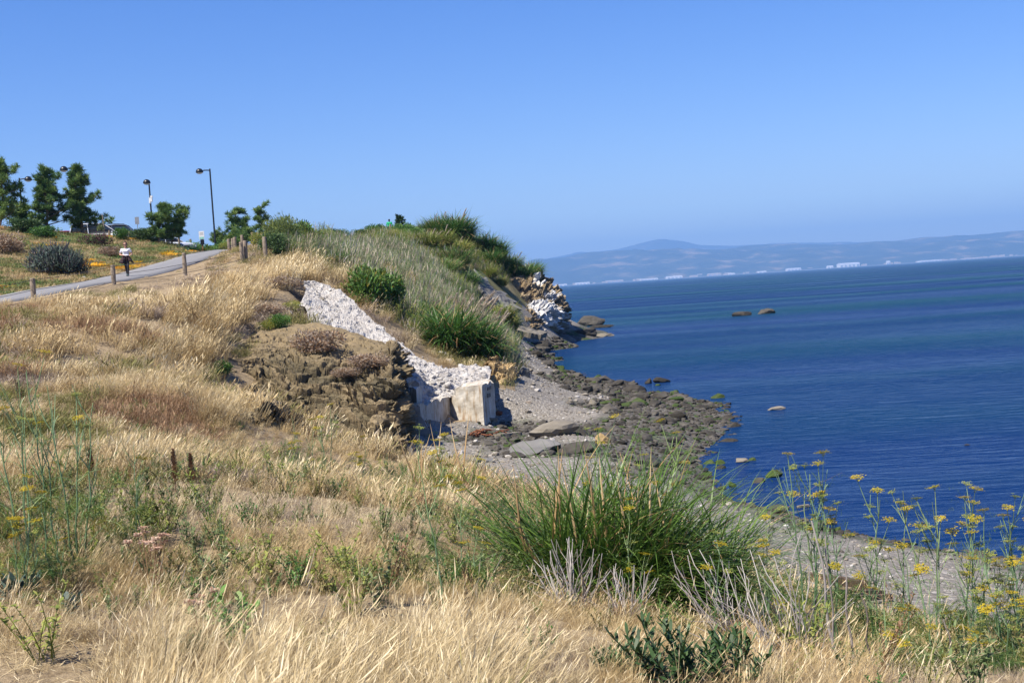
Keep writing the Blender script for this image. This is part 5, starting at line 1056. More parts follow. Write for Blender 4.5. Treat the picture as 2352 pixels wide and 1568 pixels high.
# ---- leafy plants close to the camera
def leafy(seed, mat, n_sh, h, leaf, wid, per):
    rg = np.random.default_rng(seed); b = MB(); pts, side = curve_blades(rg, n_sh, .12 * h / .3, (h * .6, h), (.05, .8), 0, .3, 4); b.tubes(pts, .003, 4, .3)
    for k in range(n_sh):
        t = np.linspace(.25, 1, per); i = np.minimum((t * 4).astype(int), 3); f = (t * 4 - i)[:, None]; base = pts[k, i] * (1 - f) + pts[k, i + 1] * f; az = np.arange(per) * 2.4 + rg.uniform(0, 6); el = np.linspace(.1, 1.0, per); d = np.stack([np.cos(az) * np.cos(el), np.sin(az) * np.cos(el), np.sin(el)], -1); ll = leaf * rg.uniform(.7, 1.15, (per, 1))
        b.ribbons(np.stack([base, base + d * ll * .35, base + d * ll * .7, base + d * ll + np.array([0, 0, -.1 * leaf])], 1), np.array([[.25, 1, .85, .1]]) * wid, np.stack([-np.sin(az), np.cos(az), .25 * np.sin(az * 3)], -1), np.clip(rg.normal(.55, .2, per), .05, .98))
    return b.mesh('leaves', mat)
LEAF = [leafy(91, M_DKLEAF, 26, .32, .075, .016, 16), leafy(92, M_BLUEL, 4, .16, .07, .03, 9), leafy(93, M_GREEN, 6, .24, .075, .042, 9)]
for (u, Y, k, s, nm, lab) in [(1560, 5.15, 0, 1.2, 'leafy_shrub', 'dark green lance-leaved shrub at the bottom edge, right of centre'), (1650, 5.2, 0, 1.0, 'leafy_shrub', 'smaller dark green shrub right of the lance-leaved one'), (1470, 5.6, 0, .6, 'leafy_shrub', 'low dark green shoots left of the lance-leaved shrub'),
                              (1400, 5.7, 0, .45, 'leafy_shrub', 'small narrow-leaved sprig at the bottom edge'), (35, 7.6, 1, 1.2, 'blue_leaf_weed', 'blue grey leaved weed at the left border'), (75, 7.5, 1, 1.3, 'blue_leaf_weed', 'blue grey leaved weed just right of the one at the border'), (165, 7.2, 1, 1.0, 'blue_leaf_weed', 'small blue grey sprig on the trodden ground edge'),
                              (540, 6.7, 2, 1.15, 'broadleaf_weed', 'broad dark green leaves among the pale long grass'), (430, 6.1, 0, .55, 'leafy_shrub', 'small green shrub in the pale long grass below the pink flowers')]:
    p = at(u, Y); o = empty(nm, p, random.uniform(0, 6), lab, 'shrub' if 'shrub' in nm else 'weed'); child('leaves', LEAF[k], o, sc=s)
def flower_plant(u, Y, h, label, seed, mat, n=7):
    rg = np.random.default_rng(seed); b = MB(); pts, side = curve_blades(rg, n, .05, (h * .75, h), (.02, .25), .3, .2, 4); b.tubes(pts, .003, 3, .3); o = empty('buckwheat', at(u, Y), 0, label, 'wildflower'); child('stalks', b.mesh('stalks', M_RUSSET), o)
    for k in range(n): child('flower_head', PKU[k % 2], o, pts[k, -1], (rg.uniform(-.2, .2), rg.uniform(-.2, .2), 0), 1)
def pinkhead(seed):
    rg = np.random.default_rng(seed); b = MB(); n = 60; a = rg.uniform(0, 6.28, n); r = .035 * np.sqrt(rg.random(n)); c = np.stack([r * np.cos(a), r * np.sin(a), rg.uniform(0, .02, n)], -1); sd = np.stack([-np.sin(a), np.cos(a), 0 * a], -1); d = np.stack([np.cos(a), np.sin(a), .4 + 0 * a], -1) * .006
    b.ribbons(np.stack([c - d, c + d], 1), .01, sd, rg.uniform(.1, .95, n)); return b.mesh('flower_head', M_PINK)
PKU = [pinkhead(1), pinkhead(2)]
flower_plant(365, 7.7, .42, 'dusty pink flower heads above the dry grass, left of centre', 1, M_PINK, 8)
flower_plant(470, 6.4, .30, 'pink flower stack just above the small green shrub', 2, M_PINK, 5)
flower_plant(345, 8.1, .40, 'faded brownish flower heads beside the dusty pink ones', 3, M_PINK, 5)
def dock(u, Y, h, label, seed):
    rg = np.random.default_rng(seed); b = MB(); n = 260; t = rg.uniform(.35, 1, n); a = rg.uniform(0, 6.28, n); r = .05 * (1.2 - t) * rg.uniform(.2, 1.3, n); c = np.stack([r * np.cos(a), r * np.sin(a), t * h], -1); sd = np.stack([-np.sin(a), np.cos(a), 0 * a], -1); d = np.stack([np.cos(a) * .5, np.sin(a) * .5, .8 + 0 * a], -1) * .012
    b.ribbons(np.stack([c - d, c + d], 1), .016, sd, rg.uniform(.05, .6, n)); b.tubes(np.array([[[0, 0, 0], [0, 0, h * .5], [0, 0, h]]]), .005, 4, .3); tag(b.obj('dock_stalk', M_RUSSET, loc=at(u, Y)), label, 'weed')
dock(443, 13.5, .42, 'rust red dock seed stalk in the left middle ground', 1); dock(212, 14.0, .38, 'smaller rust brown dock stalk further left', 2); dock(405, 13.0, .5, 'thin reddish dock stalk left of the rust red one', 3)

# ---- pampas grass
PLU = []
for k in range(3):
    rg = np.random.default_rng(700 + k); b = MB(); L = 1.5; t = np.linspace(0, 1, 6); b.tubes(np.stack([.25 * t ** 2, 0 * t, L * t], -1)[None], .008, 4, .5); n = 90
    f = rg.uniform(.66, 1.0, n); base = np.stack([.25 * f ** 2, 0 * f, L * f], -1); a = rg.uniform(0, 6.28, n); d = np.stack([np.cos(a) * .05 + .05, np.sin(a) * .05, .11 + 0 * a], -1) * rg.uniform(.6, 1.3, (n, 1))
    b.ribbons(np.stack([base, base + d * .6, base + d], 1), np.array([[.02, .026, .006]]), np.stack([-np.sin(a), np.cos(a), 0 * a], -1), rg.uniform(.2, .95, n)); PLU.append(b.mesh('plume', M_PLUME))
PAM = [tussock(110, 900, .5, (.9, 1.7), .035, [M_GREEN, M_TANSTALK], .1, 5, (.02, .8), 1.3), tussock(111, 800, .5, (.8, 1.5), .035, [M_YGREEN, M_TANSTALK], .15, 5, (.02, .8), 1.3), tussock(112, 800, .5, (.9, 1.6), .035, [M_GREEN, M_GOLD], .25, 5, (.02, .7), 1.1)]
def pampas(u, v, Y, s, k, nplume, label, pl=1.0, group='pampas clumps on the headland'):
    p = P(u, v, Y); p[2] = gz(p[0], p[1]); o = empty('pampas_clump', p, 0, label, 'pampas grass', group); child('leaves', PAM[k], o, rot=(0, 0, random.uniform(0, 6)), sc=s)
    for i in range(nplume):
        a = random.uniform(0, 6.28); r = random.uniform(.1, .5) * s; child('plume', PLU[i % 3], o, (r * math.cos(a), r * math.sin(a), .2 * s), (random.uniform(-.25, .25), random.uniform(.1, .65), random.uniform(-.5, .5)), s * pl * random.uniform(.9, 1.3) * (.62 if Y > 100 else .85))
for a in [(1035, 812, 60.5, 1.75, 0, 3, 'large dark green pampas clump directly above the white rubble'), (1090, 815, 61, 1.65, 0, 3, 'pampas clump right of the large dark one above the rubble'), (1010, 770, 63, 1.2, 2, 2, 'pampas clump up left of the large dark one'), (1125, 800, 62.5, 1.1, 0, 4, 'right end pampas clump overhanging the brown bank'),
          (1060, 765, 65, 1.5, 0, 14, 'pampas clump behind the large dark one with many grey plumes'), (1105, 755, 67, 1.25, 2, 15, 'plumed pampas clump highest above the brown bank'), (985, 725, 67, 1.1, 2, 4, 'sparse pampas clump in the grey scrub'), (1040, 715, 74, 1.2, 1, 11, 'yellowish pampas clump amid grey plumes on the spur'),
          (1155, 748, 104, 1.5, 1, 0, 'round yellow green clump at the left foot of the grey slab'), (1170, 755, 106, 1.3, 1, 0, 'yellow green clump beside the round one under the slab'),
          (1072, 664, 113, 1.4, 0, 2, 'green clump at the left edge of the grey slab'), (1052, 645, 116, 1.7, 2, 2, 'green clump up slope left of the slab'), (1125, 636, 125, 1.1, 1, 0, 'yellow green clump just above the grey slab'), (1150, 648, 126, 1.0, 1, 1, 'clump on the slope right of the slab top'), 
          (1042, 555, 133, 2.3, 0, 9, 'dark plumed clump standing highest on the headland skyline'), (1062, 560, 134, 2.0, 0, 7, 'plumed clump at the right end of the skyline group'), (1010, 552, 134, 1.9, 2, 8, 'grey plumed clump left in the skyline group'), (985, 548, 134, 1.5, 2, 7, 'small plumed clump at the left of the skyline group'),
          (1115, 590, 136, 1.9, 0, 2, 'green clump on the skyline where the headland starts to fall'), (1140, 600, 137, 1.9, 0, 2, 'green clump second down the falling skyline'), (1170, 612, 138, 1.8, 0, 3, 'green clump third down the falling skyline'), (1200, 618, 140, 1.9, 0, 3, 'green clump fourth down the falling skyline'), (1225, 636, 142, 1.5, 0, 3, 'green clump at the cliff brink'), (1198, 640, 138, 1.4, 0, 1, 'green clump below the skyline near the cliff brink'),
          (1020, 600, 122, 1.6, 1, 2, 'yellow green clump in the middle of the headland slope'), (1060, 600, 126, 1.6, 1, 1, 'yellow green clump right in the middle of the headland slope'), (985, 590, 118, 1.5, 1, 3, 'yellow green clump left in the middle of the headland slope'), (1030, 640, 112, 1.5, 2, 4, 'dull green clump below the middle of the headland slope'), (1130, 615, 131, 1.5, 0, 1, 'green clump under the falling skyline')]: pampas(*a)

# ---- grey plume scrub on the spur: countless thin stems
def wisp(seed, n, R, H, w, mats, green=.5):
    rg = np.random.default_rng(seed); b = MB(); pts, side = curve_blades(rg, n, R, (H * .5, H), (.0, .35), .25, .35, 4); g = rg.random(n) < green; tone = np.clip(rg.normal(.55, .22, n), .05, .97)
    b.ribbons(pts[g], w * taper(4), side[g], tone[g], 0); b.ribbons(pts[~g], w * np.array([[.5, .5, .7, 1.5, .3]]), side[~g], tone[~g], 1)
    m = n * 5; k = rg.integers(0, n, m); t = rg.uniform(.3, 1, m) * 4; i = np.minimum(t.astype(int), 3); q = pts[k, i] + (pts[k, i + 1] - pts[k, i]) * (t - i)[:, None]; a = rg.uniform(0, 6.28, m); d = np.stack([np.cos(a), np.sin(a), .5 + 0 * a], -1) * rg.uniform(.03, .10, (m, 1)) * H
    kk = g[k]; b.ribbons(np.stack([q, q + d], 1)[kk], w * .8, np.stack([-np.sin(a), np.cos(a), 0 * a], -1)[kk], np.clip(rg.normal(.5, .2, kk.sum()), .05, .95), 0); return b.mesh('wisp', mats)
WI = [wisp(1, 46, .5, 1.2, .022, [M_GREYG, M_PLUME], .75), wisp(2, 40, .5, 1.1, .022, [M_GREYG, M_PLUME], .55), wisp(3, 46, .45, 1.0, .024, [M_GREEN, M_GREYSTALK], .8), wisp(4, 46, .5, 1.1, .024, [M_YGREEN, M_PLUME], .85), wisp(5, 40, .45, .8, .024, [M_OLIVE, M_MAUVE], .7)]
rg = np.random.default_rng(91); n = 5200; y = np.sqrt(rg.uniform(60 ** 2, 142 ** 2, n)); x = y * rg.uniform(-.17, .04, n); z = gz(x, y); u, v = proj(np.stack([x, y, z], -1)); n1 = fbm(x * .14, y * .14, 0, 3, 77); n2 = fbm(x * .2, y * .2, 4.0, 3, 78)
golden = inpoly(u, v, [(560, 620), (640, 590), (700, 590), (780, 625), (810, 650), (790, 690), (740, 650), (690, 650), (600, 700)]) & (y < 75)
d, _, s = path_near(x, y); scar = inpoly(u + 8 * n1, v + 8 * n2, [(1078, 622), (1110, 628), (1160, 645), (1235, 640), (1310, 760), (1180, 765), (1085, 690)]) & (y > 95)
keep = ~scar & ~is_beach(x, y) & ~bare(x, y, z) & (x > -13.5 + .02 * (y - 60)) & ~golden & (z > 1.5) & (s < 0) & (rg.random(n) < .62 + .4 * n1)
x, y, z, u, v, n1, n2 = (q[keep] for q in (x, y, z, u, v, n1, n2)); r = rg.random(len(x)); grey = inpoly(u, v, [(700, 540), (800, 560), (930, 570), (1000, 620), (1060, 700), (1000, 760), (860, 690), (780, 620)])
idx = np.where(grey, np.where(r < .42, 0, np.where(r < .78, 1, 2)), np.where(y > 105, np.where(r < .5, 3, np.where(r < .75, 4, 2)), np.where(r < .35, 0, np.where(r < .6, 2, np.where(r < .8, 4, 3)))))
sz = rg.uniform(.6, 1.15, len(x)) * (1 + .1 * grey); scatter('hillside_scrub', np.stack([x, y, z - .05], -1), np.stack([rg.normal(0, .08, len(x)), rg.normal(.12, .1, len(x)), rg.normal(0, .6, len(x))], -1), np.stack([sz] * 3, -1), idx, WI, 'grey green fennel scrub and dead plumes on the spur', 'scrub')

# ---- bushes
def bush(seed, R, n, leaf, mats, up=.3, spiky=0.0, clumps=14, flat=.8, mat2=0.0):
    rg = np.random.default_rng(seed); b = MB(); c = rg.normal(size=(clumps, 3)); c /= np.linalg.norm(c, axis=1, keepdims=True); c[:, 2] = np.abs(c[:, 2]) * flat; c = c * rg.uniform(.35, .8, (clumps, 1)) * R; c[:, 2] += .25 * R
    k = rg.integers(0, clumps, n); dv = rg.normal(size=(n, 3)); dv /= np.linalg.norm(dv, axis=1, keepdims=True); rad = R * .42 * rg.uniform(.55, 1.05, (n, 1)) * (0.7 + .6 * rg.random((clumps, 1)))[k]; p = c[k] + dv * rad; p[:, 2] = np.abs(p[:, 2]) + .03
    d = dv * (1 - up) + np.array([0, 0, up]) + rg.normal(0, .35, (n, 3)); d /= np.linalg.norm(d, axis=1, keepdims=True); ll = leaf * rg.uniform(.6, 1.3, (n, 1)) * (1 + spiky * (rg.random((n, 1)) < .12)); sd = np.cross(d, rg.normal(size=(n, 3))); sd /= np.linalg.norm(sd, axis=1, keepdims=True) + 1e-9
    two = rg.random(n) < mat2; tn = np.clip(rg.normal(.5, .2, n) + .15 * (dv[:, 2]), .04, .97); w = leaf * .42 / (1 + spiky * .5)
    for mm, sel in ((0, ~two), (1, two)):
        if sel.any(): b.ribbons(np.stack([p, p + d * ll * .5, p + d * ll], 1)[sel], np.array([[.5, 1, .15]]) * w, sd[sel], tn[sel], mm)
    return b.mesh('foliage', mats)
def twigs(seed, R, n, mat=None):
    rg = np.random.default_rng(seed); b = MB(); pts, _ = curve_blades(rg, n, .1 * R, (R * .7, R * 1.1), (.1, 1.1), 0, .3, 4); b.tubes(pts, np.linspace(.03, .01, 5)[None] * R, 4, .4); return b.mesh('stems', mat or M_BARK)
TW = twigs(3, 1.0, 14)
def shrub(u, v, Y, me, s, name, label, group=None, cat='shrub', sz=1.0):
    p = P(u, v, Y); p[2] = gz(p[0], p[1]); o = empty(name, p, random.uniform(0, 6), label, cat, group); child('foliage', me, o, sc=(s, s, s * sz)); child('stems', TW, o, sc=(s * .8, s * .8, s * .8 * sz)); return o
B_FEN = bush(201, 1.0, 5200, .13, [M_GREEN, M_FEATH], .6, 0, 18, 1.1, .4); B_DK = bush(202, 1.0, 3600, .10, [M_DKLEAF], .3, 0, 12); B_ECH = bush(203, 1.0, 5200, .16, [M_BLUEL, M_PURPLE], .7, 1.6, 20, .7, .42); B_RED = bush(204, 1.0, 2600, .10, [M_MAGENTA, M_GREEN], .3, 0, 10, .7, .35)
B_BROWN = bush(205, 1.0, 3600, .11, [M_MAUVE, M_RUSSET], .2, .3, 12, .8, .45); B_GR = bush(206, 1.0, 3200, .11, [M_GREEN], .4, 0, 12); B_YG = bush(207, 1.0, 2600, .09, [M_YGREEN, M_UMBEL], .4, 0, 10, .8, .12); B_WISP = bush(208, 1.0, 7500, .10, [M_GREYG, M_YGREEN], .75, 1.0, 20, 1.25, .4)
for a in [(852, 718, 61.5, B_FEN, 1.35, 'green_bush', 'bright green rounded bush beside the white scree', None, 'shrub', 1.05), (890, 700, 63, B_FEN, 1.0, 'green_bush', 'green bush behind the right side of the bright rounded one', None, 'shrub', 1.2),
          (118, 612, 66, B_ECH, 1.28, 'spiky_shrub', 'big dark blue grey spiky shrub on the bank by the path', None, 'shrub', 1.0), (158, 614, 66.5, B_ECH, 1.0, 'spiky_shrub', 'right lobe of dark spiky shrub closest to the walking woman', None, 'shrub', 1.0), (15, 550, 74, B_BROWN, 1.2, 'dry_shrub', 'grey brown dry shrub at the left border of the bank', None, 'shrub', .8),
          (225, 540, 86, B_RED, 1.2, 'red_shrub', 'dark red and purple shrub in front of the white car', None, 'shrub', .7), (248, 565, 80, B_BROWN, .7, 'dry_shrub', 'small reddish brown shrub on the bank behind the woman', None, 'shrub', .8),
          (635, 585, 70.5, B_DK, .95, 'dark_bush', 'dark upright bush right behind the fence posts on the crest', None, 'shrub', 1.3), (650, 562, 77, B_WISP, 1.4, 'wispy_bush', 'tall wispy grey green bush on the crest', None, 'shrub', 1.0), (690, 560, 79, B_FEN, 1.25, 'wispy_bush', 'yellow green fennel bush on the crest right of the wispy one', None, 'shrub', .9), (612, 558, 82, B_YG, 1.1, 'wispy_bush', 'yellow green bush left of the wispy one on the crest', None, 'shrub', 1.0), (722, 565, 80, B_WISP, 1.1, 'wispy_bush', 'grey wispy bush at the right end of the crest group', None, 'shrub', 1.0),
          (773, 545, 105, B_DK, 1.35, 'dark_bush', 'dark green round bush on the skyline', None, 'shrub', .9), (750, 545, 108, B_DK, .8, 'dark_bush', 'small dark bush left of the round one on the skyline', None, 'shrub', .9), (705, 550, 100, B_GR, .9, 'green_bush', 'low green bush on the skyline above the grey scrub', None, 'shrub', .7), (830, 535, 122, B_DK, 1.2, 'dark_bush', 'low dark bush halfway to the person in green', None, 'shrub', .6), (862, 545, 124, B_GR, 1.5, 'green_bush', 'green bush below and left of the person in green', None, 'shrub', .7), (925, 548, 126, B_GR, 1.7, 'green_bush', 'green bush below the small conifer', None, 'shrub', .7), (905, 552, 123, B_YG, 1.5, 'green_bush', 'yellow green low bush on the terrace edge', None, 'shrub', .45), (945, 555, 124, B_GR, 1.3, 'green_bush', 'green bush at the right of the terrace', None, 'shrub', .7), (880, 548, 121, B_BROWN, 1.0, 'dry_shrub', 'dry brown bush on the skyline left of the person in green', None, 'shrub', .6),
          (652, 668, 57, B_BROWN, .85, 'dry_shrub', 'reddish brown dry shrub at the top left of the white scree', None, 'shrub', .6), (668, 700, 54.5, B_YG, .55, 'green_bush', 'low olive bush left of the leaning flagstone', None, 'shrub', .6), (618, 722, 52, B_BROWN, .7, 'dry_shrub', 'dry brown shrub in the hollow left of the scree', None, 'shrub', .6), (585, 745, 49.5, B_YG, .55, 'green_bush', 'small olive bush on the upper left rim of the outcrop', None, 'shrub', .7), (640, 735, 50.5, B_GR, .5, 'green_bush', 'small green bush on the upper rim of the outcrop', None, 'shrub', .9), (500, 855, 42, B_GR, .5, 'green_bush', 'green weed bush at the left end of the outcrop', None, 'shrub', .8),
          (725, 800, 45.6, B_BROWN, .95, 'dry_shrub', 'dry brown bush on top of the tan outcrop', None, 'shrub', .75), (850, 838, 44.6, B_BROWN, .85, 'dry_shrub', 'flat brown bush on the right shoulder of the outcrop', None, 'shrub', .5), (800, 850, 43.6, B_BROWN, .5, 'dry_shrub', 'small brown bush on the face of the outcrop', None, 'shrub', .6),
          (520, 562, 104, B_GR, 1.1, 'green_bush', 'green bush where the path goes over the crest', None, 'shrub', .8), (519, 572, 100, B_YG, .6, 'green_bush', 'small yellow green bush at the first crest posts', None, 'shrub', 1.0), (440, 565, 108, B_GR, 1.2, 'green_bush', 'green bush right of the litter bin', None, 'shrub', .8), (330, 555, 98, B_DK, 1.2, 'dark_bush', 'dark bush left under the leaning pine', None, 'shrub', .9), (280, 550, 96, B_GR, .8, 'green_bush', 'small green bush in front of the parked dark car', None, 'shrub', 1.0), (60, 530, 90, B_DK, 1.5, 'dark_bush', 'dark bush under the tall pines', None, 'shrub', .7), (100, 545, 86, B_GR, 1.2, 'green_bush', 'green bush on the bank below the pines', None, 'shrub', .6), (470, 558, 112, B_GR, 1.4, 'green_bush', 'green bush behind the white sign', None, 'shrub', .6)]:
    o = shrub(*a)
    if 'outcrop' in a[6]:
        q = P(a[0], a[1], a[2]); i = np.argmin(((OUT_TOP - q) ** 2).sum(-1)); o.location = OUT_TOP.reshape(-1, 3)[i] - np.array([0, 0, .08])

# ---- ground cover of the bank: short green and dry grass with orange flowers
BK = [tuft(31, M_OLIVE, 60, .45, (.08, .22), .022, wind=.2, K=2, heads=0), tuft(32, M_GREEN, 60, .45, (.08, .2), .022, wind=.1, K=2, heads=0), tuft(33, M_GOLD, 60, .45, (.08, .22), .022, wind=.3, K=2, heads=0)]
def flowers(seed):
    rg = np.random.default_rng(seed); b = MB(); n = 46; a = rg.uniform(0, 6.28, n); r = .45 * np.sqrt(rg.random(n)); c = np.stack([r * np.cos(a), r * np.sin(a), rg.uniform(.1, .2, n)], -1)
    b.ribbons(np.stack([c - np.array([.035, 0, 0]), c + np.array([.035, 0, .01])], 1), .065, np.tile([0, 1., .3], (n, 1)), rg.uniform(.1, .9, n)); return b.mesh('flower_patch', M_ORANGE)
BK += [flowers(1), flowers(2)]
rg = np.random.default_rng(95); n = 9000; y = np.sqrt(rg.uniform(48 ** 2, 112 ** 2, n)); x = y * rg.uniform(-.5, -.17, n); z = gz(x, y); d, _, s = path_near(x, y); n1 = green_amount(x, y); u, v = proj(np.stack([x, y, z], -1)); n2 = fbm(x * .35, y * .35, 0, 2, 55)
keep = (s > 0) & (d > 1.55) & in_view(x, y, z, 100, 100) & (y < 100); x, y, z, n1, n2, d = (q[keep] for q in (x, y, z, n1, n2, d)); r = rg.random(len(x)); idx = np.where(r < n1 * 1.1, np.where(rg.random(len(x)) < .5, 1, 0), np.where(r < .85, 2, 0))
fl_ = (n2 > .68) & (rg.random(len(x)) < .5); idx = np.where(fl_, 3 + (r > .5), idx); sz = rg.uniform(.7, 1.2, len(x)); scatter('bank_ground_cover', np.stack([x, y, z], -1), np.stack([0 * x, 0 * x, rg.uniform(0, 6, len(x))], -1), np.stack([sz] * 3, -1), idx, BK, 'short green and dry grass with orange flowers on the bank', 'ground cover')

# ================================================================== TREES
def pine(u, vb, vt, Y, wpx, seed, label, lean=.12, limbs=26, bare=.12, cat='pine tree'):
    rg = np.random.default_rng(seed); base = P(u, vb, Y); base[2] = gz(base[0], base[1]) - .1; H = (vb - vt) / FPX * Y + .1; W = wpx / FPX * Y / 2; o = empty('pine_tree', base, 0, label, cat, 'pines by the car park')
    t = np.linspace(0, 1, 9); tr = np.stack([lean * H * t ** 1.6 + .05 * H * np.sin(t * 4 + seed), .04 * H * np.sin(t * 3 + 1), H * .93 * t], -1); b = MB(); b.tubes(tr[None], (H * .022 * np.linspace(1, .2, 9) + .01)[None], 7, .5); cr = MB()
    for k in range(limbs):
        h = bare + (1 - bare) * (k + rg.random()) / limbs; i = h * 8; j = min(int(i), 7); p0 = tr[j] + (tr[j + 1] - tr[j]) * (i - j); az = k * 2.4 + rg.uniform(-.5, .5); R = W * (1.05 * (1 - h) ** .55 + .16) * rg.uniform(.5, 1.15) * (1 + .35 * math.cos(az) * (lean > 0))
        e = p0 + np.array([math.cos(az) * R, math.sin(az) * R, R * rg.uniform(.1, .55)]); m = (p0 + e) / 2 + np.array([0, 0, -.05 * R]); lp = np.stack([p0, m, e]); b.tubes(lp[None], (H * np.array([.010, .006, .003]))[None], 4, .5)
        nc = 5 + int(R * 2.2)
        for c in range(nc):
            f = rg.uniform(.35, 1.05); q = (p0 * (1 - f) + e * f) + rg.normal(0, .10 * W + .05, 3); n = 72; a = rg.uniform(0, 6.28, n); el = rg.uniform(-.3, 1.4, n); d = np.stack([np.cos(a) * np.cos(el), np.sin(a) * np.cos(el), np.sin(el)], -1); L = rg.uniform(.5, 1, (n, 1)) * (.13 * W + .13)
            st = q + d * L * .25 + rg.normal(0, .05, (n, 3)); sd = np.cross(d, rg.normal(size=(n, 3))); sd /= np.linalg.norm(sd, axis=1, keepdims=True) + 1e-9; ct = rg.normal(.5, .13)
            cr.ribbons(np.stack([st, st + d * L], 1), np.array([[1.0, .35]]) * (.034 + .006 * W), sd, np.clip(rg.normal(ct, .12, n) + .12 * d[:, 2], .03, .97))
    b.obj('trunk', M_BARK, o); cr.obj('crown', M_PINE, o); return o
for a in [(2, 545, 385, 92, 80, 301, 'pine cut by the left border', .05, 30), (100, 545, 396, 96, 86, 302, 'broad bushy pine left of the tallest pine', .14, 34), (180, 540, 382, 98, 82, 303, 'tallest pine standing behind the dark spiky shrub', .10, 36), (52, 535, 478, 95, 60, 304, 'small pine at the left foot of the broad bushy one', .1, 16),
          (366, 556, 468, 98, 74, 305, 'wide wind-bent pine beside the litter bin', .18, 24), (398, 556, 468, 99, 56, 306, 'right stem of the wind-bent pine pair by the bin', .3, 18), (492, 548, 482, 109, 52, 307, 'small ragged pine at the foot of the right lamp', .15, 16), (542, 548, 452, 106, 80, 308, 'ragged pine with bare grey twigs right of the lamp', .06, 18), (598, 545, 455, 104, 48, 309, 'slim dark pine behind the crest bushes', .12, 14), (560, 548, 505, 104, 60, 310, 'low dark pine in front of the ragged one', .1, 14)]: pine(*a)
# small conifer with flat sprays on the headland
p = P(917, 524, 128); p[2] = gz(p[0], p[1]); H = 1.75 + .4; o = empty('conifer', p, 0, 'small dark conifer beside the person in green on the headland', 'conifer tree'); b = MB(); b.tubes(np.array([[[0, 0, 0], [.02, 0, H * .5], [-.05, 0, H]]]), np.array([[.05, .04, .01]]), 6); b.obj('trunk', M_BARK, o); b = MB(); rg = np.random.default_rng(9)
for k in range(26):
    h = .2 + .78 * k / 26; az = k * 2.4; R = (1.0 - h) * 1.25 * rg.uniform(.6, 1.15) + .12; d = np.array([math.cos(az) + .25, math.sin(az), .35]); p0 = np.array([0, 0, H * h]); n = 70; f = rg.random(n)[:, None] ** .7; q = p0 + d * R * f + rg.normal(0, .04, (n, 3)); dd = d + rg.normal(0, .5, (n, 3)); dd /= np.linalg.norm(dd, axis=1, keepdims=True); sd = np.cross(dd, rg.normal(size=(n, 3))); sd /= np.linalg.norm(sd, axis=1, keepdims=True)
    b.ribbons(np.stack([q, q + dd * .2], 1), np.array([[.06, .02]]), sd, rg.uniform(.1, .7, n))
b.obj('crown', M_DKLEAF, o)
# staked sapling
p = P(241, 543, 97); p[2] = gz(p[0], p[1]); o = empty('sapling', p, 0, 'thin staked sapling in front of the parked cars', 'sapling'); b = MB(); b.tubes(np.array([[[0, 0, 0], [-.03, 0, .8], [-.08, 0, 1.75]]]), .03, 6); b.obj('stake', M_GREYWOOD, o); b = MB(); b.tubes(np.array([[[-.2, 0, 0], [-.22, 0, .5], [-.2, 0, 1.0]]]), .015, 4); b.obj('trunk', M_BARK, o); child('crown', bush(260, .35, 260, .12, [M_GREYG], .5, 0, 6, 1.2), o, (-.25, 0, .5))

# ================================================================== FENCE, LAMPS, SIGNS
M_POST = solid('post_wood', (0.22, 0.175, 0.13), 0.9, var=0.35, scale=5, bump=0.6); M_CABLE = solid('cable', (0.10, 0.09, 0.08), 0.5, 0.6); M_BLACK = solid('black_paint', (0.012, 0.014, 0.016), 0.35, 0.0, var=0.1); M_WHITEP = solid('white_paint', (0.66, 0.66, 0.65), 0.4, var=0.04); M_GALV = solid('galvanised', (0.28, 0.29, 0.30), 0.5, 0.6); M_LENS = solid('lamp_lens', (0.55, 0.55, 0.5), 0.2, var=0.03); M_CONCB = solid('footing', (0.42, 0.40, 0.37), 0.9)
def post_mesh(h, r, seed, lean=0.0):
    b = MB(); t = np.linspace(0, 1, 6); n = 10; p = np.stack([lean * t, 0 * t, -.25 + (h + .25) * t], -1); rr = r * (1 + .05 * np.sin(t * 9 + seed)); rr[-1] *= .93; b.tubes(np.concatenate([p, p[-1:] + np.array([0, 0, .012])])[None], np.concatenate([rr, [rr[-1] * .8]])[None], n); return b.mesh('post', M_POST)
def post_at(u, vb, vt, Y): p = P(u, vb, Y); p[2] = gz(p[0], p[1]); t = P(u, vt, Y); return p, max(t[2] - p[2], .35)
fence = empty('cable_fence', (*P(262, 668, 57)[:2], 0), 0, 'wooden post and cable fence along the near side of the path', 'fence'); tops = []
for k, (u, vb, vt, Y) in enumerate([(-95, 735, 668, 44.5), (79, 702, 639, 49.5), (263, 668, 609, 57), (426, 636, 581, 62.5), (557, 610, 556, 66.5)]):
    p, h = post_at(u, vb, vt, Y); c = child('post', post_mesh(h, .10, k), fence, p - np.array(fence.location)); tops.append((p, h))
for f in (.93, .52, .12):
    for (p, h), (q, g_) in zip(tops[:-1], tops[1:]):
        t = np.linspace(0, 1, 9)[:, None]; a = p + np.array([0, -.1, h * f]); c = q + np.array([0, -.1, g_ * f]); ln = a * (1 - t) + c * t; ln[:, 2] -= .05 * np.sin(t[:, 0] * math.pi); b = MB(); b.tubes((ln - np.array(fence.location))[None], .011, 5); b.obj('cable', M_CABLE, fence)
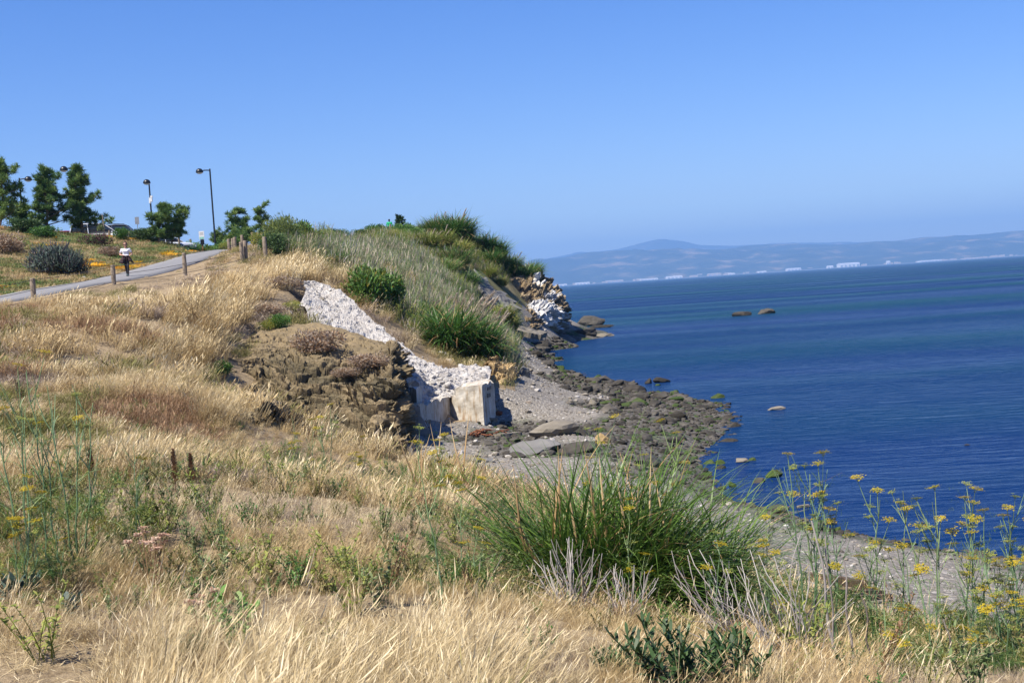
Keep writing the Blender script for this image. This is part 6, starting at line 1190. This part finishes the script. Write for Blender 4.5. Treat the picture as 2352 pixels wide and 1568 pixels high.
labs = ['thick pale post paired with the end post of the cable fence', 'lone post left of the dark crest bush', 'leftmost of the crest posts at the path', 'second of the crest posts, close behind the leftmost', 'third of the crest posts with a darker side', 'far short post behind the crest posts', 'left of two tall crest posts standing side by side', 'right of two tall crest posts standing side by side', 'post half hidden behind the dark crest bush', 'grey post leaning in the dark crest bush', 'post behind the litter bin', 'post right of the litter bin by the pine', 'post beneath the wind-bent pine', 'post left of the wind-bent pine', 'post in front of the white parked car', 'post in front of the dark parked car', 'small post on the skyline left of the dark round bush', 'small post in front of the person in green', 'small post at the foot of the conifer', 'small post on the skyline right of the conifer']
for k, (u, vb, vt, Y) in enumerate([(565, 609, 553, 66.8), (611, 596, 544, 69), (528, 580, 549, 90), (535, 578, 548, 92), (541, 579, 545, 90), (557, 566, 540, 97), (582, 574, 534, 84), (593, 574, 534, 84), (606, 572, 535, 83), (622, 566, 545, 78), (440, 572, 549, 108), (412, 560, 538, 106), (366, 562, 541, 102), (324, 563, 543, 100), (252, 549, 529, 98), (298, 549, 531, 98), (739, 538, 528, 112), (897, 530, 515, 126), (922, 525, 514, 127), (943, 530, 515, 130)]):
    p, h = post_at(u, vb, vt, Y); o = child('wooden_post', post_mesh(h, .115 if Y < 98 else .085, 20 + k, random.uniform(-.05, .05)), None, p); tag(o, labs[k], 'post', 'posts along the trail')
def lamp(u, vb, vt, Y, side, label, cam_box=False):
    p = P(u, vb, Y); p[2] = gz(p[0], p[1]); tp = P(u - (vb - vt) * math.tan(ROLL), vt, Y); H = tp[2] - p[2]; o = empty('street_lamp', p, 0, label, 'street lamp', 'black lamps by the car park'); b = MB(); b.lathe([(.16, 0), (.16, .25), (.10, .3), (.075, .4), (.065, H)], sides=12); b.lathe([(.065, H), (.0, H + .02)], sides=12); b.obj('pole', M_BLACK, o, smooth=True)
    b = MB(); b.lathe([(.32, -.1), (.32, .3), (.0, .31)], sides=14); b.obj('footing', M_CONCB, o)
    dx, dy = side; L = .55; a = MB(); a.tubes(np.array([[[0, 0, H - .12], [dx * L * .5, dy * L * .5, H - .10], [dx * L, dy * L, H - .10]]]), .045, 8); a.obj('arm', M_BLACK, o)
    c = (dx * (L + .28), dy * (L + .28), H - .22); t = np.linspace(0, math.pi / 2, 9); h = MB(); h.lathe([(.31 * math.cos(x_), .30 * math.sin(x_)) for x_ in t], c, 18); h.lathe([(.31, 0), (.31, -.05), (.26, -.06)], c, 18); h.obj('lamp_head', M_BLACK, o, smooth=True)
    l_ = MB(); l_.lathe([(.26, -.055), (.21, -.12), (.1, -.16), (0, -.165)], c, 16); l_.obj('lens', M_LENS, o, smooth=True)
    if cam_box:
        b = MB(); b.box((.08, -.14, H * .74), (.26, .22, .34)); b.box((.16, -.16, H * .74 + .26), (.2, .16, .14)); b.lathe([(.10, 0), (.10, -.1), (0, -.18)], (.02, -.16, H * .74 - .17), 10); b.obj('camera_box', M_WHITEP, o)
lamp(494, 552, 388, 108, (-1, -.2), 'tall black lamp standing right of the litter bin and white sign'); lamp(185, 540, 383, 103, (-1, -.3), 'black lamp whose head shows left of the tallest pine top'); lamp(54, 530, 409, 108, (1, -.3), 'black lamp near the left border with its head to the right'); lamp(352, 548, 416, 110, (0.05, -1), 'black lamp with a white camera box behind the wind-bent pine', True)
# signs and bin
p = P(318, 545, 112); p[2] = gz(p[0], p[1]); o = empty('road_sign', p, 0, 'grey rectangular sign on a thin pole above the parked cars', 'sign'); h = P(316, 498, 112)[2] - p[2]; b = MB(); b.tubes(np.array([[[0, 0, 0], [0, 0, h * .5], [0, 0, h]]]), .03, 8); b.obj('pole', M_GALV, o); b = MB(); b.box((0, -.05, h - .33), (.36, .02, .62)); b.obj('plate', M_GALV, o)
p = P(466, 574, 106); p[2] = gz(p[0], p[1]); o = empty('notice_board', p, 0, 'white notice sign with a dark lower panel on a brown post', 'sign'); h = P(464, 531, 106)[2] - p[2]; b = MB(); b.box((0, 0, h * .45), (.10, .10, h * .9)); b.obj('post', solid('brown_post', (.20, .10, .05), .9), o); b = MB(); b.box((0, -.075, h - .33), (.42, .03, .66)); b.obj('board', M_WHITEP, o); b = MB(); b.box((0, -.095, h - .55), (.36, .008, .18)); b.obj('panel', solid('sign_green', (.25, .5, .42), .5), o)
b = MB(); b.box((.02, -.075, h - .9), (.32, .05, .42)); b.obj('panel', M_BLACK, o); b = MB()
for k in range(3): b.box((0, -.094, h - .12 - .09 * k), (.30, .006, .03))
b.obj('lettering', solid('sign_grey', (.3, .3, .32), .6), o)
p = P(403, 582, 104); p[2] = gz(p[0], p[1]); o = empty('litter_bin', p, .2, 'black square litter bin beside the path', 'litter bin'); b = MB(); b.box((-.17, 0, .46), (.32, .55, .88)); b.obj('body', M_BLACK, o); b = MB(); b.box((.17, 0, .45), (.32, .55, .86)); b.obj('body', M_BLACK, o); b = MB(); b.box((0, 0, .93), (.72, .60, .06)); b.box((0, .1, .99), (.5, .4, .06)); b.obj('lid', M_BLACK, o); b = MB(); b.box((.17, -.29, .72), (.24, .02, .12)); b.obj('opening', solid('bin_grey', (.08, .08, .085), .4, .5), o)
for k, (u, v, lab) in enumerate([(255 * .605, 1034 * .605, 'white scrap of paper under the dark spiky shrub'), (73 * 1.0, 585, 'tiny white scrap on the upper bank'), (190, 640, 'pale litter scrap beside the path edge')]):
    q = hit(u, v); b = MB(); b.add([[-.18, 0, .03], [0, -.06, .07], [.2, 0, .03], [.05, .12, .12], [-.12, .1, .06]], quads=[[0, 1, 3, 4]], tris=[[1, 2, 3]]); tag(b.obj('litter', M_WHITEP, loc=q), lab, 'litter')

# ================================================================== CARS
M_GLASS = solid('car_glass', (0.02, 0.03, 0.045), 0.06, 0.0, var=0.02, spec=1.0); M_TYRE = solid('tyre', (.02, .02, .02), .9); M_RIM = solid('rim', (.5, .5, .52), .3, .9); M_LAMPW = solid('headlamp', (.7, .72, .75), .1, spec=.8); M_LAMPR = solid('tail_lamp', (.4, .02, .02), .2)
def loft(secs, n=14):
    """secs: list of (x, half width, z0, z1, corner) -> rounded cross-sections"""
    b = MB(); V = []
    for (x, hw, z0, z1, c) in secs:
        a = np.linspace(0, 2 * math.pi, n, endpoint=False) + math.pi / n; e = .45; cx, sx = np.cos(a), np.sin(a); y = np.sign(cx) * np.abs(cx) ** e * hw; z = (z0 + z1) / 2 + np.sign(sx) * np.abs(sx) ** e * (z1 - z0) / 2; V.append(np.stack([np.full(n, x), y, z], -1))
    V = np.concatenate(V); K = len(secs); i = np.arange(n); j = (i + 1) % n; q = np.concatenate([np.stack([k * n + i, k * n + j, (k + 1) * n + j, (k + 1) * n + i], -1) for k in range(K - 1)]); t = [[0, k, k + 1] for k in range(1, n - 1)] + [[(K - 1) * n, (K - 1) * n + k + 1, (K - 1) * n + k] for k in range(1, n - 1)]
    b.add(V, q, t); return b
def car(u, Y, rz, paint, kind, label):
    p = P(u, 545, Y); p[2] = gz(p[0], p[1]); o = empty('parked_car', p, rz, label, 'car', 'cars in the car park'); hgt = {'sedan': 1.42, 'van': 1.75, 'suv': 1.75}[kind]; M = solid('car_paint_' + kind, paint, .25, .2, var=.03, coat=.6)
    loft([(-2.25, .62, .45, .75, 0), (-2.2, .78, .35, .88, 0), (-1.5, .86, .28, .97, 0), (0, .88, .27, .98, 0), (1.2, .87, .28, .95, 0), (1.9, .82, .32, .85, 0), (2.25, .68, .38, .70, 0)]).obj('body', M, o, smooth=True)
    r0, r1, w0, w1 = {'sedan': (-.95, .35, -1.75, 1.15), 'van': (-1.9, .45, -2.1, 1.45), 'suv': (-1.85, .3, -2.05, 1.05)}[kind]
    loft([(w0, .74, .90, .97, 0), (w0 * .6 + r0 * .4, .74, .9, .97 + (hgt - .97) * .45, 0), (r0, .70, .9, hgt - .03, 0), ((r0 + r1) / 2, .71, .9, hgt, 0), (r1, .70, .9, hgt - .05, 0), (w1 * .55 + r1 * .45, .74, .9, .97 + (hgt - .97) * .5, 0), (w1, .76, .88, .96, 0)]).obj('windows', M_GLASS, o, smooth=True)
    loft([(r0 - .05, .66, hgt - .07, hgt - .02, 0), (r0 + .2, .69, hgt - .08, hgt + .02, 0), ((r0 + r1) / 2, .70, hgt - .08, hgt + .035, 0), (r1, .68, hgt - .09, hgt, 0), (r1 + .08, .64, hgt - .1, hgt - .05, 0)]).obj('roof', M, o, smooth=True)
    for s in (-1, 1):
        b = MB(); zt_ = hgt - .03
        for (a, c) in (((r1 - .02, zt_), (w1, .94)), ((r0 + .02, zt_), (w0, .95)), (((r0 + r1) / 2, zt_), ((r0 + r1) / 2 + .05, .95))): b.tubes(np.array([[[a[0], s * .69, a[1]], [(a[0] + c[0]) / 2, s * .745, (a[1] + c[1]) / 2 + .02], [c[0], s * .77, c[1]]]]), .035, 5)
        b.obj('pillar', M, o); b = MB(); b.box((2.08, s * .56, .68), (.2, .34, .14)); b.obj('headlight', M_LAMPW, o); b = MB(); b.box((-2.2, s * .62, .78), (.1, .22, .16)); b.obj('tail_light', M_LAMPR, o)
        b = MB(); b.box((w1 - .35, s * .95, 1.0), (.12, .18, .13)); b.obj('mirror', M, o)
        if kind == 'suv': b = MB(); b.tubes(np.array([[[r0 + .1, s * .6, hgt + .03], [(r0 + r1) / 2, s * .6, hgt + .12], [r1 - .1, s * .6, hgt + .03]]]), .025, 5); b.obj('roof_rack', M_BLACK, o)
        for x in (-1.4, 1.38):
            w = empty('wheel'); w.parent = o; w.location = (x, s * .80, .32); b = MB(); b.lathe([(.20, -.1), (.32, -.09), (.33, 0), (.32, .09), (.20, .1)], sides=18); tr_ = b.obj('tyre', M_TYRE, w, True); b = MB(); b.lathe([(.0, .07), (.19, .085), (.2, -.08), (0, -.07)], sides=14); rm = b.obj('rim', M_RIM, w); w.rotation_euler = (math.pi / 2, 0, 0)
car(226, 103, .25, (.80, .80, .80), 'van', 'white car with blue tinted windscreen behind the red shrub'); car(285, 105, .12, (.10, .11, .13), 'suv', 'dark sport utility car with roof rack beside the white one'); car(160, 104, .3, (.30, .02, .03), 'sedan', 'red car mostly hidden behind the tallest pine'); car(382, 107, .5, (.72, .75, .80), 'sedan', 'pale car glimpsed under the wind-bent pine'); car(76, 112, .8, (.82, .82, .82), 'van', 'white van glimpsed left of the broad bushy pine'); car(345, 112, .4, (.10, .18, .32), 'sedan', 'blue car glimpsed left of the wind-bent pine')
car_lot = [P(20, 540, 99), P(430, 545, 103), P(440, 545, 128), P(20, 540, 128)]
b = MB(); gx_, gy_ = np.meshgrid(np.linspace(-45, -24, 30), np.linspace(100.5, 122, 30)); b.add(np.stack([gx_, gy_, gz(gx_, gy_) + .03], -1).reshape(-1, 3), grid_quads(30, 30)); tag(b.obj('car_park', solid('asphalt_dark', (.06, .06, .06), .9), smooth=True), kind='structure')

# ================================================================== PEOPLE
def body(parts, name, mats, voxel=.011):
    """parts: (a, b, ra, rb, material) capsules fused into one continuous skin"""
    b = MB(); sv, sf = ICO[2]
    for (a, c, ra, rb, m) in parts:
        a, c = np.array(a, float), np.array(c, float)
        for f in np.linspace(0, 1, max(2, int(np.linalg.norm(c - a) / (.35 * max(min(ra, rb), .008))) + 1)): b.add(a + (c - a) * f + sv * (ra + (rb - ra) * f), tris=sf)
    me = b.mesh(name, mats); o = bpy.data.objects.new(name, me); COL.objects.link(o); md = o.modifiers.new('skin', 'REMESH'); md.mode = 'VOXEL'; md.voxel_size = voxel; sm = o.modifiers.new('smooth', 'SMOOTH'); sm.iterations = 2; sm.factor = .5
    dg = bpy.context.evaluated_depsgraph_get(); me2 = bpy.data.meshes.new_from_object(o.evaluated_get(dg)); bpy.data.objects.remove(o); me2.name = name
    n = len(me2.polygons); c = np.empty(n * 3, np.float32); me2.polygons.foreach_get('center', c); c = c.reshape(-1, 3); best = np.full(n, 1e9); mi = np.zeros(n, np.int32)
    for (a, e, ra, rb, m) in parts:
        a, e = np.array(a, float), np.array(e, float); d = e - a; L = d @ d + 1e-9; t = np.clip((c - a) @ d / L, 0, 1); dist = np.linalg.norm(c - a - t[:, None] * d, axis=1) - (ra + (rb - ra) * t); k = dist < best - .002; best = np.where(k, dist, best); mi = np.where(k, m, mi)
    me2.materials.clear()
    for m in mats: me2.materials.append(m)
    me2.polygons.foreach_set('material_index', mi); me2.polygons.foreach_set('use_smooth', np.ones(n, bool)); return me2
M_SKIN = solid('skin', (.50, .28, .19), .5, var=.05); M_TEE = solid('white_shirt', (.60, .60, .64), .85, var=.05); M_TROUS = solid('black_trousers', (.018, .018, .022), .8); M_SHOE = solid('dark_shoe', (.03, .05, .06), .6); M_HAIR = solid('brown_hair', (.07, .03, .018), .5, var=.3, scale=40); M_JACK = solid('maroon_jacket', (.03, .012, .014), .8, var=.4); M_GTEE = solid('green_shirt', (.01, .32, .13), .8); M_DKSKIN = solid('dark_skin', (.06, .035, .025), .5)
def hand(wr, d, up, s, m=0):
    """palm and five bent fingers from the wrist along d"""
    wr, d, up = (np.array(q, float) for q in (wr, d, up)); d /= np.linalg.norm(d); sd = np.cross(d, up); sd /= np.linalg.norm(sd); pl = wr + d * .05; out = [(wr, pl + d * .02, .024, .026, m), (pl - sd * .018, pl + sd * .018, .02, .02, m)]
    for k, L in enumerate((.055, .065, .06, .046)):
        b0 = pl + d * .03 + sd * (k - 1.5) * .0175; b1 = b0 + d * L * .55; b2 = b1 + (d * .6 + up * -.7) * L * .5; out += [(b0, b1, .0095, .009, m), (b1, b2, .009, .0075, m)]
    t0 = wr + d * .03 + sd * -.024 * s; t1 = t0 + (d * .5 - sd * s * .8) * .035; out += [(t0, t1, .0105, .010, m), (t1, t1 + d * .03, .010, .0085, m)]; return out
w = []
w += [((0, -.015, 1.50), (0, -.02, 1.575), .075, .082, 0), ((0, -.04, 1.455), (0, -.04, 1.47), .055, .055, 0), ((0, -.105, 1.53), (0, -.115, 1.515), .010, .014, 0), ((-.085, 0, 1.53), (-.085, 0, 1.55), .016, .018, 0), ((.085, 0, 1.53), (.085, 0, 1.55), .016, .018, 0), ((0, .01, 1.34), (0, 0, 1.44), .052, .046, 0)]
w += [((-.16, .01, 1.315), (.16, .01, 1.315), .058, .058, 1), ((-.09, 0, 1.24), (.09, 0, 1.24), .10, .10, 1), ((-.07, -.05, 1.22), (.07, -.05, 1.22), .075, .075, 1), ((-.065, 0, 1.12), (.065, 0, 1.12), .092, .092, 1), ((-.08, 0, 1.0), (.08, 0, 1.0), .10, .10, 1)]
for s, el, wr in ((-1, (-.285, .05, 1.07), (-.12, -.15, 1.03)), (1, (.285, .06, 1.08), (.235, -.16, 1.02))):
    w += [((s * .185, .01, 1.315), (s * .235, .03, 1.20), .058, .055, 1), ((s * .235, .03, 1.20), el, .043, .037, 0), (el, wr, .037, .026, 0)] + hand(wr, (np.array(wr) - np.array(el)) * np.array([1, 1, .6]), (0, 0, 1), s)
w += [((-.08, .01, .93), (.08, .01, .93), .115, .115, 2), ((.085, 0, .90), (.075, -.10, .50), .088, .058, 2), ((.075, -.10, .50), (.06, -.07, .10), .058, .042, 2), ((-.085, 0, .90), (-.055, .05, .50), .088, .058, 2), ((-.055, .05, .50), (-.04, .22, .17), .058, .042, 2), ((.06, -.06, .055), (.06, -.22, .035), .046, .036, 3), ((-.04, .24, .12), (-.04, .14, .04), .044, .036, 3)]
p = P(293, 637, 63.5); q_, zz_, _ = path_near(p[0], p[1]); pw = empty('person', (p[0], p[1], float(zz_) + .052), R_(8), 'woman in a white shirt and dark trousers walking on the path', 'person'); child('body', body(w, 'body', [M_SKIN, M_TEE, M_TROUS, M_SHOE]), pw)
b = MB(); sv, sf = ICO[3]; h = sv * np.array([.108, .118, .118]) + np.array([0, .02, 1.58]); h = h * 1.0; h += (sv * (.008 * fbm(sv[:, 0] * 6, sv[:, 1] * 6, sv[:, 2] * 6, 2, 5))[:, None]); front = (sv[:, 1] < -.35) & (sv[:, 2] < .45); h[front, 1] = np.maximum(h[front, 1], -.045); b.add(h, tris=sf)
sb = sv * np.array([.095, .06, .10]) + np.array([0, .075, 1.49]); b.add(sb, tris=sf); b.obj('hair', M_HAIR, pw, smooth=True)
b = MB(); b.box((-.036, -.102, 1.56), (.058, .016, .036)); b.box((.036, -.102, 1.56), (.058, .016, .036)); b.box((0, -.106, 1.568), (.03, .012, .012)); b.box((-.078, -.05, 1.565), (.008, .1, .012)); b.box((.078, -.05, 1.565), (.008, .1, .012)); b.obj('sunglasses', M_BLACK, pw)
b = MB(); b.box((0, -.098, 1.472), (.042, .012, .012)); b.obj('mouth', solid('lips', (.35, .09, .08), .5), pw)
b = MB(); a = np.linspace(-1.1, 3.14 + 1.1, 40); rows = []
for k, t in enumerate(np.linspace(0, 1, 8)):
    r = .145 + .10 * t + .025 * t * np.sin(a * 7); rows.append(np.stack([r * np.cos(a) * (1.1 + .25 * t), r * np.sin(a) * .85, 1.0 - .33 * t * (1 + .18 * np.sin(a * 3 + 1))], -1))
b.add(np.concatenate(rows), grid_quads(8, 40)); b.tubes(np.array([[[-.14, -.11, .99], [0, -.15, .975], [.14, -.11, .99]]]), .032, 7); b.tubes(np.array([[[.02, -.16, .97], [.04, -.18, .85], [.05, -.15, .74]], [[-.02, -.16, .97], [-.05, -.18, .86], [-.07, -.15, .77]]]), np.array([[.03, .035, .03]] * 2), 7); jk = b.obj('jacket', M_JACK, pw, smooth=True); md = jk.modifiers.new('thick', 'SOLIDIFY'); md.thickness = .012
g = []
g += [((0, 0, 1.60), (0, 0, 1.67), .085, .085, 0), ((0, 0, 1.42), (0, 0, 1.52), .055, .05, 0), ((-.20, 0, 1.42), (.20, 0, 1.42), .065, .065, 1), ((-.11, 0, 1.30), (.11, 0, 1.30), .12, .12, 1), ((-.09, 0, 1.10), (.09, 0, 1.10), .115, .115, 1), ((-.08, 0, .98), (.08, 0, .98), .12, .12, 2)]
for s in (-1, 1): g += [((s * .22, 0, 1.42), (s * .28, .03, 1.14), .062, .05, 1), ((s * .28, .03, 1.14), (s * .24, -.10, .92), .042, .03, 0), ((s * .1, 0, .95), (s * .11, -.02, .50), .095, .065, 2), ((s * .11, -.02, .50), (s * .11, .03, .1), .065, .05, 2), ((s * .11, .03, .05), (s * .12, -.16, .04), .05, .04, 3)] + hand((s * .24, -.10, .92), (0, -.3, -1), (0, -1, 0), s)
p = P(895, 524, 129); p[2] = gz(p[0], p[1]); pm = empty('person', p, math.pi, 'person in a green shirt standing on the headland with back turned', 'person'); child('body', body(g, 'body', [M_DKSKIN, M_GTEE, M_TROUS, M_SHOE], .014), pm); b = MB(); b.add(sv * np.array([.095, .10, .09]) + np.array([0, .012, 1.675]), tris=sf); b.obj('hair', M_BLACK, pm, smooth=True)
# terrace with a white slab on the headland
slab_obj('concrete_slab', [P(853, 552, 118), P(868, 550, 119), P(878, 556, 118), P(862, 560, 117)], .3, M_PALE, sub=10); tag(bpy.data.objects['concrete_slab.001'], 'small white tilted slab on the terrace of the headland', 'slab')
slab_obj('rock_ledge', [P(878, 560, 117), P(900, 555, 119), P(962, 562, 119), P(968, 572, 116)], .5, M_SLAB, sub=14, rough=.1); tag(bpy.data.objects['rock_ledge.001'], 'grey ledge of the terrace below the person in green', 'ledge')

# ================================================================== FAR SHORE BUILDINGS
M_SHED = solid('shed_white', (.85, .85, .85), .6, var=.03, scale=.01); M_SHEDT = solid('shed_tan', (.5, .42, .36), .7, var=.1, scale=.01); M_SHEDR = solid('shed_roof', (.62, .62, .64), .6, var=.05, scale=.01)
def shed(u, v, wpx, hpx, label, mat=None, gable=.25):
    Y = 13960; p = P(u, v, Y); p[2] = 1.5; w = wpx / FPX * Y; h = hpx / FPX * Y; d = w * .6; o = empty('shore_building', p, 0, label, 'building', 'white buildings on the far shore'); b = MB(); b.box((0, 0, h * .4), (w, d, h * .8)); b.obj('wall', mat or M_SHED, o); b = MB(); x, y, z0, z1 = w / 2 * 1.01, d / 2 * 1.01, h * .8, h * (.8 + gable * .8); b.add([[-x, -y, z0], [x, -y, z0], [x, y, z0], [-x, y, z0], [-x, 0, z1], [x, 0, z1]], quads=[[0, 1, 5, 4], [3, 4, 5, 2], [0, 3, 2, 1]], tris=[[0, 4, 3], [1, 2, 5]]); b.obj('roof', M_SHEDR if mat is None else mat, o)
    b = MB(); n = max(2, int(wpx / 8))
    for k in range(n): b.box((-w / 2 + w * (k + .5) / n, -d / 2 - 2, h * .3), (w / n * .55, 4, h * .45))
    b.obj('doors', solid('shed_door', (.35, .4, .48), .5), o)
for k, a in enumerate([(1948, 607, 46, 10, 'largest white hangar on the far shore'), (1548, 637, 36, 6, 'long white shed on the far shore below the bare hills'), (1822, 617, 32, 6, 'white shed on the far shore left of the largest hangar'), (2134, 597, 48, 4, 'low long white roof on the far shore at the right'), (1680, 627, 15, 4, 'small white shed in the middle of the far shore'), (1490, 641, 40, 4, 'low white building left of the long white shed'), (1411, 646, 34, 5, 'pale pinkish building on the far shore near the headland', M_SHEDT), (1338, 651, 32, 5, 'white building on the far shore close to the headland'), (1906, 611, 14, 6, 'small white block just left of the largest hangar'), (2040, 602, 9, 8, 'narrow white tower block right of the largest hangar'), (1640, 630, 30, 6, 'tan building beside the small middle shed', M_SHEDT), (1288, 654, 28, 4, 'pale building on the far shore next to the cliff'), (2230, 591, 30, 3, 'low pale building on the far shore towards the right border', M_SHEDT), (1750, 622, 18, 4, 'pale shed on the far shore midway to the largest hangar')]): shed(*a)
b = MB(); rg = np.random.default_rng(77)
for k in range(420):
    u = rg.uniform(1225, 2400); Y = rg.uniform(14100, 15800); x = P(u, 640, Y)[0]; s = rg.uniform(12, 34); z = 8 + (Y - 14100) * .03 * rg.uniform(.2, 1); b.box((x, Y, z), (s * rg.uniform(1, 3), s, s * rg.uniform(.6, 1.2)))
tag(b.obj('far_town', M_SHEDT), 'scatter of tiny pale houses at the foot of the hills across the bay', 'town', kind='stuff')

# ================================================================== HAZE
b = MB(); x0, x1, y0, y1, z0, z1 = -24000, 24000, -60, 26900, -6.0, 840.0
b.box(((x0 + x1) / 2, (y0 + y1) / 2, (z0 + z1) / 2), (x1 - x0, y1 - y0, z1 - z0))
m, n, l = nt_new('haze_air'); pv = n.new('ShaderNodeVolumePrincipled'); pv.inputs['Color'].default_value = (0.28, 0.54, 1.0, 1); pv.inputs['Density'].default_value = 8.2e-5; pv.inputs['Anisotropy'].default_value = 0.0
o = n.new('ShaderNodeOutputMaterial'); l.new(pv.outputs[0], o.inputs['Volume'])
haze = b.obj('haze', m); tag(haze, 'pale blue summer haze over the bay', 'haze', kind='stuff')
